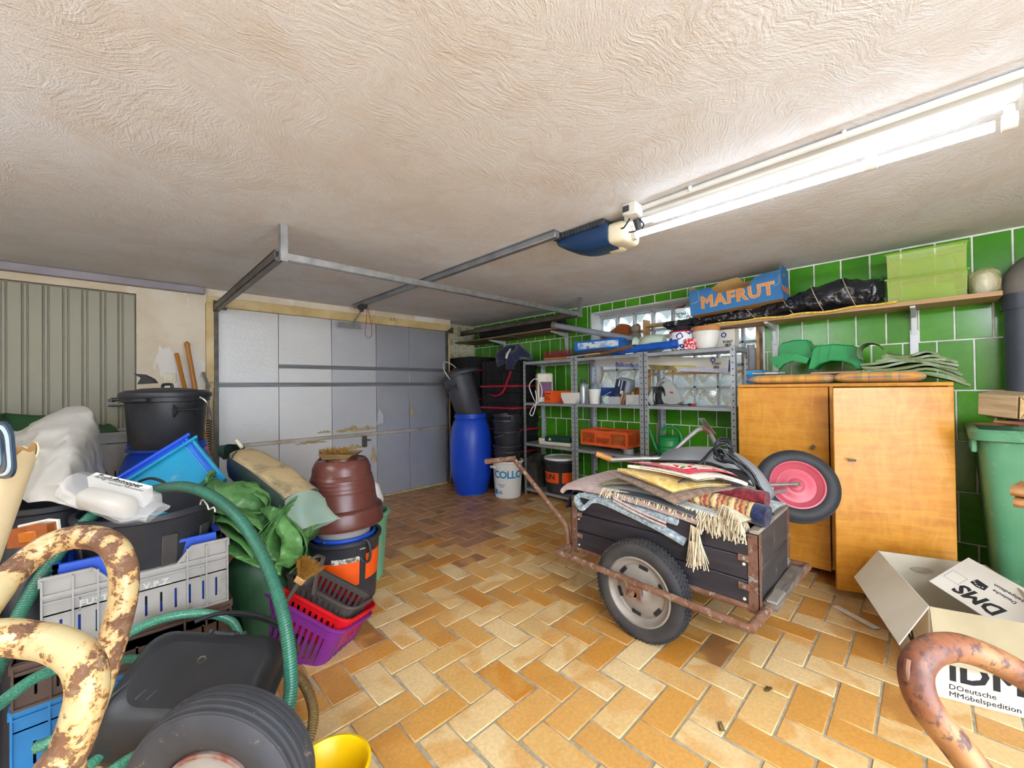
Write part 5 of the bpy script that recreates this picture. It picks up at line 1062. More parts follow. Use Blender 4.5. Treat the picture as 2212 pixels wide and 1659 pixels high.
# ------------------------------------------------------------------ hand wagon
t = thing('handcart', 'black wooden two wheeled handcart with rusty tube frame in the middle', 'cart', (2.2, 1.0, 0))
m_bwood = mat('black_stained_wood', '2c2a30', .55, col2='3b3637', scale=3, stretch=(1,1,9), bump=.15, bscale=30, dirt='564c44', dlo=.62, dhi=.85)
s = NT('black_board'); v_ = s.mp((9, 1, 9)); base = s.mix(s.ramp(s.noise(3, 5, .6, v_), [(.3, (0,0,0)), (.75, (1,1,1))]), sc('1f1d22'), sc('37323a'))
s.set(Base_Color=base, Roughness=.55); s.bump(s.noise(6, 4, .6, v_), .2, .004); m_bw_side = s.m
s = NT('worn_black_board'); v_ = s.mp((1, 9, 9)); base = s.mix(s.ramp(s.noise(3, 5, .6, v_), [(.3, (0,0,0)), (.75, (1,1,1))]), sc('2e2b30'), sc('453f3e'))
base = s.mix(s.ramp(s.noise(7, 6, .7, s.mp((1.5,1,.6))), [(.58, (0,0,0)), (.75, (1,1,1))]), base, sc('a08a62')); s.set(Base_Color=base, Roughness=.6); s.bump(s.noise(6, 4, .6, v_), .25, .004); m_bw_end = s.m
s = NT('rusty_tube'); base = s.mix(s.ramp(s.noise(14, 6, .7), [(.35, (0,0,0)), (.7, (1,1,1))]), sc('6e4632'), sc('8d6a54')); base = s.mix(s.ramp(s.noise(30, 4, .7), [(.55, (0,0,0)), (.65, (1,1,1))]), base, sc('a89484'))
s.set(Base_Color=base, Roughness=.7, Metallic=.25); s.bump(s.noise(90, 4), .5, .003); m_rust = s.m
x0, x1, y0, y1, z0, z1 = 1.945, 2.475, .515, 1.495, .305, .612
for k in range(3):
    h = (z1-z0)/3; part('side_plank', MB().bx((x0, y0+.02, z0+k*h+.002), (x0+.02, y1-.02, z0+(k+1)*h-.002), .003), m_bw_side, t, True)
    part('side_plank', MB().bx((x1-.02, y0+.02, z0+k*h+.002), (x1, y1-.02, z0+(k+1)*h-.002), .003), m_bw_side, t, True)
for k in range(2):
    h = (z1-z0)/2; part('end_plank', MB().bx((x0+.005, y0, z0+k*h+.0015), (x1-.005, y0+.022, z0+(k+1)*h-.0015), .003), m_bw_end, t, True)
    part('end_plank', MB().bx((x0+.005, y1-.022, z0+k*h+.0015), (x1-.005, y1, z0+(k+1)*h-.0015), .003), m_bw_side, t, True)
part('top_rim', MB().bx((x0, y0-.003, z1), (x1, y0+.036, z1+.016), .003), mat('worn_grey_wood', '9a8f82', .75, col2='6f665c', scale=12), t, True)
part('floor_board', MB().bx((x0+.02, y0+.022, z0), (x1-.02, y1-.022, z0+.015)), m_bw_side, t, True)
part('ledge_plank', MB().bx((x0+.04, y0-.06, z0-.012), (x1+.01, y0-.004, z0+.018), .003), mat('weathered_plank', '7a7168', .85, col2='4e463f', scale=9, stretch=(1,8,8)), t, True)
part('ledge_plank', MB().bx((x0-.01+.04, y0-.06, z0+.02), (x0+.17, y0-.018, z0+.032), .003), mat('weathered_chip', '8d857b', .85), t, True)
s = NT('rust_green_angle'); base = s.mix(s.ramp(s.noise(16, 5, .7), [(.58, (0,0,0)), (.64, (1,1,1))]), sc('6b4a3a'), sc('84928a')); base = s.mix(s.ramp(s.noise(60, 4), [(.55, (0,0,0)), (.6, (1,1,1))]), base, sc('5b3524')); s.set(Base_Color=base, Roughness=.7); m_angle = s.m
for y, sy in ((y0, 1), (y1, -1)):
    for x, sx_ in ((x0, 1), (x1, -1)): part('corner_angle', MB().bx((x-sx_*.004, y-sy*.004, z0-.03), (x, y+sy*.038, z1-.002)).bx((x-sx_*.004, y-sy*.004, z0-.03), (x+sx_*.034, y, z1-.002)), m_angle, t, True)
for y, dy in ((y0+.055, .055), (y1-.05, -.045)):
    for z in (z0+.075, z1-.11):
        st = part('strap_iron', MB().bx((x0-.005, y-.022, z-.013), (x0, y+.022, z+.013)), m_rust, t, True); part('bolt', MB().lathe([(.009,0), (.008,.005), (0,.007)], 10, frame((x0-.005, y, z), (0,-1,0), (0,0,1))), m_galv, st, True)
for z in (z0+.02, z0+.17, z1-.03):
    part('screw', MB().lathe([(.007,0), (.006,.004), (0,.005)], 8, frame((x0, y0+.055, z), (0,-1,0), (0,0,1))), m_offw, t, True); part('screw', MB().lathe([(.006,0), (.005,.004), (0,.005)], 8, frame((x0, y1-.05, z), (0,-1,0), (0,0,1))), m_offw, t, True)
PZ = .292; pr_ = .0165; xo = 1.785
part('frame_tube', MB().cyl((xo, y0-.01, PZ), (xo+.05, y1+.03, PZ), pr_, seg=14), m_rust, t, True)
part('frame_tube', MB().cyl((xo-.003, y0-.012, PZ), (2.60, y0-.055, PZ), pr_+.003, seg=14), m_rust, t, True)
part('frame_tube', MB().cyl((xo+.05, y1+.03, PZ), (2.6, y1+.02, PZ), pr_, seg=14), m_rust, t, True)
part('frame_tube', MB().cyl((x0+.012, y0-.02, PZ), (x0+.012, y1+.02, PZ), pr_, seg=14), m_rust, t, True); part('frame_tube', MB().cyl((x1-.01, y0-.02, PZ), (x1-.01, y1+.02, PZ), pr_, seg=14), m_rust, t, True)
part('frame_tube', MB().cyl((2.6, y0-.055, PZ), (2.6, y1+.02, PZ), pr_, seg=14), m_rust, t, True)
WCY, WR = 1.015, .238
m_tyre = mat('old_tyre_rubber', '2f2f33', .75, col2='45413d', scale=8, dirt='6a5f52', dlo=.6, dhi=.85, bump=.1)
m_rim = mat('dull_rim_paint', '9a928a', .5, .2, col2='847b72', scale=8, dirt='6f5a48', dlo=.6, dhi=.8)
def cartwheel(xc, sgn):
    M_ = frame((xc, WCY, WR), (0,-1,0) if sgn < 0 else (0,1,0), (0,0,1))
    part('tyre', MB().lathe([(.158,-.03), (.17,-.04), (.2,-.048), (.222,-.043), (.232,-.034), (.2365,-.02), (.238,0), (.2365,.02), (.232,.034), (.222,.043), (.2,.048), (.17,.04), (.158,.03), (.15,0), (.158,-.03)], 48, M_), m_tyre, t, True)
    q = MB(M_)
    for k in range(70):
        a = 2*pi*k/70
        for zz, o in ((-.03,0), (-.01,.5), (.01,0), (.03,.5)):
            aa = a+o*2*pi/70; q.box((.2375*cos(aa)-(.003 if abs(zz) > .02 else 0)*cos(aa), .2375*sin(aa)-(.003 if abs(zz) > .02 else 0)*sin(aa), zz), (.009,.012,.015), Euler((0,0,aa)))
    part('tread_blocks', q, m_tyre, t, True, kind='stuff')
    part('rim', MB().lathe([(.166,.034), (.168,.04), (.16,.042), (.15,.03), (.142,.022), (.13,.02), (.124,.01), (.112,.014), (.09,.022), (.07,.02), (.045,.03), (.035,.045), (.0,.046)], 44, M_), m_rim, t, True)
    part('rim_back', MB().lathe([(.158,-.03), (.13,-.012), (.05,.0), (0,0)], 32, M_), m_dsteel, t, True)
    for k in range(6):
        a = 2*pi*k/6+.35; part('slot', MB(M_).box((.117*cos(a), .117*sin(a), .0165), (.02,.048,.005), Euler((0,0,a)), .002), m_ink, t, True)
cartwheel(1.875, -1); cartwheel(2.545, 1)
part('axle', MB().cyl((1.80, WCY, WR), (2.6, WCY, WR), .014, seg=12), m_dsteel, t, True)
part('axle_bracket', MB().bx((1.80, WCY-.035, WR-.02), (1.806, WCY+.045, PZ+.006), .001), m_rust, t, True); part('axle_nut', MB().lathe([(.016,0), (.016,.012), (.011,.013), (.011,.03), (0,.03)], 6, frame((1.80, WCY+.01, WR+.005), (0,-1,0), (0,0,1))), m_rust, t, True)
db = [(1.955,1.535,.26), (1.955,1.54,.38), (1.955,1.57,.43), (1.955,2.0,.765)]
part('drawbar', MB().tube([db[0], db[1], (1.955,1.55,.41), db[2], (1.955,1.61,.462), db[3]], .0155, 12), m_rust, t, True)
ha, hb_ = V((1.866, 2.182, 0.733)), V((1.949, 1.988, 0.767)); part('handle', MB().cyl(ha, hb_+(hb_-ha)*.05, .0165, seg=14).cyl(ha-(hb_-ha)*.02, ha+(hb_-ha)*.6, .019, seg=14), m_rust, t, True)
# ------------------------------------------------------------------ rugs on the cart
def pilemat(name, c1_, c2_, sc1=40, c3=None, rough=.95, b=.8):
    s = NT(name); base = s.mix(s.ramp(s.noise(sc1, 3, .6), [(.4, (0,0,0)), (.62, (1,1,1))]), sc(c1_), sc(c2_))
    if c3: base = s.mix(s.ramp(s.noise(sc1*.35, 3, .6), [(.55, (0,0,0)), (.65, (1,1,1))]), base, sc(c3))
    s.set(Base_Color=base, Roughness=rough, Specular_IOR_Level=.1, Sheen_Weight=.25); s.bump(s.noise(220, 2), b, .004); return s.m
m_fringe = mat('cream_fringe', 'd8cbb0', .95, col2='bfae8e', scale=60); m_back = mat('rug_backing', '8d7b68', .95, col2='6e5d4c', scale=50)
def fringes(mb, pts, dirv, ln, n, seed=0, droop=.6):
    random.seed(seed); P_ = spline(pts, 8); d = V(dirv)
    for k in range(n):
        u = (k+random.random()*.6)/n*(len(P_)-1); i = min(int(u), len(P_)-2); p = P_[i].lerp(P_[i+1], u-i); l_ = ln*random.uniform(.75,1.15); j = V((random.uniform(-.25,.25), random.uniform(-.25,.25), 0))
        mb.tube([p, p+(d+j)*l_*.5+V((0,0,-droop*l_*.15)), p+(d+j*1.6)*l_*.9+V((0,0,-droop*l_))], .0024, 4, sm=2)
    return mb
def rug(name, label, c, m, th=.01, nu=14, nv=14, sag=None, back=None, edge=None):
    """c: four world corners a(near left) b(near right) c(far right) d(far left); sag(u,v)->dz"""
    a, b, cc, d = (V(p) for p in c); rows = []
    for i in range(nu+1):
        u = i/nu; rows.append([(a.lerp(b, u)).lerp(d.lerp(cc, u), j/nv)+V((0,0,sag(u, j/nv) if sag else 0)) for j in range(nv+1)])
    loc = (a+b+cc+d)/4
    t = thing(name, label, 'rug', tuple(loc))
    part('pile', MB().sheet(rows, th), m, t, True)
    part('backing', MB().sheet([[p-V((0,0,.0045)) for p in r] for r in rows], .004), back or m_back, t, True)
    return t, rows
bil = lambda P_, u, v: None
# grey-blue carpet with folded end hanging on the near side (profile along the cart, extruded inwards)
m_gb = pilemat('grey_blue_pile', '7f9098', 'b6c2c6', 60, 'd0d6d4'); m_pink = pilemat('dusty_pink_pile', 'b79c96', 'cbb5ad', 50); m_ib = pilemat('blue_weave', '6d7d9f', '8c9ab8', 80)
def ribbon(prof, xs_, th, m, name, label, xs_drop=0):
    P_ = spline([(0, p[0], p[1]) for p in prof], 5); rows = [[(x, p.y+dy, p.z+dz) for x, dy, dz in xs_] for p in P_]
    t = thing(name, label, 'rug', (2.1, 1.0, .62)); part('pile', MB().sheet(rows, th), m, t, True); return t
t = ribbon([(.82,.50), (.95,.54), (1.1,.575), (1.25,.605), (1.32,.605), (1.355,.58), (1.385,.55), (1.42,.545), (1.45,.575), (1.455,.615), (1.42,.635), (1.36,.635), (1.2,.63), (1.0,.615), (.85,.605)], [(1.915,0,-.006), (1.93,0,0), (1.98,0,.01), (2.1,0,.012), (2.4,0,.01)], .02, m_gb, 'carpet', 'grey blue carpet folded in a loop over the cart side, lowest of pile')
q = MB()
for k, (dy, z, l_) in enumerate(((0,.012,.36), (0,.03,.33))): q.tube([(1.908, .9+.0*k, .555+z), (1.908, 1.05, .585+z), (1.908, 1.05+.14, .625+z)], .006, 6, sm=4)
part('pink_border', q, m_pink, t, True)
t = ribbon([(.74,.61), (.85,.626), (1.1,.652), (1.3,.662), (1.45,.658), (1.53,.645), (1.55,.62)], [(1.93,0,-.012), (1.96,0,0), (2.1,0,.012), (2.42,0,.01)], .022, m_pink, 'carpet', 'dusty pink carpet on top of the grey blue one')
part('fringe_hank', fringes(fringes(MB(), [(1.92,.785,.60), (1.91,.745,.59)], (-.05,.0,-.9), .12, 34, 1), [(1.905,.785,.53), (1.905,.75,.53)], (0,-.0,-1), .075, 26, 2), m_fringe, t, True, kind='stuff')
part('fringe', fringes(MB(), [(1.95,.75,.655), (1.97,.66,.65), (2.0,.57,.64)], (-.5,-.25,-.3), .085, 120, 3), m_fringe, t, True, kind='stuff')
t, r_ = rug('door_mat', 'blue ribbed doormat with dark rubber edge in the rug pile', [(1.935, 1.249, 0.671), (1.91, 0.77, 0.65), (2.135, 0.719, 0.658), (2.124, 1.26, 0.68)], m_ib, .006, sag=lambda u, v: .018*sin(pi*u))
part('rubber_edge', MB().sheet([[r[0]+V((-.004,0,.004)), r[0]+V((.035,0,.013))] for r in r_], .005).sheet([[r_[-1][j]+V((0,-.008,.003)), r_[-1][j]+V((0,.03,.012))] for j in range(len(r_[0]))], .005), mat('rubber_edge', '4a4c52', .7), t, True)
s = NT('blue_stripe_weave'); sx = s.n('ShaderNodeSeparateXYZ'); s.l(s.tc.outputs['Object'], sx.inputs[0]); f_ = s.math('FRACT', s.math('ADD', s.math('MULTIPLY', sx.outputs[0], 22.0), s.math('MULTIPLY', s.noise(30, 2), .25)))
s.set(Base_Color=s.ramp(f_, [(0, sc('c9c6b4')), (.3, sc('8fa3b5')), (.5, sc('d3cdb8')), (.62, sc('5d7896')), (.8, sc('c4bfae'))]), Roughness=.95); s.bump(s.noise(160, 2), .8, .004); m_stripe = s.m
t, r_ = rug('woven_rug', 'blue and cream striped woven rug with long cream fringes', [(1.946, 1.322, 0.682), (1.946, 0.679, 0.655), (2.188, 0.639, 0.671), (2.268, 1.175, 0.715)], m_stripe, .008, sag=lambda u, v: .012*sin(pi*u)+.012*sin(pi*v))
part('fringe', fringes(fringes(MB(), [r_[k][0]+V((0,0,.004)) for k in (1,4,8,11,14)], (-.5,0,-.2), .05, 150, 5), [r_[14][j] for j in (0,4,8)], (-.25,-.5,-.25), .07, 80, 6), m_fringe, t, True, kind='stuff')
t, r_ = rug('beige_rug', 'cream runner with fringed end arching over the rolled rug', [(2.05, 0.732, 0.673), (1.892, 0.564, 0.669), (2.111, 0.533, 0.658), (2.328, 0.67, 0.667)], pilemat('cream_wool', 'b8ae8c', 'cfc6a6', 40), .012, sag=lambda u, v: .035*sin(pi*(.3+.7*u)))
part('fringe', fringes(MB(), [r_[k][0] for k in (4,8,11,14)], (-.5,-.15,-.35), .06, 90, 8), m_fringe, t, True, kind='stuff')
t, r_ = rug('olive_rug', 'olive brown woven mat second from the cart front in the pile', [(1.93, 1.296, 0.71), (2.03, 0.988, 0.728), (2.381, 0.897, 0.732), (2.229, 1.213, 0.738)], pilemat('olive_weave', '6e6344', '8d8160', 50), .01, sag=lambda u, v: .012*sin(pi*u))
t, r_ = rug('coir_mat', 'brown diamond shaped sisal mat hanging with a corner down', [(1.922, 1.232, 0.785), (1.908, 0.856, 0.689), (2.163, 0.579, 0.767), (2.343, 0.933, 0.765)], pilemat('sisal_brown', '7a6252', '97806e', 45, b=1.0), .01, sag=lambda u, v: .006*sin(pi*u)*(1-v)+.022*sin(pi*v)*u)
t, r_ = rug('yellow_mat', 'mottled yellow bath mat corner hanging below the red carpet', [(1.918, 1.167, 0.812), (1.922, 0.87, 0.739), (2.125, 0.671, 0.772), (2.323, 0.925, 0.784)], pilemat('mustard_pile', 'd3a648', 'e9cf86', 26), .012, sag=lambda u, v: .006*sin(pi*u)*(1-v)+.015*sin(pi*v)*u)
single('rubber_mat', 'black rubber mat edge between the yellow mat and red carpet', 'mat', MB().sheet([[(1.955+.13*u+.25*v, .86-.24*u, .785+.03*sin(pi*u)+.005*v) for v in (0,.5,1)] for u in [k/10 for k in range(11)]], .008), mat('black_rubber', '26262a', .7), (2.1,.7,.79), world=True)
s = NT('persian_field'); vo = s.n('ShaderNodeTexVoronoi'); vo.inputs['Scale'].default_value = 38; s.l(s.tc.outputs['Object'], vo.inputs['Vector'])
base = s.ramp(vo.outputs['Color'], [(0, sc('c42a3a')), (.3, sc('d9c9b0')), (.55, sc('e3d8c4')), (.72, sc('6a7a52')), (.8, sc('b32338')), (.92, sc('3f4f78'))], 'CONSTANT'); s.set(Base_Color=base, Roughness=.95); s.bump(s.noise(200, 2), .6, .004); m_pers = s.m
m_red = pilemat('red_pile', 'b01c33', 'c9304a', 60); m_creamp = pilemat('cream_pile', 'dccdb2', 'efe4cf', 60)
cR = [V((1.929, 1.113, 0.837)), V((1.986, 0.778, 0.801)), V((2.115, 0.596, 0.79)), V((2.391, 0.83, 0.792))]
sagR = lambda u, v: .01*sin(pi*u)*(1-v)+.022*sin(pi*v)*u+.01*sin(pi*u)*sin(pi*v)
t, r_ = rug('oriental_rug', 'red bordered oriental rug with floral field on top of pile', cR, m_creamp, .014, 18, 18, sagR)
def inset(k0, k1, off):
    n = len(r_); return [[r_[i][j]+V((0,0,.014+off)) for j in range(k0, n-k0)] for i in range(0 if k0 < 0 else 0, n-k0)]
part('red_border', MB().sheet([[r_[i][j]+V((0,0,.0155)) for j in range(0, 17)] for i in range(0, 17)], .002), m_red, t, True)
part('floral_field', MB().sheet([[r_[i][j]+V((0,0,.0175)) for j in range(2, 17)] for i in range(0, 15)], .002), m_pers, t, True)
# rolled oriental runner
s = NT('kelim_bands'); sx = s.n('ShaderNodeSeparateXYZ'); s.l(s.tc.outputs['Object'], sx.inputs[0]); f_ = s.math('FRACT', s.math('ADD', s.math('MULTIPLY', sx.outputs[1], 13.0), s.math('MULTIPLY', s.noise(55, 2), .35)))
s.set(Base_Color=s.ramp(f_, [(0, sc('c9a867')), (.2, sc('7c2f37')), (.32, sc('d9c79a')), (.5, sc('c4a05c')), (.62, sc('2f3350')), (.72, sc('b98d4c')), (.9, sc('8c3a3c'))]), Roughness=.95); s.bump(s.noise(180, 2), .7, .004); m_kel = s.m
ra_, rb_ = V((2.05,.88,.70)), V((2.03,.50,.672))
t = thing('rolled_rug', 'rolled patterned runner with dark blue end sticking toward the cart end', 'rug', tuple((ra_+rb_)/2))
def roll(mb, a, b, r0, r1, turns, m_=70):
    d = (b-a).normalized(); x = d.cross(V((0,0,1))).normalized(); y = d.cross(x); rows = []
    for k in range(m_+1):
        u = k/m_; an = turns*2*pi*u; r = r0+(r1-r0)*u; o = (x*cos(an)+y*sin(an)*.9)*r; rows.append([a+o, a.lerp(b, .8)+o, b+o])
    return mb.sheet(rows, .007)
part('roll', roll(MB(), ra_, rb_, .008, .058, 4), m_kel, t, True); part('rolled_end', roll(MB(), rb_+(ra_-rb_).normalized()*.05, rb_-(ra_-rb_).normalized()*.004, .007, .0595, 4), pilemat('navy_pile', '171d38', '2a3152', 40), t, True)
single('rolled_rug', 'dark red rolled rug under the arching cream runner', 'rug', roll(MB(), V((2.13,.95,.73)), V((2.12,.52,.72)), .006, .05, 4), pilemat('dark_red_pile', '5a1820', '8c2b33', 50, '20222e'), (2.12,.7,.72), world=True)
rug('grey_rug', 'light grey rug lying at the cart end behind the rolled runner', [(2.1,.78,.645), (2.1,.53,.625), (2.45,.52,.645), (2.45,.8,.655)], m_gb, .012, sag=lambda u, v: .02*sin(pi*v))
single('dark_sheet', 'dark blue plastic sheet over the rear top edge of cart', 'sheet', crumple(MB().sheet([[(x, 1.40+.13*u, .635-.07*max(0,u-.6)/.4*1.6) for x in (1.93,2.0,2.1,2.2)] for u in (0,.3,.6,.8,1)], .003), .006, 15), mat('dark_blue_film', '1d2440', .4), (2.05,1.48,.63), world=True)
# cart's inner fill below the rugs
single('blanket', 'folded brown blanket filling the cart under the rugs', 'blanket', crumple(MB().box((2.21,1.02,.45), (.46,.9,.24), None, .03, 3), .006, 8), m_back, (2.21,1.02,.325), world=True)
# ------------------------------------------------------------------ wheelbarrow lying upside down behind
t = thing('wheelbarrow', 'upturned grey wheelbarrow with pink wheel lying over the cart', 'wheelbarrow', (2.6, .9, .7))
m_tray = mat('grey_tray_paint', '8f9296', .42, col2='808387', scale=3, dirt='6c6660', dlo=.62, dhi=.85); m_tub = mat('bright_tube', 'b9b9b7', .35, .7, col2='9a9894', scale=10, dirt='8a6a50', dlo=.66, dhi=.78, dscale=10)
A = [V((2.292, 1.15, 0.819)), V((2.596, 1.104, 0.838)), V((2.776, 0.93, 0.752)), V((2.662, 0.695, 0.57))]
tr_ = [[(2.30,1.17,.80), (2.36,1.17,.80), (2.5,1.20,.80), (2.66,1.2,.78)], [(2.24,1.10,.815), (2.36,1.1,.835), (2.5,1.14,.845), (2.72,1.15,.79)], [(2.22,.98,.83), (2.36,.97,.87), (2.54,1.0,.875), (2.76,1.04,.80)], [(2.28,.82,.83), (2.38,.8,.87), (2.56,.82,.87), (2.76,.88,.79)], [(2.38,.68,.74), (2.44,.66,.79), (2.56,.68,.79), (2.7,.74,.72)], [(2.46,.60,.62), (2.49,.58,.66), (2.56,.59,.66), (2.64,.62,.62)]]
sp_r = [spline(r, 4) for r in tr_]; cols = [spline([r[j] for r in sp_r], 4) for j in range(len(sp_r[0]))]
part('tray', MB().sheet(cols, .003), m_tray, t, True, sharp=180)
part('tray_rim', MB().tube([c[0]+V((0,0,-.006)) for c in cols], .009, 8).tube([cols[0][k] for k in range(len(cols[0]))], .008, 8).tube([cols[-1][k] for k in range(len(cols[0]))], .008, 8), m_ink, t, True)
g0, g1, g2 = V((2.116, 1.434, 0.838)), V((2.167, 1.356, 0.803)), V((2.318, 1.125, 0.816))
part('handle_tube', MB().tube([g0.lerp(g1,.8), g1, g1.lerp(g2,.1), g2, g2+V((.12,-.2,-.03)), (2.5,.8,.74), (2.56,.6,.68)], .0145, 10, sm=3), m_tub, t, True)
part('grip', MB().cyl(g0, g0.lerp(g1,.95), .017, .0175, 12), mat('beech_grip', 'c88a4a', .45, col2='b57838'), t, True)
lg = [(2.505, 1.195, 0.757), (2.574, 1.155, 0.827), (2.711, 1.075, 0.943), (2.764, 1.051, 0.961), (2.818, 1.027, 0.943), (2.872, 1.003, 0.854), (2.917, 0.989, 0.726)]
part('leg_arch', MB().tube(lg, .0145, 10, sm=4), m_tub, t, True)
part('foot_plate', MB().bar((2.682, 1.019, 1.038), (2.863, 1.011, 0.922), .035, .004, (1,0,0)), m_galv, t, True); part('rusty_joint', MB().tube([(2.756, 1.045, 0.965), (2.794, 1.036, 0.96), (2.824, 1.021, 0.934)], .0155, 10, sm=3), m_rust, t, True)
wcn = V((2.73, 0.529, 0.679)); axd = (V((0,0,1.25))-wcn).normalized(); axd = (axd*.82+V((-.32,-.28,.36))).normalized(); yv = V((.45,.35,1)); 
Mw = frame(wcn, yv.cross(axd), axd.cross(yv.cross(axd)))
prf = [(.125,-.035), (.14,-.05), (.165,-.056), (.185,-.046), (.198,-.028)]
tp = []
for k in range(7):
    zz = -.028+.056*k/6; r = .2025-.0045*((zz/.03)**2); tp += [(r-.003, zz-.0035), (r, zz-.002), (r, zz+.002), (r-.003, zz+.0035)]
prf += tp+[(.198,.028), (.185,.046), (.165,.056), (.14,.05), (.125,.035), (.118,0), (.125,-.035)]
m_ty2 = mat('new_tyre_rubber', '2b2c30', .6, col2='35363a', scale=9)
part('tyre', MB().lathe(prf, 48, Mw), m_ty2, t, True, sharp=50)
m_pinkr = mat('pink_rim', 'c05866', .35, col2='b54c5a', scale=4)
part('rim', MB().lathe([(.13,.036), (.132,.045), (.124,.046), (.116,.03), (.1,.022), (.094,.012), (.07,.012), (.06,.018), (.04,.018), (.03,.03), (.016,.034), (.016,.05), (0,.05)], 40, Mw), m_pinkr, t, True)
part('rim_back', MB().lathe([(.128,-.036), (.11,-.02), (.05,-.012), (0,-.012)], 32, Mw), m_pinkr, t, True)
hub = wcn+axd*.055; fk = V((2.56, 0.667, 0.691))
part('fork', MB().tube([fk+(fk-hub)*.6, fk, fk.lerp(hub,.6), hub.lerp(fk,.12), hub+(hub-fk)*.07], lambda u: .0125 if u < .6 else .0135, 10, flat=.75, sm=3), m_tub, t, True)
part('fork', MB().tube([(2.5,.62,.66), wcn-axd*.06], .012, 10), m_tub, t, True)
part('axle_bolt', MB().lathe([(.011,.05), (.011,.068), (0,.068)], 6, Mw).lathe([(.0,-.07), (.008,-.07), (.008,.07)], 8, Mw), m_rust, t, True)
t = thing('cable_bundle', 'bundle of black extension cable draped over the wheelbarrow tray', 'cable', (2.5, .8, .88))
random.seed(21); q = MB()
base_ = [(1490,1040), (1530,1000), (1560,965), (1590,990), (1630,1040), (1650,1085), (1665,1110)]
for k in range(7):
    o = lambda s_: random.uniform(-s_, s_)
    pts = [V(W3) for W3 in ([(2.128, 0.835, 0.82), (2.174, 0.818, 0.859), (2.222, 0.77, 0.915), (2.242, 0.695, 0.883), (2.259, 0.624, 0.781), (2.256, 0.572, 0.688), (2.247, 0.54, 0.625)])]
    pts = [p+V((o(.022), o(.022), o(.02))) for p in pts]
    if k > 2: pts = pts[2:]
    q.tube(pts, .0062, 6, sm=5)
ctr = V((2.225, 0.74, 0.899))
for k in range(4): q.tube([ctr+V((o(.01)+.035*cos(a)*(.8+.2*k/4), -.03*cos(a)+o(.006), .045*sin(a)+.012*k)) for a in [2*pi*j/12 for j in range(13)]], .0062, 6, sm=3)
part('cable', q, mat('black_rubber_cable', '1c1c1f', .45), t, True); part('plug', MB().cyl(ctr+V((0,0,-.02)), ctr+V((.02,-.05,-.04)), .022, .014, 14), m_ink, t, True)
# ------------------------------------------------------------------ moving box, paper strip, crumbs
m_mb = mat('moving_box_inside', 'cfc6b2', .8, col2='c0b69f', scale=3, bump=.1, bscale=80); m_mo = mat('moving_box_outside', 'a89c7e', .8, col2='978a6c', scale=3); m_mw = mat('moving_box_print', 'd9d2c6', .75, col2='cbc3b5', scale=3)
t = thing('moving_box', 'open pale cardboard moving box with black lettering at the right', 'box', (2.7, -.05, 0))
c0 = V((2.335,.012,0)); ex = V((.59,.19,0)); lx_ = ex.length; ex.normalize(); ey = V((.19,-.59,0)).normalized(); wy_ = .40; hB = .352
def P3(a, b, z): return c0+ex*a+ey*b+V((0,0,z))
def panel(name, pts, m, th=.004, root=None):
    n = (pts[1]-pts[0]).cross(pts[2]-pts[0]).normalized()*th; q = MB().add([*pts, *[p+n for p in pts]], [(3,2,1,0), (4,5,6,7)]+[(k, (k+1)%4, 4+(k+1)%4, 4+k) for k in range(4)]); return part(name, q, m, root or t, True)
for k, (a, b, a2, b2) in enumerate(((0,0,lx_,0), (lx_,0,lx_,wy_), (lx_,wy_,0,wy_), (0,wy_,0,0))):
    inw = [P3(a,b,.004), P3(a2,b2,.004), P3(a2,b2,hB), P3(a,b,hB)]
    nm = ('left_wall', 'back_wall', 'right_wall', 'front_wall')[k]
    o = panel(nm, inw, m_mw if k in (0,3) else m_mo, -.003); panel('inner_face', [P3(a,b,.004)+0*ex, P3(a2,b2,.004), P3(a2,b2,hB-.001), P3(a,b,hB-.001)], m_mb, .0012, o)
panel('bottom', [P3(0,0,.002), P3(lx_,0,.002), P3(lx_,wy_,.002), P3(0,wy_,.002)], m_mb)
panel('flap', [P3(0,-.002,hB), P3(lx_,-.002,hB), P3(lx_,-.002,hB)+V((-.185,.082,-.105)), P3(0,-.002,hB)+V((-.185,.082,-.105))], m_mb, -.004)
panel('flap', [P3(-.004,0,hB), P3(-.004,wy_,hB), P3(-.055,wy_-.0,hB-.19), P3(-.055,.0,hB-.19)], m_mo, .004)
panel('flap', [P3(lx_+.004,0,hB), P3(lx_+.004,wy_,hB), P3(lx_+.1,wy_,hB-.17), P3(lx_+.1,0,hB-.17)], m_mo, -.004)
part('grip_hole', MB(frame(P3(lx_-.0062,.17,.285), ey*1, V((0,0,1)))).prism([(.045*cos(a)*(1 if abs(cos(a)) < .5 else 1), .014*sin(a)) for a in [2*pi*k/18 for k in range(18)]], -.0008, .0008), mat('grip_shadow', 'b7ad97', .8), t, True)
Ff = frame(P3(-.0036,0,0), ey, V((0,0,1)))
q = MB()
q.text('iDMS', .115, Ff @ Mx.Translation((.05,.115,0)), 0, align='LEFT', sp=1.06, bev=.004, wrap=flt, depth=.002)
part('lettering', q, m_ink, t, True); q = MB()
q.text('DOeutsche', .028, Ff @ Mx.Translation((.05,.052,0)), 0, align='LEFT'); part('small_lettering', q, m_ink, t, True); q = MB(); q.text('MMöbelspedition', .028, Ff @ Mx.Translation((.05,.024,0)), 0, align='LEFT')
part('small_lettering', q, m_ink, t, True); part('side_lettering', MB().text('DMS', .15, frame(P3(.3,-.0036,.16), -ex, V((0,0,1))), 0, bev=.005, wrap=flt, depth=.002), m_ink, t, True); q = MB()
q.prism([(.275,.02), (.34,.025), (.335,.07), (.27,.06)], 0, .001, Ff)
part('flag_print', q, m_ink, t, True)
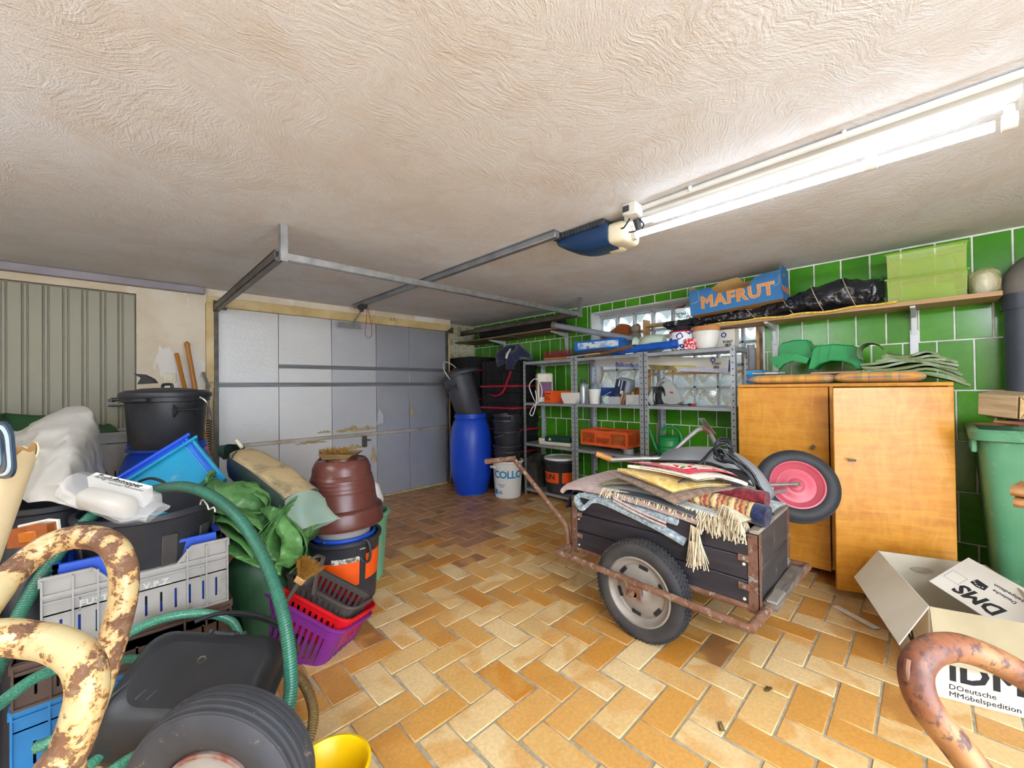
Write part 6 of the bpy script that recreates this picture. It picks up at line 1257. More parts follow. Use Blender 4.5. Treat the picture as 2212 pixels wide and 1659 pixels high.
def star(M_, r): return MB(M_).prism([((r if k % 2 == 0 else r*.4)*cos(pi/2+pi*k/5), (r if k % 2 == 0 else r*.4)*sin(pi/2+pi*k/5)) for k in range(10)], .001, .002)
part('star', star(Ff @ Mx.Translation((.3,.048,0)), .012), m_paper, t, True)
# lid card inside the box
t = thing('box_lid_card', 'white printed cardboard flap lying slanted inside the moving box', 'card', (2.8, -.1, .3))
ca_, cb_, cd_ = V((2.777, 0.013, 0.301)), V((2.52, -0.071, 0.274)), V((2.914, -0.123, 0.409))
xx = (cd_-ca_); yy = (cb_-ca_); zz = xx.cross(yy).normalized(); yy = zz.cross(xx).normalized(); Mc = frame(ca_, xx, yy)
Wc, Hc_ = .62, .40
uu = (V((2.813, -0.274, 0.354))-cd_).normalized(); vv_ = (cd_-ca_).normalized(); nn = uu.cross(vv_).normalized(); vv_ = nn.cross(uu)
Mc = frame(ca_, uu, vv_); h_ = (cd_-ca_).length
part('card', MB(Mc).box((Wc/2-.0, h_/2, 0), (Wc, h_, .004)), m_mw, t, True)
q = MB()
Mt = lambda x, y, r=pi: Mc @ Mx.Translation((x, y, .0026)) @ Mx.Rotation(r, 4, 'Z')
q.text('DMS', .078, Mt(.155, .056), 0, depth=.002, shear=.2, bev=.0028, wrap=flt); part('lettering', q, m_ink, t, True)
part('small_lettering', MB().text('Deutsche', .02, Mt(.185, .135), .0003, depth=.0003), m_ink, t, True); part('small_lettering', MB().text('Möbelspedition', .02, Mt(.195, .162), .0003, depth=.0003), m_ink, t, True)
part('stamp_frame', MB().tube([Mc @ V((x, y, .0026)) for x, y in ((.012,.065), (.068,.065), (.068,.118), (.012,.118))], .0006, 4, True), m_ink, t, True)
part('handwriting', MB().text('Frau E. Gläser', .022, Mt(.36, .11), 0, depth=.0003, shear=.3), m_ink, t, True); part('handwriting', MB().text('Küche - 1. OG', .022, Mt(.36, .15), 0, depth=.0003, shear=.3), m_ink, t, True)
part('flag_print', MB(Mt(.108, .122)).prism([(-.022,-.016), (.02,-.02), (.026,.012), (.0,.018), (-.026,.012)], 0, .0005), m_ink, t, True)
for k in range(5): part('star', star(Mt(.108, .122) @ Mx.Translation((-.014+.008*k,.004+.006*sin(k),-.0004)), .0035), m_paper, t, True)
single('packing_paper', 'red and white paper packing inside the moving box', 'paper', crumple(MB().box((2.6,-.05,.09), (.26,.24,.12), None, .04, 3), .02, 10), mat('red_white_paper', 'b8262c', .6, col2='e5dfd8', scale=7), (2.6,-.05,.05), world=True)
pa_, pb_ = V((2.886, 0.388, 0)), V((2.763, 0.201, 0)); d_ = (pb_-pa_).normalized(); n_ = V((-d_.y, d_.x, 0))*.02
single('paper_strip', 'strip of white paper lying on the tiles before the wardrobe', 'paper', MB().sheet([[pa_+(pb_-pa_)*u+n_*s_+V((0,0,.004+.002*u)) for s_ in (-1,1)] for u in [k/6 for k in range(7)]], .001), m_paper, tuple(pa_), world=True)
random.seed(17)
for k, (px, lab) in enumerate((((1.908, 0.473, 0), 'dry brown crumb of leaf litter on the pale tiles'), ((1.582, 0.55, 0), 'flattened dark leaf scrap on the pale floor tiles'))):
    single('leaf_litter', lab, 'litter', crumple(MB().box((0,0,.004), (.035,.02,.006), None, .002), .012, 60, k), mat('dry_litter_%d' % k, '7d6136', .9, col2='4d3a22', scale=80), px, .6*k)
# ------------------------------------------------------------------ left pile
RV = V((FY.x, FY.y, 0)); FV = V((FX.x, FX.y, 0)); UP = V((0,0,1))
# garden hand truck with looped rusty handles and one wheel
s = NT('flaking_cream_paint'); n1 = s.noise(19, 8, .7); n2 = s.noise(52, 6, .7); n3 = s.noise(120, 3, .6); n0 = s.noise(4.5, 3, .6)
rustm = s.ramp(s.math('ADD', s.math('MULTIPLY', n1, .65), s.math('MULTIPLY', n2, .35)), [(.512, (0,0,0)), (.53, (1,1,1))])
rc = s.mix(s.ramp(n2, [(.3, (0,0,0)), (.7, (1,1,1))]), sc('432b1e'), sc('6f4a30')); rc = s.mix(s.ramp(n3, [(.5, (0,0,0)), (.7, (1,1,1))]), rc, sc('7d6650'))
halo = s.ramp(s.math('ADD', s.math('MULTIPLY', n1, .65), s.math('MULTIPLY', n2, .35)), [(.475, (0,0,0)), (.525, (1,1,1))])
pc = s.mix(s.math('MULTIPLY', halo, .75), s.mix(n0, sc('b5a67e'), sc('a39166')), sc('b57a2c')); pc = s.mix(s.ramp(n3, [(.66, (0,0,0)), (.7, (1,1,1))]), pc, sc('6e4a28'))
s.set(Base_Color=s.mix(rustm, pc, rc), Roughness=s.ramp(rustm, [(0, (.38,.38,.38)), (1, (.8,.8,.8))])); s.bump(s.math('ADD', s.math('MULTIPLY', rustm, -.6), s.math('MULTIPLY', n3, .3)), .5, .003); m_flake = s.m
t = thing('hand_truck', 'old hand truck with rust flaked cream tube handles and one black tyre', 'hand truck', (.1, 1.0, 0))
L1 = [(-0.131, 0.788, 0.96), (-0.106, 0.833, 1.003), (-0.087, 0.857, 1.023), (-0.062, 0.867, 1.039), (-0.033, 0.853, 1.043), (-0.007, 0.82, 1.036), (0.006, 0.8, 1.01), (0.008, 0.792, 0.973), (0.001, 0.786, 0.93), (-0.011, 0.784, 0.88), (-0.024, 0.784, 0.831), (-0.044, 0.79, 0.755), (.0,.9,.42), (.05,1.18,.24)]
L2 = [(-0.113, 0.651, 1.017), (-0.082, 0.642, 1.011), (-0.063, 0.638, 1.002), (-0.043, 0.618, 0.997), (-0.026, 0.595, 0.985), (-0.02, 0.582, 0.964), (-0.024, 0.579, 0.937), (-0.033, 0.582, 0.904), (-0.043, 0.585, 0.869), (-.03,.64,.6), (.02,.85,.35), (.06,1.12,.23)]
part('handle_tube', MB().tube(L1, .0163, 16, sm=8), m_flake, t, True, sharp=180); part('handle_tube', MB().tube(L2, .0165, 16, sm=8), m_flake, t, True, sharp=180)
part('axle', MB().cyl((.05,1.15,.235), (.27,1.36,.229), .012), m_rust, t, True)
wc_ = V((.195,1.30,.232)); Mt_ = frame(wc_, RV, UP)   # z axis of the frame points along -view
pr = [(.12,.035), (.128,.05), (.15,.063), (.175,.066), (.195,.062), (.208,.056), (.2165,.05)]
for k in range(6):
    zz = .042-.084*k/5; r = .229-.007*(zz/.042)**2
    pr += [(r-.006, zz+.0066), (r, zz+.0048), (r, zz-.0048), (r-.006, zz-.0066)]
pr += [(.2165,-.05), (.208,-.056), (.195,-.062), (.175,-.066), (.15,-.063), (.128,-.05), (.12,-.035), (.112,0), (.12,.035)]
m_ty3 = mat('muddy_tyre_rubber', '36373b', .6, col2='414146', scale=6, dirt='9a8266', dlo=.63, dhi=.72, dscale=16, bump=.15, bscale=40)
part('tyre', MB().lathe(pr, 64, Mt_), m_ty3, t, True, sharp=50)
m_rim3 = mat('chalky_rim_paint', 'a8a29a', .6, col2='938b82', scale=7, dirt='7a5040', dlo=.58, dhi=.68, dscale=9)
part('rim', MB().lathe([(.123,.04), (.121,.052), (.113,.054), (.106,.045), (.1,.03), (.092,.024), (.075,.027), (.05,.03), (.03,.04), (0,.042)], 44, Mt_), m_rim3, t, True)
part('rim_edge', MB().lathe([(.1235,.0405), (.1225,.0535), (.117,.0555), (.113,.0545)], 44, Mt_), mat('rusty_rim_edge', '7a3c2c', .7, col2='8a7a70', scale=30), t, True)
# crates
m_gc = mat('grey_crate_plastic', '9d9a96', .5, col2='8d8984', scale=5, dirt='6d6152', dlo=.6, dhi=.85, dscale=5)
m_bc = mat('brown_crate_plastic', '4e3c34', .55, col2='5c483d', scale=5, dirt='85725f', dlo=.6, dhi=.85)
m_blc = mat('blue_crate_plastic', '2a7bb5', .45, col2='236ca4', scale=5); m_blc2 = mat('cobalt_crate_plastic', '1f4fc0', .45, col2='1a43a8', scale=5)
def slot_crate(name, label, x0_, x1_, y0_, d, z0_, h, m, slots=True, raised=0, txt=None):
    t = thing(name, label, 'crate', ((x0_+x1_)/2, y0_+d/2, z0_))
    w = x1_-x0_; a = w/2; H_ = h-raised
    part('base', MB().box((0,0,.008), (w-.01, d-.01, .016)), m, t)
    for nm, sy in (('front_wall', -1), ('back_wall', 1)):
        M_ = frame((0, sy*d/2, 0), (1,0,0), (0,0,1)) if sy < 0 else frame((0, sy*d/2, 0), (-1,0,0), (0,0,1))
        q = MB(M_); e = .13*w/.5
        # wall strips leave real slots open
        q.bx((-a,H_-.075,-.004), (a,H_-.012,0)).bx((-a,0,-.004), (a,.03,0)); n = 12
        for k in range(n): q.bx((-a+w*k/n+.006, .03, -.004), (-a+w*(k+1)/n-.001, .105, 0))
        q.bx((-a,.105,-.004), (a,H_-.07,0))
        for z_ in (H_-.028, H_-.012): q.bx((-a,z_-.003,0), (a,z_+.003,.008))
        q.bx((-a,-.002,-.002), (a,.006,.012)); q.bx((-a,H_-.012,-.012), (a,H_,.010))
        for x in (-a+.003, -a+e*.55, -a+e, a-e, a-e*.55, a-.003): q.bx((x-.003,0,0), (x+.003,h-.006,.011))
        if raised:
            for sx_ in (-1,1): q.prism([(sx_*(a),H_-.012), (sx_*(a),h), (sx_*(a-e*.9),h), (sx_*(a-e*1.25),H_-.012)], -.004, .0, None); q.bar((sx_*a,h,.003), (sx_*(a-e*.9),h,.003), .008, .012); q.bar((sx_*(a-e*.9),h,.003), (sx_*(a-e*1.25),H_-.006,.003), .008, .012)
        if txt and sy < 0:
            q.bx((-.17,.118,0), (.17,.121,.0015)); q.bx((-.17,.16,0), (.17,.163,.0015)); q.bx((-.17,.118,0), (-.167,.163,.0015)); q.bx((.167,.118,0), (.17,.163,.0015))
        part(nm, q, m, t)
    for sx_ in (-1,1):
        q = MB(frame((sx_*a,0,0), (0,sx_,0), (0,0,1))); b = d/2
        q.bx((-b,0,-.004), (b,h-.09 if h > .15 else h*.5,0)).bx((-b,h-.03,-.004), (b,h,.006)).bx((-b,h-.1,-.004), (-b+.1,h,0)).bx((b-.1,h-.1,-.004), (b,h,0))
        part('side_wall', q, m, t)
    if txt: 
        ml = mat('grey_letter_plastic', 'c4c1bb', .5)
        for w_, x_ in zip(txt.split('  '), (-.105, .035)): part('raised_lettering', MB().text(w_, .03, frame((x_,-d/2-.0005,.141), (1,0,0), (0,0,1)), .0012, depth=.0016, sp=1.1), ml, t)
    return t
slot_crate('blue_crate', 'light blue plastic crate at the bottom of the left crate stack', -.245, .345, 2.08, .37, 0, .225, m_blc)
slot_crate('brown_crate', 'brown plastic crate in the middle of the left crate stack', -.242, .348, 2.075, .37, .228, .145, m_bc)
slot_crate('grey_crate', 'grey plastic crate with raised lettering topmost of the left stack', -.18, .338, 2.075, .38, .376, .255, m_gc, raised=.055, txt='FUSTPOL  V.P.Z.')
slot_crate('dirty_grey_crate', 'dirty grey crate left of the lettered grey crate at frame edge', -.80, -.27, 2.12, .36, .35, .27, m_gc, raised=.05)
single('storage_box', 'dark box under the dirty grey crate at the frame edge', 'box', MB().box((-.53,2.3,.173), (.5,.36,.345), None, .01), m_black, (-.53,2.3,0), world=True)
q = thing('cobalt_crate', 'cobalt blue plastic crate nested inside the lettered grey crate', 'crate', (.08, 2.26, .40))
for nm, c, d_ in (('front_wall', (0,-.155,.13), (.44,.006,.26)), ('back_wall', (0,.15,.13), (.44,.006,.26)), ('side_wall', (-.22,0,.13), (.006,.31,.26)), ('side_wall', (.22,0,.13), (.006,.31,.26)), ('base', (0,0,.004), (.43,.3,.006))): part(nm, MB().box(c, d_), m_blc2, q)
part('rim', MB().bx((-.235,-.17,.25), (.235,-.155,.262)).bx((-.235,.15,.25), (.235,.165,.262)).bx((-.235,-.17,.25), (-.22,.165,.262)).bx((.22,-.17,.25), (.235,.165,.262)), m_blc2, q)
# black bucket in the crates with wire hooks
t = bucket('mortar_tub', 'large black ribbed tub standing in the cobalt crate', 'tub', (.105, 2.285, .425), 0, .185, .222, .355, m_black, ears=False, rim=.012)
for a in (-2.1, -1.35, -.7, -.1, -2.9): part('panel_recess', MB(Mx.Rotation(a, 4, 'Z')).box((.2035,0,.17), (.008,.05,.2), Euler((0,.104,0)), .002), mat('worn_black_plastic', '3d3a38', .5), t)
hk = lambda p: MB().tube([V(p), V(p)+RV*.01+UP*.02, V(p)+RV*.03-UP*.005, V(p)+RV*.035-UP*.02, V(p)+RV*.055-UP*.012, V(p)+RV*.06-UP*.03], .0038, 6, sm=4)
part('hook', hk((0.241, 2.035, 0.8)), m_wire, t, True); part('hook', hk((-0.077, 2.205, 0.764)), m_wire, t, True)
t = bucket('tall_tub', 'tall black tub covered by the silver grey sheet', 'tub', (-.19, 2.66, 0), 0, .17, .215, .80, m_black, ears=False)
# silver grey sheet
s = NT('silver_grey_film'); s.set(Base_Color=s.mix(s.noise(4, 4), sc('c6c5c3'), sc('b3aea2')), Roughness=.42, Specular_IOR_Level=.4, Metallic=.15); crease(s, 5, .6, .04, 20); m_sheet = s.m
G = [[(-0.648, 4.479, 0.943), (-0.523, 4.427, 0.935), (-0.409, 4.316, 0.949), (-0.318, 4.226, 0.995), (-0.226, 4.136, 1.025), (-0.144, 3.986, 1.012), (-0.094, 3.729, 0.921)],
     [(-0.518, 3.582, 1.085), (-0.429, 3.495, 1.063), (-0.349, 3.347, 1.051), (-0.264, 3.193, 1.124), (-0.187, 3.117, 1.178), (-0.118, 3.051, 1.167), (-0.088, 3.092, 1.096)],
     [(-0.471, 3.257, 1.05), (-0.39, 3.178, 1.03), (-0.309, 3.029, 1.034), (-0.231, 2.883, 1.077), (-0.161, 2.814, 1.109), (-0.102, 2.826, 1.093), (-0.075, 2.983, 1.011)],
     [(-0.417, 2.926, 0.977), (-0.344, 2.854, 0.976), (-0.27, 2.712, 0.982), (-0.205, 2.634, 1.003), (-0.141, 2.572, 1.011), (-0.088, 2.633, 0.968), (-0.061, 2.83, 0.887)],
     [(-0.392, 2.79, 0.901), (-0.318, 2.69, 0.894), (-0.248, 2.552, 0.904), (-0.188, 2.424, 0.922), (-0.136, 2.373, 0.912), (-0.083, 2.461, 0.861), (-0.049, 2.639, 0.816)],
     [(-0.38, 2.752, 0.866), (-0.3, 2.59, 0.856), (-0.238, 2.445, 0.834), (-0.188, 2.341, 0.837), (-0.13, 2.256, 0.806), (-0.071, 2.283, 0.795), (-0.036, 2.445, 0.787)]]
gr = [spline(r, 10) for r in G]; gr = list(map(list, zip(*[spline([r[k] for r in gr], 10) for k in range(len(gr[0]))])))
q = MB().sheet(gr[::-1], .003)
for i, p in enumerate(q.v):
    a_ = (p.x*1.3+p.z*1.1)*24; q.v[i] = p + FV*(.012*(abs(sin(a_*.5+1.6*sin(p.z*9)))-.5) + .075*(abs(mn.noise(V((p.x*7+p.z*2, p.y*4, p.z*2.2))))-.2) + .028*(abs(mn.noise(p*9))-.2)) + V(mn.noise_vector(p*4))*.016
single('plastic_sheet', 'silver grey plastic sheet draped over the tall black tub', 'sheet', q, m_sheet, (-.2,2.6,.8), world=True, sharp=180)
# green tarp mound behind and the tall grey crate by the side door
gm = V((-0.4, 4.444, 1.086))
m_gt2 = mat('green_tarp_cloth', '2f5a34', .6, col2='244a2a', scale=4, bump=.15, bscale=60)
q = MB().lathe([(.62,.0), (.6,.5), (.56,.85), (.5,.97), (.46,1.0), (.44,.985), (.3,1.06), (.12,1.085), (0,1.09)], 40, f=lambda p, a: V((p[0]*(1+.05*sin(5*a)), p[1]*.52*(1+.05*cos(4*a)), p[2]*(gm.z+.02)/1.09+.015*sin(6*a))))
single('green_tarp', 'dark green tarp covering a mound behind the silver sheet', 'tarp', crumple(q, .025, 5), m_gt2, (gm.x-.1, YD-.38, 0), sharp=180)
cr = V((0.08, 3.768, 0.987))
slot_crate('grey_stacking_crate', 'tall grey crate with open grip beside the side door handle', cr.x-.5, cr.x, cr.y, .36, cr.z-.36, .36, m_gc)
single('storage_box', 'plain grey box under the tall grey stacking crate', 'box', MB().box((0,0,(cr.z-.36)/2), (.46,.34,cr.z-.362), None, .01), m_gc, (cr.x-.25, cr.y+.19, 0))
# left drum with dustbin and sticks
DL = (.235, 3.30, 0)
drum('blue plastic drum behind the left pile carrying the black dustbin', DL)
qd = Quaternion((0,0,1), rad(-69))
t = dustbin('dustbin', 'black lidded dustbin standing upright on the left blue drum', (DL[0]-.005, DL[1]-.02, .905), qd, .178, .2, .335, m_black, 0)
part('lid_hook', MB().prism([(-.03,-.01), (.07,-.005), (.05,.02), (.0,.045), (-.05,.05), (-.01,.025)], -.012, .012, frame((0.118, 3.098, 1.306), tuple(RV), (0,0,1))), m_black, t, True)
part('bail', MB().tube([(0.343, 2.88, 1.219), (0.369, 2.854, 1.192), (0.394, 2.9, 1.132), (0.408, 2.957, 1.088)], .005, 6, sm=5), m_wire, t, True)
m_stick = mat('varnished_handle', 'b8782f', .35, col2='a56826', scale=4, stretch=(9,9,1))
for k, (a, b, r, lab) in enumerate((((382,765), (397,830), .014, 'shorter left wooden tool handle leaning against the plaster'), ((403,738), (419,826), .0175, 'longer right wooden tool handle with rounded top against the plaster'))):
    pass
pA, pB = V((0.368, 4.4, 1.575)), V((0.423, 4.33, 1.236)); d_ = (pB-pA)
single('wooden_stick', 'shorter left wooden tool handle leaning against the plaster wall', 'stick', MB().tube([pA+d_*((pA.z)/(pA.z-pB.z))*.995, pA+d_*.03, pA], lambda u: .0155 if u < .99 else .011, 12), m_stick, tuple(pA), world=True)
pA, pB = V((0.435, 4.4, 1.676)), V((0.537, 4.26, 0.845)); d_ = (pB-pA)
single('wooden_stick', 'longer right wooden tool handle with rounded hanging end against wall', 'stick', MB().tube([pA+d_*((pA.z)/(pA.z-pB.z))*.995, pA+d_*.5, pA+d_*.06, pA+d_*.02, pA], lambda u: .0175 if u < .7 else (.021 if u < .8 else .02 if u < .99 else .008), 14), m_stick, tuple(pA), world=True)
# turquoise and blue box, tipped
A_, B_, C_ = V((-0.026, 2.575, 0.795)), V((0.295, 2.678, 1.002)), V((0.382, 2.512, 0.817))
ux = (B_-A_); Lx = ux.length; ux.normalize(); uy = (C_-B_); uy = (uy-ux*uy.dot(ux)); Ly = uy.length; uy.normalize(); uz = ux.cross(uy)
if uz.dot(FV) < 0: uz = -uz
def tipbox(name, label, m, off, k, dp):
    t = thing(name, label, 'box', tuple(A_))
    def pt(x, y, z): return A_+ux*x+uy*(y+off)+uz*z
    t0, t1 = 0, Ly*1.05
    rim = [(0,0), (Lx*k,0), (Lx*k,dp), (0,dp)]; ins = .05
    rows = []
    for y, i_ in ((0,0), (t1,ins), ): rows.append([pt(i_, y, i_*.5), pt(Lx*k-i_, y, i_*.5), pt(Lx*k-i_, y, dp-i_*.5), pt(i_, y, dp-i_*.5)])
    q = MB().sheet(rows, .004, True); q.add(rows[1], [(0,1,2,3)]); part('shell', q, m, t, True)
    rr = .008; c = [pt(x, .0, z) for x, z in ((-.01,-.012), (Lx*k+.01,-.012), (Lx*k+.01,dp+.012), (-.01,dp+.012))]
    part('rim', MB().tube(c, rr, 8, True), m, t, True)
    part('corner_rib', MB().tube([pt(Lx*k-.012, .01, -.004), pt(Lx*k-.012-ins, t1, ins*.5-.004)], .007, 8).tube([pt(Lx*k-.03, .01, -.002), pt(Lx*k-.03-ins, t1, ins*.5-.002)], .004, 6), m, t, True)
    return t
tipbox('storage_tub', 'turquoise plastic storage tub tipped on its side above the pile', mat('turquoise_plastic', '1d8fb5', .35, col2='1a82a8', scale=3, dirt='7fb0bd', dlo=.66, dhi=.85, dscale=7), 0, 1.0, .26)
tipbox('storage_tub', 'bright blue plastic tub nested inside the tipped turquoise tub', mat('royal_blue_plastic', '2a5ad8', .35, col2='234bc0', scale=3), -.035, .97, .25)
single('rubber_lead', 'short black lead sticking up behind the draught stopper packet', 'lead', MB().tube([(0.072, 2.38, 0.867), (0.107, 2.332, 0.882), (0.141, 2.271, 0.872), (0.156, 2.229, 0.853)], .006, 6, sm=5), m_ink, (0.114, 2.325, 0.868), world=True)
# packet
p0, p1, p2 = V((-0.069, 2.252, 0.934)), V((0.087, 2.1, 0.878)), V((-0.067, 2.207, 0.914))
ux = (p1-p0); Lp = ux.length; ux.normalize(); Mp = frame(p0, ux, (p0-p2))
t = thing('draught_stopper_packet', 'white printed packet in clear film lying across the black tub', 'packet', tuple(p0))
part('carton', MB(Mp).prism([(-.0,-.012), (Lp,-.022), (Lp,.022), (0,.022)], -.07, 0, None), m_white, t, True)
part('fabric_roll', crumple(MB(Mp).box((Lp*.55,-.06,-.05), (Lp*.9,.075,.08), None, .03, 3), .004, 20), mat('beige_fabric', 'b0a796', .8), t, True)
q = MB(Mp); q.text('Zugluftstopper', .03, Mx.Translation((.018,.006,.0012)), .0004, depth=.0004, align='LEFT'); q.text('vermindert Wärmeverlust', .013, Mx.Translation((.085,-.014,.0012)), 0, depth=.0004, align='LEFT'); part('lettering', q, m_ink, t, True)
rows = []
for i in range(12):
    u = i/11; x = -.03+(Lp+.13)*u; hh = .05*sin(pi*min(1,max(.02,u*1.1)))**.4+.0; rows.append([V((x, -.035-.03*u+(.065+.02*u)*cos(a)*(1 if u < .9 else .6), -.035+.052*sin(a)*(.3+.7*min(1,(1-u)*3+.1)))) for a in [2*pi*k/14 for k in range(14)]])
s = NT('clear_film'); s.set(Base_Color=(.9,.9,.9,1), Roughness=.15, Alpha=.28, Specular_IOR_Level=.7); m_film = s.m
part('film', crumple(MB(Mp).sheet(rows, 0, True), .009, 22), m_film, t, True, sharp=20)
# suction hose: smooth tube plus spiral rib
m_hose = mat('teal_hose', '27785f', .3, col2='1e6250', scale=10); m_rib2 = mat('dark_green_rib', '35564a', .4, col2='4a4a3a', scale=6)
HP = [(-0.279, 1.821, 0.364), (-0.255, 1.936, 0.433), (-0.239, 2.031, 0.491), (-0.2, 2.104, 0.593), (-0.141, 2.157, 0.692), (-0.068, 2.196, 0.785), (0, 2.241, 0.817), (0.07, 2.313, 0.82), (0.129, 2.199, 0.855), (0.196, 2.049, 0.876), (0.259, 1.918, 0.854), (0.316, 1.765, 0.795), (0.354, 1.646, 0.708), (0.376, 1.541, 0.614), (0.387, 1.462, 0.517), (0.388, 1.407, 0.417), (0.377, 1.363, 0.331), (0.337, 1.319, 0.27), (0.281, 1.304, 0.223)]
def hose(root, pts, r, m, mr, pitch=.0075, rr=.0015):
    P_ = spline(pts, 10); part('tube', MB().tube(P_, r, 12), m, root, True, sharp=180)
    if mr is None: return
    L_ = [0]
    for a, b in zip(P_, P_[1:]): L_.append(L_[-1]+(b-a).length)
    H_ = []; step = pitch/9; s_ = 0; i = 0; pv = None; k = 0
    while s_ < L_[-1]-1e-4:
        while L_[i+1] < s_: i += 1
        f_ = (s_-L_[i])/(L_[i+1]-L_[i]); c = P_[i].lerp(P_[i+1], f_); tg = (P_[i+1]-P_[i]).normalized()
        x = (pv - tg*pv.dot(tg)) if pv is not None else tg.cross(V((.3,.2,.9))); x.normalize(); pv = x; y = tg.cross(x); a = 2*pi*s_/pitch
        H_.append(c+(x*cos(a)+y*sin(a))*(r+rr*.3)); s_ += step
    part('spiral_rib', MB().tube(H_, rr, 4, caps=False), mr, root, True, sharp=180)
t = thing('suction_hose', 'thick green spiral ribbed suction hose arching over the left pile', 'hose', (.2, 1.8, .6)); hose(t, HP, .0195, m_hose, m_rib2)
t = thing('ribbed_hose', 'brown ribbed hose curling on the floor beside the hand truck tyre', 'hose', (.5, 1.5, .1)); hose(t, [(0.357, 1.648, 0.287), (0.421, 1.614, 0.26), (0.462, 1.574, 0.234), (0.475, 1.506, 0.203), (0.465, 1.433, 0.171), (0.426, 1.387, 0.133), (0.346, 1.382, 0.117)], .0145, mat('amber_hose', '8f7236', .4, col2='6b5430'), mat('brown_rib', '5a4426', .5), .0065, .002)
s = NT('braided_hose'); sx = s.n('ShaderNodeTexVoronoi'); sx.inputs['Scale'].default_value = 260; s.l(s.tc.outputs['Object'], sx.inputs['Vector']); s.set(Base_Color=s.mix(s.ramp(sx.outputs['Distance'], [(.25, (0,0,0)), (.7, (1,1,1))]), sc('276b54'), sc('5a967c')), Roughness=.3); m_braid = s.m
t = thing('garden_hose', 'green braided garden hose looping through the left crate stack', 'hose', (.0, 1.9, .4))
hose(t, [(-0.254, 1.656, 0.433), (-0.221, 1.736, 0.428), (-0.171, 1.798, 0.435), (-0.112, 1.853, 0.421), (-0.044, 1.898, 0.414), (0.022, 1.946, 0.415), (0.095, 1.972, 0.42), (0.174, 1.979, 0.411), (0.255, 1.956, 0.392), (0.325, 1.93, 0.345), (0.351, 1.906, 0.275)], .0155, m_braid, None)
for pts in ([(-0.041, 2.008, 0.308), (0.005, 2.034, 0.293), (0.054, 2.056, 0.266), (0.098, 2.042, 0.224)], [(-0.161, 1.735, 0.274), (-0.127, 1.729, 0.282), (-0.099, 1.786, 0.286), (-0.07, 1.897, 0.302)], [(-0.164, 1.641, 0.235), (-0.136, 1.683, 0.261), (-0.117, 1.775, 0.269), (-0.09, 1.889, 0.302)], [(-0.09, 1.61, 0.217), (-0.039, 1.644, 0.223), (0.018, 1.7, 0.22), (0.081, 1.695, 0.213)], [(-0.045, 1.538, 0.223), (-0.002, 1.552, 0.234), (0.045, 1.562, 0.235), (0.093, 1.543, 0.229)]): hose(t, pts, .0145, m_braid, None)
# black plastic case with cable on top
p_tl, p_tr, p_bl = V((0.109, 1.888, 0.445)), V((0.448, 1.642, 0.377)), V((-0.018, 1.595, 0.284))
ux = (p_tr-p_tl); Lc_ = ux.length; ux.normalize(); uy = p_tl-p_bl; uy = uy-ux*uy.dot(ux); Hc2 = uy.length; uy.normalize(); Mk = frame((p_tl+p_tr)/2-uy*Hc2/2, ux, uy)
m_case = mat('moulded_black', '242528', .36, col2='2d2e32', scale=5, bump=.06, bscale=200)
t = thing('black_case', 'large black moulded plastic case leaning on the crate stack', 'case', tuple((p_tl+p_tr)/2-uy*Hc2/2))
def rr_(w, h, r, z, taper=0): 
    o = []
    for sx_, sy, a0 in ((1,1,0), (-1,1,pi/2), (-1,-1,pi), (1,-1,3*pi/2)):
        for k in range(6): a = a0+pi/2*k/5; o.append((sx_*(w/2-r)+r*cos(a), sy*(h/2-r)+r*sin(a), z))
    return o
Wc2 = Lc_*1.06
lid = [rr_(Wc2+.02,Hc2+.02,.06,-.085), rr_(Wc2+.02,Hc2+.02,.06,-.075), rr_(Wc2,Hc2,.06,-.07), rr_(Wc2-.008,Hc2-.008,.06,-.045), rr_(Wc2-.03,Hc2-.03,.065,-.015), rr_(Wc2-.06,Hc2-.06,.07,.008), rr_(Wc2-.1,Hc2-.1,.07,.02), rr_(Wc2-.15,Hc2-.15,.06,.025)]
q = MB(Mk).sheet(lid, 0, True); q.add(lid[-1], [list(range(24))]); part('lid', q, m_case, t, True, sharp=75)
bs = [rr_(Wc2+.016,Hc2+.016,.05,-.089), rr_(Wc2+.016,Hc2+.016,.05,-.1), rr_(Wc2-.01,Hc2-.01,.05,-.105), rr_(Wc2-.04,Hc2-.04,.05,-.19)]
q = MB(Mk).sheet(bs, 0, True); q.add(bs[-1], [list(range(24))[::-1]]); q.add(bs[0], [list(range(24))]); part('base', q, m_black, t, True, sharp=60)
hx2 = -.0+.02
part('latch_recess', MB(Mk).box((hx2,Hc2/2-.045,.004), (.085,.05,.012), None, .004).box((hx2-.05,Hc2/2-.05,-.002), (.014,.075,.02), Euler((0,0,.15)), .005).box((hx2+.05,Hc2/2-.05,-.002), (.014,.075,.02), Euler((0,0,-.15)), .005), m_charcoal, t, True)
part('latch', MB(Mk).cyl((hx2-.03,Hc2/2-.03,.006), (hx2+.03,Hc2/2-.03,.006), .011, seg=12), m_black, t, True)
part('rivet', MB(Mk).lathe([(.013,.0005), (.0125,.003), (.008,.001), (0,-.002)], 16, Mx.Translation((-.0,Hc2/2-.13,.024))), m_dsteel, t, True)
for k, x in enumerate((-.19, -.12, -.09, .05)): part('moulded_groove', MB(Mk).tube([(x,-Hc2/2+.04,.004), (x+.01,-Hc2/2+.1,.023), (x+.03,-Hc2/2+.15,.022)], lambda u: .006*(1-u*.7), 6), m_charcoal, t, True)
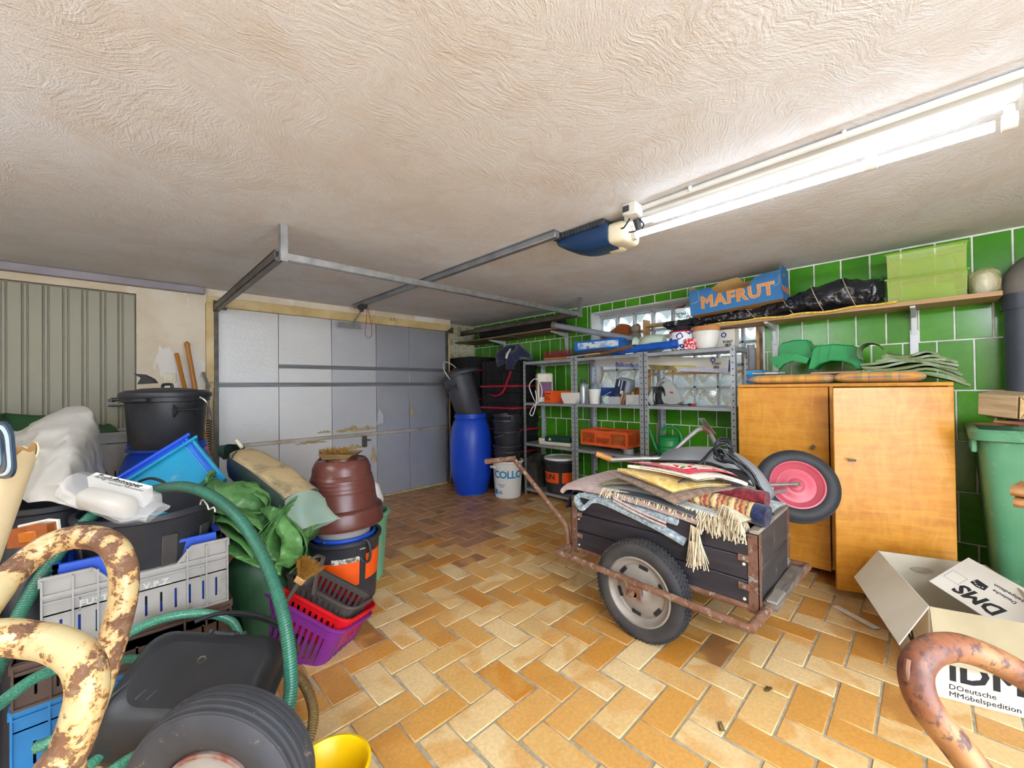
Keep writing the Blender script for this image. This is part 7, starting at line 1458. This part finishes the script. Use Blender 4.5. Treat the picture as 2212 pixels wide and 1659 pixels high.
single('black_cable', 'black rubber cable arching over the top of the black case', 'cable', MB().tube([(0.21, 1.93, 0.389), (0.258, 1.925, 0.396), (0.319, 1.893, 0.396), (0.396, 1.819, 0.382), (0.447, 1.741, 0.36), (0.468, 1.651, 0.342), (0.454, 1.581, 0.305)], .008, 8, sm=5).tube([(0.241, 1.956, 0.376), (0.325, 1.93, 0.371), (0.414, 1.83, 0.353), (0.463, 1.712, 0.331)], .006, 8, sm=5), m_ink, (0.34, 1.845, 0.394), world=True)
# cream carton with packed appliance, amber lamp
m_cc = mat('cream_carton', 'e3d3ae', .7, col2='d8c59c', scale=3)
cc = V((-0.243, 1.566, 1.12)); cb2 = V((-0.287, 1.614, 0.734)); Mcc = frame(cc, RV, RV.cross(cc-cb2)) if False else frame(cc, RV-(cc-cb2).normalized()*RV.dot((cc-cb2).normalized()), -FV+0*UP)
zx = (cc-cb2).normalized(); xx = (RV-zx*RV.dot(zx)).normalized(); yy = zx.cross(xx); Mcc = Mx((xx, yy, zx)).transposed().to_4x4(); Mcc.translation = cc
hl = (cc-cb2).length
t = thing('cream_carton', 'cream cardboard drum with torn rim at the left frame edge', 'carton', tuple(cc))
part('wall', MB(Mcc).lathe([(.055,-hl), (.058,-hl+.005), (.106,0), (.103,.0), (.054,-hl+.01), (0,-hl+.01)], 40, f=lambda p, a: V((p[0]*cos(0), p[1], p[2]+(.012*sin(7*a)+.006*sin(17*a) if p[2] > -.01 else 0)))), m_cc, t, True)
part('inner_lining', MB(Mcc).lathe([(.101,.0), (.06,-hl+.06)], 40, f=lambda p, a: V((p[0], p[1], p[2]+(.012*sin(7*a)+.006*sin(17*a) if p[2] > -.01 else 0)))), mat('kraft_lining', 'a37b45', .85), t, True)
ap = thing('packed_headlamp', 'dark blue and white rounded printed panel in the cream carton', 'panel', (-0.202, 1.484, 1.121))
Ma = frame((-0.196, 1.478, 1.124), RV*.96+FV*-.28, UP*.95-RV*.2)
for k, (w, h, c, z) in enumerate(((.13,.13,'2a3d52',0), (.115,.115,'c3d0d8',.004), (.105,.105,'26384c',.006), (.075,.08,'7f9fb4',.008), (.05,.06,'e4ecf0',.01))):
    r1, r2 = rr_(w,h,.035*w/.13,z-.006), rr_(w,h,.035*w/.13,z); q = MB(Ma).sheet([r1, r2], 0, True); q.add(r2, [list(range(24))]); part(('frame_ring', 'light_ring', 'dark_ring', 'blue_field', 'bright_field')[k], q, mat('panel_tone_%d' % k, c, .25), ap, True)
t = thing('indicator_lamp', 'amber vehicle indicator lamp standing among black tubs at left', 'lamp', (-0.193, 2.011, 0.795))
Mi = frame((-0.193, 2.011, 0.798), RV*.98+FV*.1+UP*.1, UP)
s = NT('amber_lens'); s.set(Base_Color=s.mix(s.noise(30, 3), sc('9c4d0a'), sc('7c3c08')), Roughness=.15, Coat_Weight=.5); wv_ = s.n('ShaderNodeTexVoronoi'); wv_.inputs['Scale'].default_value = 140; s.l(s.tc.outputs['Object'], wv_.inputs['Vector']); s.bump(wv_.outputs['Distance'], .25, .002)
part('lens', MB(Mi).prism([(-.062,-.03), (.05,-.034), (.058,.0), (.058,.03), (.03,.036), (-.05,.028)], -.02, .012), s.m, t, True); part('housing', MB(Mi).prism([(-.066,-.034), (.054,-.038), (.063,.0), (.063,.034), (.03,.041), (-.054,.033)], -.026, -.018), m_white, t, True)
part('lens_centre', MB(Mi).box((0,-.002,.012), (.05,.034,.006), None, .004), mat('amber_lens_centre', 'b5661a', .3), t, True)
single('black_stand', 'dark plastic canister under the amber indicator lamp', 'canister', MB().cyl((0,0,0), (0,0,V((-0.193, 2.011, 0.745)).z), .07, .06, 20), m_black, (V((-0.228, 2.186, 0.709)).x, V((-0.228, 2.186, 0.709)).y, 0))
# bucket with orange band, inverted pot, tray with coir
BB = (.99, 2.485, 0)
t = bucket('builder_bucket', 'large black bucket with torn orange label under the brown planter', 'bucket', BB, 0, .178, .203, .385, m_black, ears=False, handle=None)
r3 = lambda z: .178+.025*z/.385
cam_a = math.atan2(-BB[1], -BB[0])
m_torn2 = mat('torn_label_paper', 'cfc8ba', .9, col2='6b6358', scale=50, lo=.45, hi=.55)
band(t, m_orangelab, r3, .135, .275, cam_a-.75, cam_a+.42); band(t, m_orangelab, r3, .15, .30, cam_a+.62, cam_a+1.5); band(t, m_torn2, r3, .272, .30, cam_a-.35, cam_a+.42, 'torn_label', .0016)
lug = V((BB[0]+.212*cos(cam_a+.55), BB[1]+.212*sin(cam_a+.55), .33)); part('handle_lug', MB().tube([lug+V((0,0,.05))+RV*-.02, lug+RV*-.035, lug-UP*.06+RV*-.02, lug-UP*.065+RV*.02, lug+RV*.03, lug+UP*.05+RV*.015], .008, 8, True, sm=3), m_black, t, True)
part('wire_bail', MB().tube([lug+UP*.01, lug+RV*-.1-FV*.03+UP*.0, lug+RV*-.25-FV*.02+UP*.03, (BB[0]-.16, BB[1]-.12, .40)], .0035, 6, sm=6), m_wire, t, True)
single('grey_pail', 'grey pail nested inside the bucket with orange label', 'pail', MB().lathe([(0,0), (.13,0), (.155,.2), (.162,.2), (.162,.215), (.15,.215), (.128,.01), (0,.008)], 32), m_gc, (BB[0], BB[1], .235))
single('blue_pail', 'blue pail rim showing between grey pail and black bucket', 'pail', MB().lathe([(0,0), (.135,0), (.17,.17), (.18,.17), (.18,.185), (.166,.185), (.133,.01), (0,.008)], 32), m_blc2, (BB[0], BB[1], .215))
single('black_pail', 'black pail nested on top inside the grey pail', 'pail', MB().lathe([(0,0), (.12,0), (.15,.19), (.158,.19), (.158,.2), (.148,.2), (.118,.01), (0,.008)], 32), m_black, (BB[0], BB[1], .262))
m_brp = mat('brown_planter_plastic', '5f342c', .3, col2='573029', scale=4, dirt='806058', dlo=.64, dhi=.8, dscale=18)
pz0 = .458; pp = [(.2,-.0), (.234,.0), (.236,.012), (.232,.014), (.232,.09), (.226,.098), (.206,.108), (.196,.14), (.19,.19)]
pp += [p for k in range(5) for p in ((.1885-.003*k-.0006*k*k, .2+.022*k), (.1895-.003*k-.0006*k*k, .204+.022*k), (.1885-.0033*k-.0006*k*k, .208+.022*k))]
pp += [(.165,.325), (.15,.362), (.138,.378), (.132,.378), (.13,.372), (.09,.372), (.088,.382), (.075,.384), (0,.384)]
single('planter_pot', 'large brown bell shaped plastic planter standing upside down on buckets', 'planter', MB().lathe(pp, 48), m_brp, (BB[0]-.01, BB[1]+.0, pz0))
tt = V((BB[0]-.02, BB[1]-.02, pz0+.386)); t = thing('dustpan', 'dusty brown dustpan with coir bristles lying on the brown planter', 'dustpan', tuple(tt), 0, None, Euler((0,0,rad(-44))))
m_dp = mat('dusty_brown_plastic', '6b5233', .7, col2='84693f', scale=8)
part('pan', MB().sheet([[(-.085,-.07,.0), (.06,-.07,0), (.06,.08,0), (-.085,.08,0)], [(-.1,-.085,.035), (.1,-.09,.028), (.1,.09,.028), (-.1,.09,.035)], [(-.095,-.08,.037), (.095,-.085,.03), (.095,.085,.03), (-.095,.085,.037)], [(-.08,-.065,.006), (.055,-.065,.006), (.055,.075,.006), (-.08,.075,.006)]], closed=True).box((-.01,0,.004), (.14,.14,.006)), m_dp, t)
q = MB(); random.seed(8)
for k in range(260):
    a = V((random.uniform(-.095,.035), random.uniform(-.05,.05), .03)); q.cyl(a, a+V((random.uniform(-.03,.03), random.uniform(-.03,.03), random.uniform(.01,.035))), .0014, .0008, 4)
part('coir_bristles', q, mat('coir', '9c7434', .8, col2='7c5826', scale=40), t, kind='stuff'); part('pan_grip', MB().cyl((-.09,0,.03), (-.13,0,.04), .016, .012, 10), m_dp, t)
part('dark_foot', MB().box((-.08,-.03,.01), (.05,.08,.03), None, .01), m_black, t)
t = bucket('green_tub', 'pale green tub behind the bucket with the orange label', 'tub', (1.17, 2.66, 0), 0, .14, .175, .44, mat('pale_green_tub', '5f9271', .5, col2='6ea07f', scale=3), ears=False)
single('white_bag', 'white plastic sack sticking out of the pale green tub', 'bag', crumple(MB().lathe([(0,.2), (.1,.22), (.12,.36), (.1,.46), (.06,.52), (.03,.57), (0,.57)], 20, f=lambda p, a: V((p[0]*1.05, p[1]*.9, p[2]+.03*cos(a+.8)*(p[0]/.12)))), .016, 12), m_white, (1.185, 2.65, .12))
# dusty wrapped parcel
pa_, pb_ = V((0.549, 2.767, 0.873)), V((0.687, 2.243, 0.718)); dv = (pb_-pa_).normalized(); sv = dv.cross(UP).normalized(); nv_ = sv.cross(dv)
if nv_.z < 0: nv_ = -nv_
s = NT('dusty_film'); g = s.n('ShaderNodeNewGeometry'); sz = s.n('ShaderNodeSeparateXYZ'); s.l(g.outputs['True Normal'], sz.inputs[0]); dm = s.math('MULTIPLY', s.ramp(sz.outputs[2], [(.35, (0,0,0)), (.75, (1,1,1))]), s.ramp(s.noise(7, 5, .65), [(.3, (.25,.25,.25)), (.5, (1,1,1))]))
s.set(Base_Color=s.mix(dm, s.mix(s.noise(5, 3), sc('3c4a46'), sc('2d3430')), sc('b29c74')), Roughness=s.ramp(dm, [(0, (.3,.3,.3)), (1, (.85,.85,.85))])); s.bump(s.noise(14, 4), .3, .01); m_dusty = s.m
t = thing('wrapped_parcel', 'long dusty parcel in clear green film lying over the tarp', 'parcel', tuple((pa_+pb_)/2))
def sq(c, w, h, e=.38): return [c+sv*(w/2*(abs(cos(a))**e)*(1 if cos(a) > 0 else -1))+nv_*(h/2*(abs(sin(a))**e)*(1 if sin(a) > 0 else -1)) for a in [2*pi*k/24+.01 for k in range(24)]]
Ln = (pb_-pa_).length; rows = [sq(pa_+dv*(Ln*u)-nv_*.05, w, h) for u, w, h in ((-.14,.1,.08), (-.11,.15,.13), (0,.19,.15), (.3,.2,.16), (.6,.2,.16), (.9,.19,.145), (1.0,.18,.13))]
q = MB().sheet(rows, 0, True); q.add(rows[0], [list(range(24))]); q.add(rows[-1], [list(range(24))[::-1]]); part('parcel', crumple(q, .01, 14), m_dusty, t, True, sharp=50)
s = NT('teal_film'); s.set(Base_Color=s.mix(s.noise(9, 4), sc('8db9b6'), sc('a9a98a')), Roughness=.2, Alpha=.55, Specular_IOR_Level=.6); m_tfilm = s.m
rows = [sq(pb_+dv*(.01+.12*u)-nv_*(.05+.07*u), .19+.1*u, .12*(1-u)+.012, .5) for u in (0,.25,.5,.75,1)]; part('film_end', crumple(MB().sheet(rows, 0, True), .014, 14, 2), m_tfilm, t, True, sharp=25)
rows = [sq(pa_+dv*(-.16-.05*u)-nv_*.03+sv*.02*u, .11*(1-.3*u), .09*(1-.3*u)) for u in (0,1)]; part('bunched_end', crumple(MB().sheet([rows[0], rows[1]], 0, True).add(rows[1], [list(range(24))]), .02, 18), mat('dark_green_film', '21382f', .4), t, True, sharp=25)
part('dark_cord', MB().tube([(0.492, 2.738, 0.91), (0.471, 2.731, 0.887), (0.467, 2.721, 0.85), (0.482, 2.707, 0.842)], .004, 6, sm=5), m_ink, t, True); part('tag_peg', MB().cyl((0.512, 2.858, 0.958), (0.529, 2.814, 0.922), .011, seg=10), m_offw, t, True)
single('parcel_support', 'dark bag filling the gap under the dusty parcel', 'bag', crumple(MB().lathe([(0,0), (.17,.0), (.19,.2), (.17,.5), (.11,.68), (0,.7)], 22), .02, 7), m_gt2, (.66, 2.62, 0))
single('brown_board', 'dark brown board end behind the folded green tarp', 'board', MB().bar((0.479, 2.823, 0.67), (0.632, 2.885, 0.565), .08, .025, (0,0,1)), mat('dark_brown_wood', '5d4030', .6), (0.529, 2.846, 0.635), world=True)
# folded green tarp bundle
TARP_U = [[(0.548, 2.127, 0.687), (0.519, 2.156, 0.649), (0.48, 2.195, 0.589), (0.449, 2.226, 0.52), (0.446, 2.23, 0.468), (0.48, 2.197, 0.446), (0.538, 2.14, 0.424), (0.575, 2.104, 0.44)],
 [(0.544, 2.126, 0.678), (0.516, 2.154, 0.637), (0.482, 2.188, 0.58), (0.456, 2.214, 0.515), (0.455, 2.215, 0.469), (0.489, 2.182, 0.449), (0.544, 2.129, 0.434), (0.577, 2.097, 0.455)],
 [(0.54, 2.124, 0.668), (0.513, 2.151, 0.626), (0.484, 2.18, 0.57), (0.462, 2.202, 0.509), (0.465, 2.2, 0.469), (0.499, 2.167, 0.451), (0.55, 2.117, 0.444), (0.578, 2.09, 0.469)],
 [(0.535, 2.123, 0.659), (0.511, 2.148, 0.614), (0.486, 2.173, 0.561), (0.469, 2.19, 0.504), (0.475, 2.185, 0.47), (0.509, 2.152, 0.454), (0.556, 2.106, 0.454), (0.579, 2.083, 0.484)],
 [(0.531, 2.122, 0.649), (0.508, 2.145, 0.603), (0.488, 2.165, 0.551), (0.476, 2.178, 0.499), (0.485, 2.17, 0.47), (0.518, 2.137, 0.457), (0.561, 2.095, 0.464), (0.58, 2.076, 0.498)],
 [(0.527, 2.12, 0.64), (0.505, 2.142, 0.591), (0.49, 2.158, 0.542), (0.482, 2.166, 0.493), (0.494, 2.154, 0.47), (0.528, 2.122, 0.459), (0.567, 2.083, 0.475), (0.581, 2.069, 0.513)],
 [(0.523, 2.119, 0.631), (0.503, 2.139, 0.58), (0.492, 2.15, 0.533), (0.489, 2.154, 0.488), (0.504, 2.139, 0.471), (0.538, 2.107, 0.462), (0.573, 2.072, 0.485), (0.582, 2.063, 0.527)],
 [(0.519, 2.118, 0.621), (0.5, 2.136, 0.568), (0.494, 2.143, 0.524), (0.495, 2.142, 0.482), (0.514, 2.124, 0.471), (0.547, 2.092, 0.464), (0.579, 2.061, 0.495), (0.583, 2.056, 0.541)]]
s = NT('bright_green_tarp'); s.set(Base_Color=s.mix(s.ramp(s.noise(5, 5, .6), [(.35, (0,0,0)), (.7, (1,1,1))]), sc('5a8f4a'), sc('3c5f34')), Roughness=.38, Specular_IOR_Level=.5); crease(s, 11, .8, .03, 40); m_gtp = s.m
t = thing('folded_tarp', 'folded bright green tarpaulin bundle with eyelet slumped behind the crates', 'tarp', (.5, 2.2, 0))
q = MB().tube([(0.327, 2.509, 0.822), (0.343, 2.494, 0.803), (0.359, 2.478, 0.771), (0.386, 2.453, 0.729), (0.454, 2.443, 0.664), (0.536, 2.448, 0.573), (0.61, 2.405, 0.468), (0.624, 2.336, 0.398)], lambda u: (.045 if u < .08 else .022 if u < .2 else .03+.1*min(1,(u-.2)/.35) if u < .75 else .13-.2*(u-.75)), 26, sm=8)
part('bundle', crumple(q, .03, 11), m_gtp, t, True, sharp=35)
def tsheet(pts0, pts1, k, amp=.008, nd=5):
    """a folded tarp leaf between a front edge and a back edge"""
    f0 = spline([V(p) for p in pts0], 7); f1 = spline([V(p) for p in pts1], 7)
    rows = [[a.lerp(b, v)+UP*.012*sin(pi*v) for a, b in zip(f0, f1)] for v in [j/nd for j in range(nd+1)]]
    part('fold', crumple(MB().sheet(rows, .0035), amp, 14, k*1.7), m_gtp, t, True, sharp=180)
# nested U shaped leaves
for k in range(8):
    e = k*.0
    x0, y0 = 552+6*k, 1118+3*k
    F = [W8 for W8 in TARP_U[k]]
    tsheet(F, [V(p)+FV*.26+UP*.05+RV*.03 for p in F], k, .006)
# broad right panel with the eyelet
tsheet([(0.563, 2.183, 0.686), (0.591, 2.086, 0.63), (0.617, 2.02, 0.559), (0.609, 2.028, 0.491), (0.574, 2.077, 0.427)], [(0.5, 2.286, 0.674), (0.519, 2.157, 0.632), (0.537, 2.07, 0.574), (0.533, 2.06, 0.504), (0.515, 2.093, 0.448)], 21, .008)
tsheet([(0.569, 2.205, 0.68), (0.613, 2.107, 0.598), (0.635, 2.045, 0.532), (0.622, 2.058, 0.457), (0.575, 2.104, 0.393)], [(0.628, 2.469, 0.659), (0.699, 2.4, 0.582), (0.744, 2.358, 0.481), (0.735, 2.368, 0.381), (0.699, 2.404, 0.307)], 22, .008)
# upper and left leaves
tsheet([(0.282, 2.331, 0.666), (0.334, 2.281, 0.694), (0.412, 2.219, 0.66), (0.484, 2.163, 0.596)], [(0.326, 2.624, 0.702), (0.394, 2.556, 0.737), (0.484, 2.497, 0.694), (0.579, 2.405, 0.644)], 23, .01)
tsheet([(0.277, 2.322, 0.639), (0.339, 2.262, 0.655), (0.399, 2.203, 0.612), (0.451, 2.168, 0.544)], [(0.318, 2.563, 0.634), (0.39, 2.533, 0.671), (0.479, 2.475, 0.616), (0.548, 2.408, 0.591)], 24, .008)
tsheet([(0.279, 2.307, 0.601), (0.342, 2.246, 0.608), (0.397, 2.192, 0.557), (0.444, 2.161, 0.489)], [(0.317, 2.563, 0.587), (0.39, 2.534, 0.6), (0.479, 2.476, 0.544), (0.548, 2.409, 0.519)], 25, .008)
tsheet([(0.292, 2.281, 0.558), (0.359, 2.202, 0.523), (0.437, 2.127, 0.468), (0.533, 2.061, 0.414)], [(0.334, 2.548, 0.54), (0.418, 2.466, 0.539), (0.518, 2.369, 0.49), (0.612, 2.25, 0.45)], 26, .01)
tsheet([(0.44, 2.371, 0.733), (0.486, 2.327, 0.741), (0.525, 2.262, 0.701), (0.495, 2.263, 0.662), (0.447, 2.31, 0.672)], [(0.476, 2.617, 0.711), (0.538, 2.555, 0.73), (0.61, 2.486, 0.672), (0.601, 2.496, 0.609), (0.52, 2.575, 0.611)], 27, .008)
m_gtd = mat('dark_green_tarp', '22402a', .5, col2='2d5233', scale=7)
part('lower_body', crumple(MB().lathe([(0,0), (.16,0), (.18,.15), (.17,.3), (.14,.42), (.06,.5), (0,.5)], 24, Mx.Translation((.53,2.36,0))), .06, 7), m_gtd, t, True, sharp=60)
ey_ = V((0.562, 2.059, 0.563)); part('eyelet', MB().lathe([(.006,0), (.012,.0), (.012,.003), (.006,.003), (.006,0)], 14, frame(ey_, RV, UP)), m_wire, t, True)
# purple and red baskets, dark rack, brush
P0_, P1_ = V((0.459, 2.289, 0.324)), V((0.712, 1.862, 0.161)); bx2 = (P1_-P0_); Lb_ = bx2.length; bx2.normalize(); nb = UP*.86+RV*.46+FV*.1; nb = (nb-bx2*nb.dot(bx2)).normalized(); by = nb.cross(bx2)
if by.dot(FV) < 0: by = -by
def basket(name, label, m, o, w, d, h, ins, slots, lipw=.016):
    t = thing(name, label, 'basket', tuple(o)); Mb = Mx((bx2, by, nb)).transposed().to_4x4(); Mb.translation = o
    def ring_(k, z, r): return [(w/2+(x)*(w-2*k)/w, d/2+y*(d-2*k)/d, z) for x, y, _ in rr_(w, d, r, 0)]
    # walls with real slots: bars between upper and lower bands
    up_, md1, md2, lo = ring_(0, 0, .05), ring_(ins*.22, -h*.22, .05), ring_(ins*.72, -h*.74, .045), ring_(ins, -h, .04)
    part('upper_band', MB(Mb).sheet([up_, md1], .003, True), m, t, True); part('lower_band', MB(Mb).sheet([md2, lo], .003, True), m, t, True)
    part('base', MB(Mb).add(lo, [list(range(24))]), m, t, True)
    q = MB(Mb); n = len(md1); P1s, P2s = [], []
    for i in range(n):
        a0, a1, b0, b1 = V(md1[i]), V(md1[(i+1)%n]), V(md2[i]), V(md2[(i+1)%n]); L_ = (a1-a0).length
        k_ = max(1, int(L_/.032))
        for e in range(k_):
            u0, u1 = (e+.22)/k_ if k_ > 1 else 0, (e+.78)/k_ if k_ > 1 else 1; q.sheet([[a0.lerp(a1,u0), a0.lerp(a1,u1)], [b0.lerp(b1,u0), b0.lerp(b1,u1)]], .003)
    part('slotted_wall', q, m, t, True); part('rim', MB(Mb).sheet([[V(p)+V((0,0,-.004)) for p in up_], ring_(-lipw, -.004, .06), ring_(-lipw, .004, .06), ring_(-.002, .006, .05)], 0, True), m, t, True)
    return t
m_pur = mat('purple_plastic', '7a2a80', .35, col2='6c2472', scale=3); m_rdp = mat('red_plastic', 'd0161f', .35, col2='bb1119', scale=3); m_rack = mat('taupe_plastic', '4a4340', .45, col2='57504b', scale=6)
basket('purple_basket', 'purple slotted laundry basket lying tilted by the black case', m_pur, P0_, Lb_, .30, .25, .045, 1, .014)
basket('red_basket', 'red plastic basket nested tilted inside the purple basket', m_rdp, P0_+nb*.045+bx2*.045+by*.02, Lb_*.93, .27, .16, .03, 1, .012)
t = basket('taupe_basket', 'dark taupe basket with folding handle on top of the red basket', m_rack, P0_+nb*.085+bx2*.11+by*.05, Lb_*.78, .21, .11, .03, 1, .01)
ho = P0_+nb*.085+bx2*(.11+Lb_*.36)+by*.02
part('handle', MB().sheet([[ho+a_+b_ for b_ in (bx2*-.0+FV*-.012, bx2*.014+FV*-.01, bx2*.014+FV*.012, bx2*0+FV*.012)] for a_ in spline([bx2*.02, UP*.07+RV*.03, UP*.15+RV*.06, UP*.165+RV*.055, UP*.168+RV*.03, UP*.15+RV*.005, UP*.08-RV*.035, UP*.03-RV*.06], 4)], closed=True), m_rack, t, True)
bp = V((0.609, 2.044, 0.371)); bt = V((0.646, 2.007, 0.452)); dv = (bt-bp).normalized()
t = thing('hand_brush', 'round hand brush with golden brown bristles stuck in the baskets', 'brush', tuple(bp))
part('ferrule', MB().bar(bp-dv*.012, bp+dv*.02, .045, .03, tuple(FV), .004), m_pine, t, True); part('brush_handle', MB().cyl(bp-dv*.012, bp-dv*.11, .011, .009, 10), m_rack, t, True)
q = MB(); random.seed(12); lat_ = RV-dv*RV.dot(dv)
for k in range(420):
    a = random.uniform(-1,1); b = random.uniform(-1,1); p = bp+dv*.018+lat_*a*.018+FV*b*.012; q.cyl(p, p+(dv*(1-.18*a*a)+lat_*a*.62+FV*b*.3).normalized()*.092*random.uniform(.9,1.02), .0011, .0007, 3)
part('bristles', q, mat('golden_bristle', 'a9772c', .65, col2='7d5620', scale=60), t, kind='stuff', world=True)
# yellow bowl
yb = V((0.452, 1.25, 0.139)); rz_ = yb.z
t = thing('yellow_bucket', 'yellow plastic bucket on the tiles beside the hand truck tyre', 'bucket', (yb.x, yb.y, 0))
m_yel = mat('yellow_plastic', 'f0c40a', .35, col2='e8b805', scale=3)
part('body', MB().lathe([(0,0), (.075,0), (.08,.006), (.104,rz_-.01), (.112,rz_-.006), (.114,rz_+.002), (.106,rz_+.004), (.1,rz_-.002), (.076,.01), (0,.008)], 40), m_yel, t)
# right rusty tube handle
t = thing('tube_handle', 'brown rusted curved tube handle in the right foreground', 'handle', (0.684, 0.008, 0.898))
s = NT('brown_rust_paint'); n1 = s.noise(12, 6, .65); n2 = s.noise(60, 4, .65); base = s.mix(s.ramp(n1, [(.38, (0,0,0)), (.55, (1,1,1))]), sc('552f24'), sc('7c4a2c')); base = s.mix(s.ramp(s.noise(5, 3, .6), [(.56, (0,0,0)), (.72, (1,1,1))]), base, sc('b98f58')); base = s.mix(s.ramp(n2, [(.52, (0,0,0)), (.62, (1,1,1))]), base, sc('4a2a22'))
s.set(Base_Color=base, Roughness=.5); s.bump(n2, .3, .003); m_brust = s.m
RP = [(0.847, -0.123, 0.841), (0.799, -0.076, 0.887), (0.766, -0.044, 0.912), (0.739, -0.018, 0.924), (0.702, 0.003, 0.927), (0.676, 0.015, 0.915), (0.663, 0.014, 0.895), (0.66, 0.004, 0.874), (0.665, -0.015, 0.848), (0.671, -0.035, 0.817), (0.695, -0.057, 0.766), (.60,-.08,.5), (.60,-.10,.02)]
part('tube', MB().tube(RP, .0162, 16, sm=8), m_brust, t, True, sharp=180); part('end_plug', MB().tube([(0.662, 0.022, 0.927), (0.656, 0.023, 0.915), (0.655, 0.02, 0.897)], .003, 8, sm=4), m_rust, t, True)
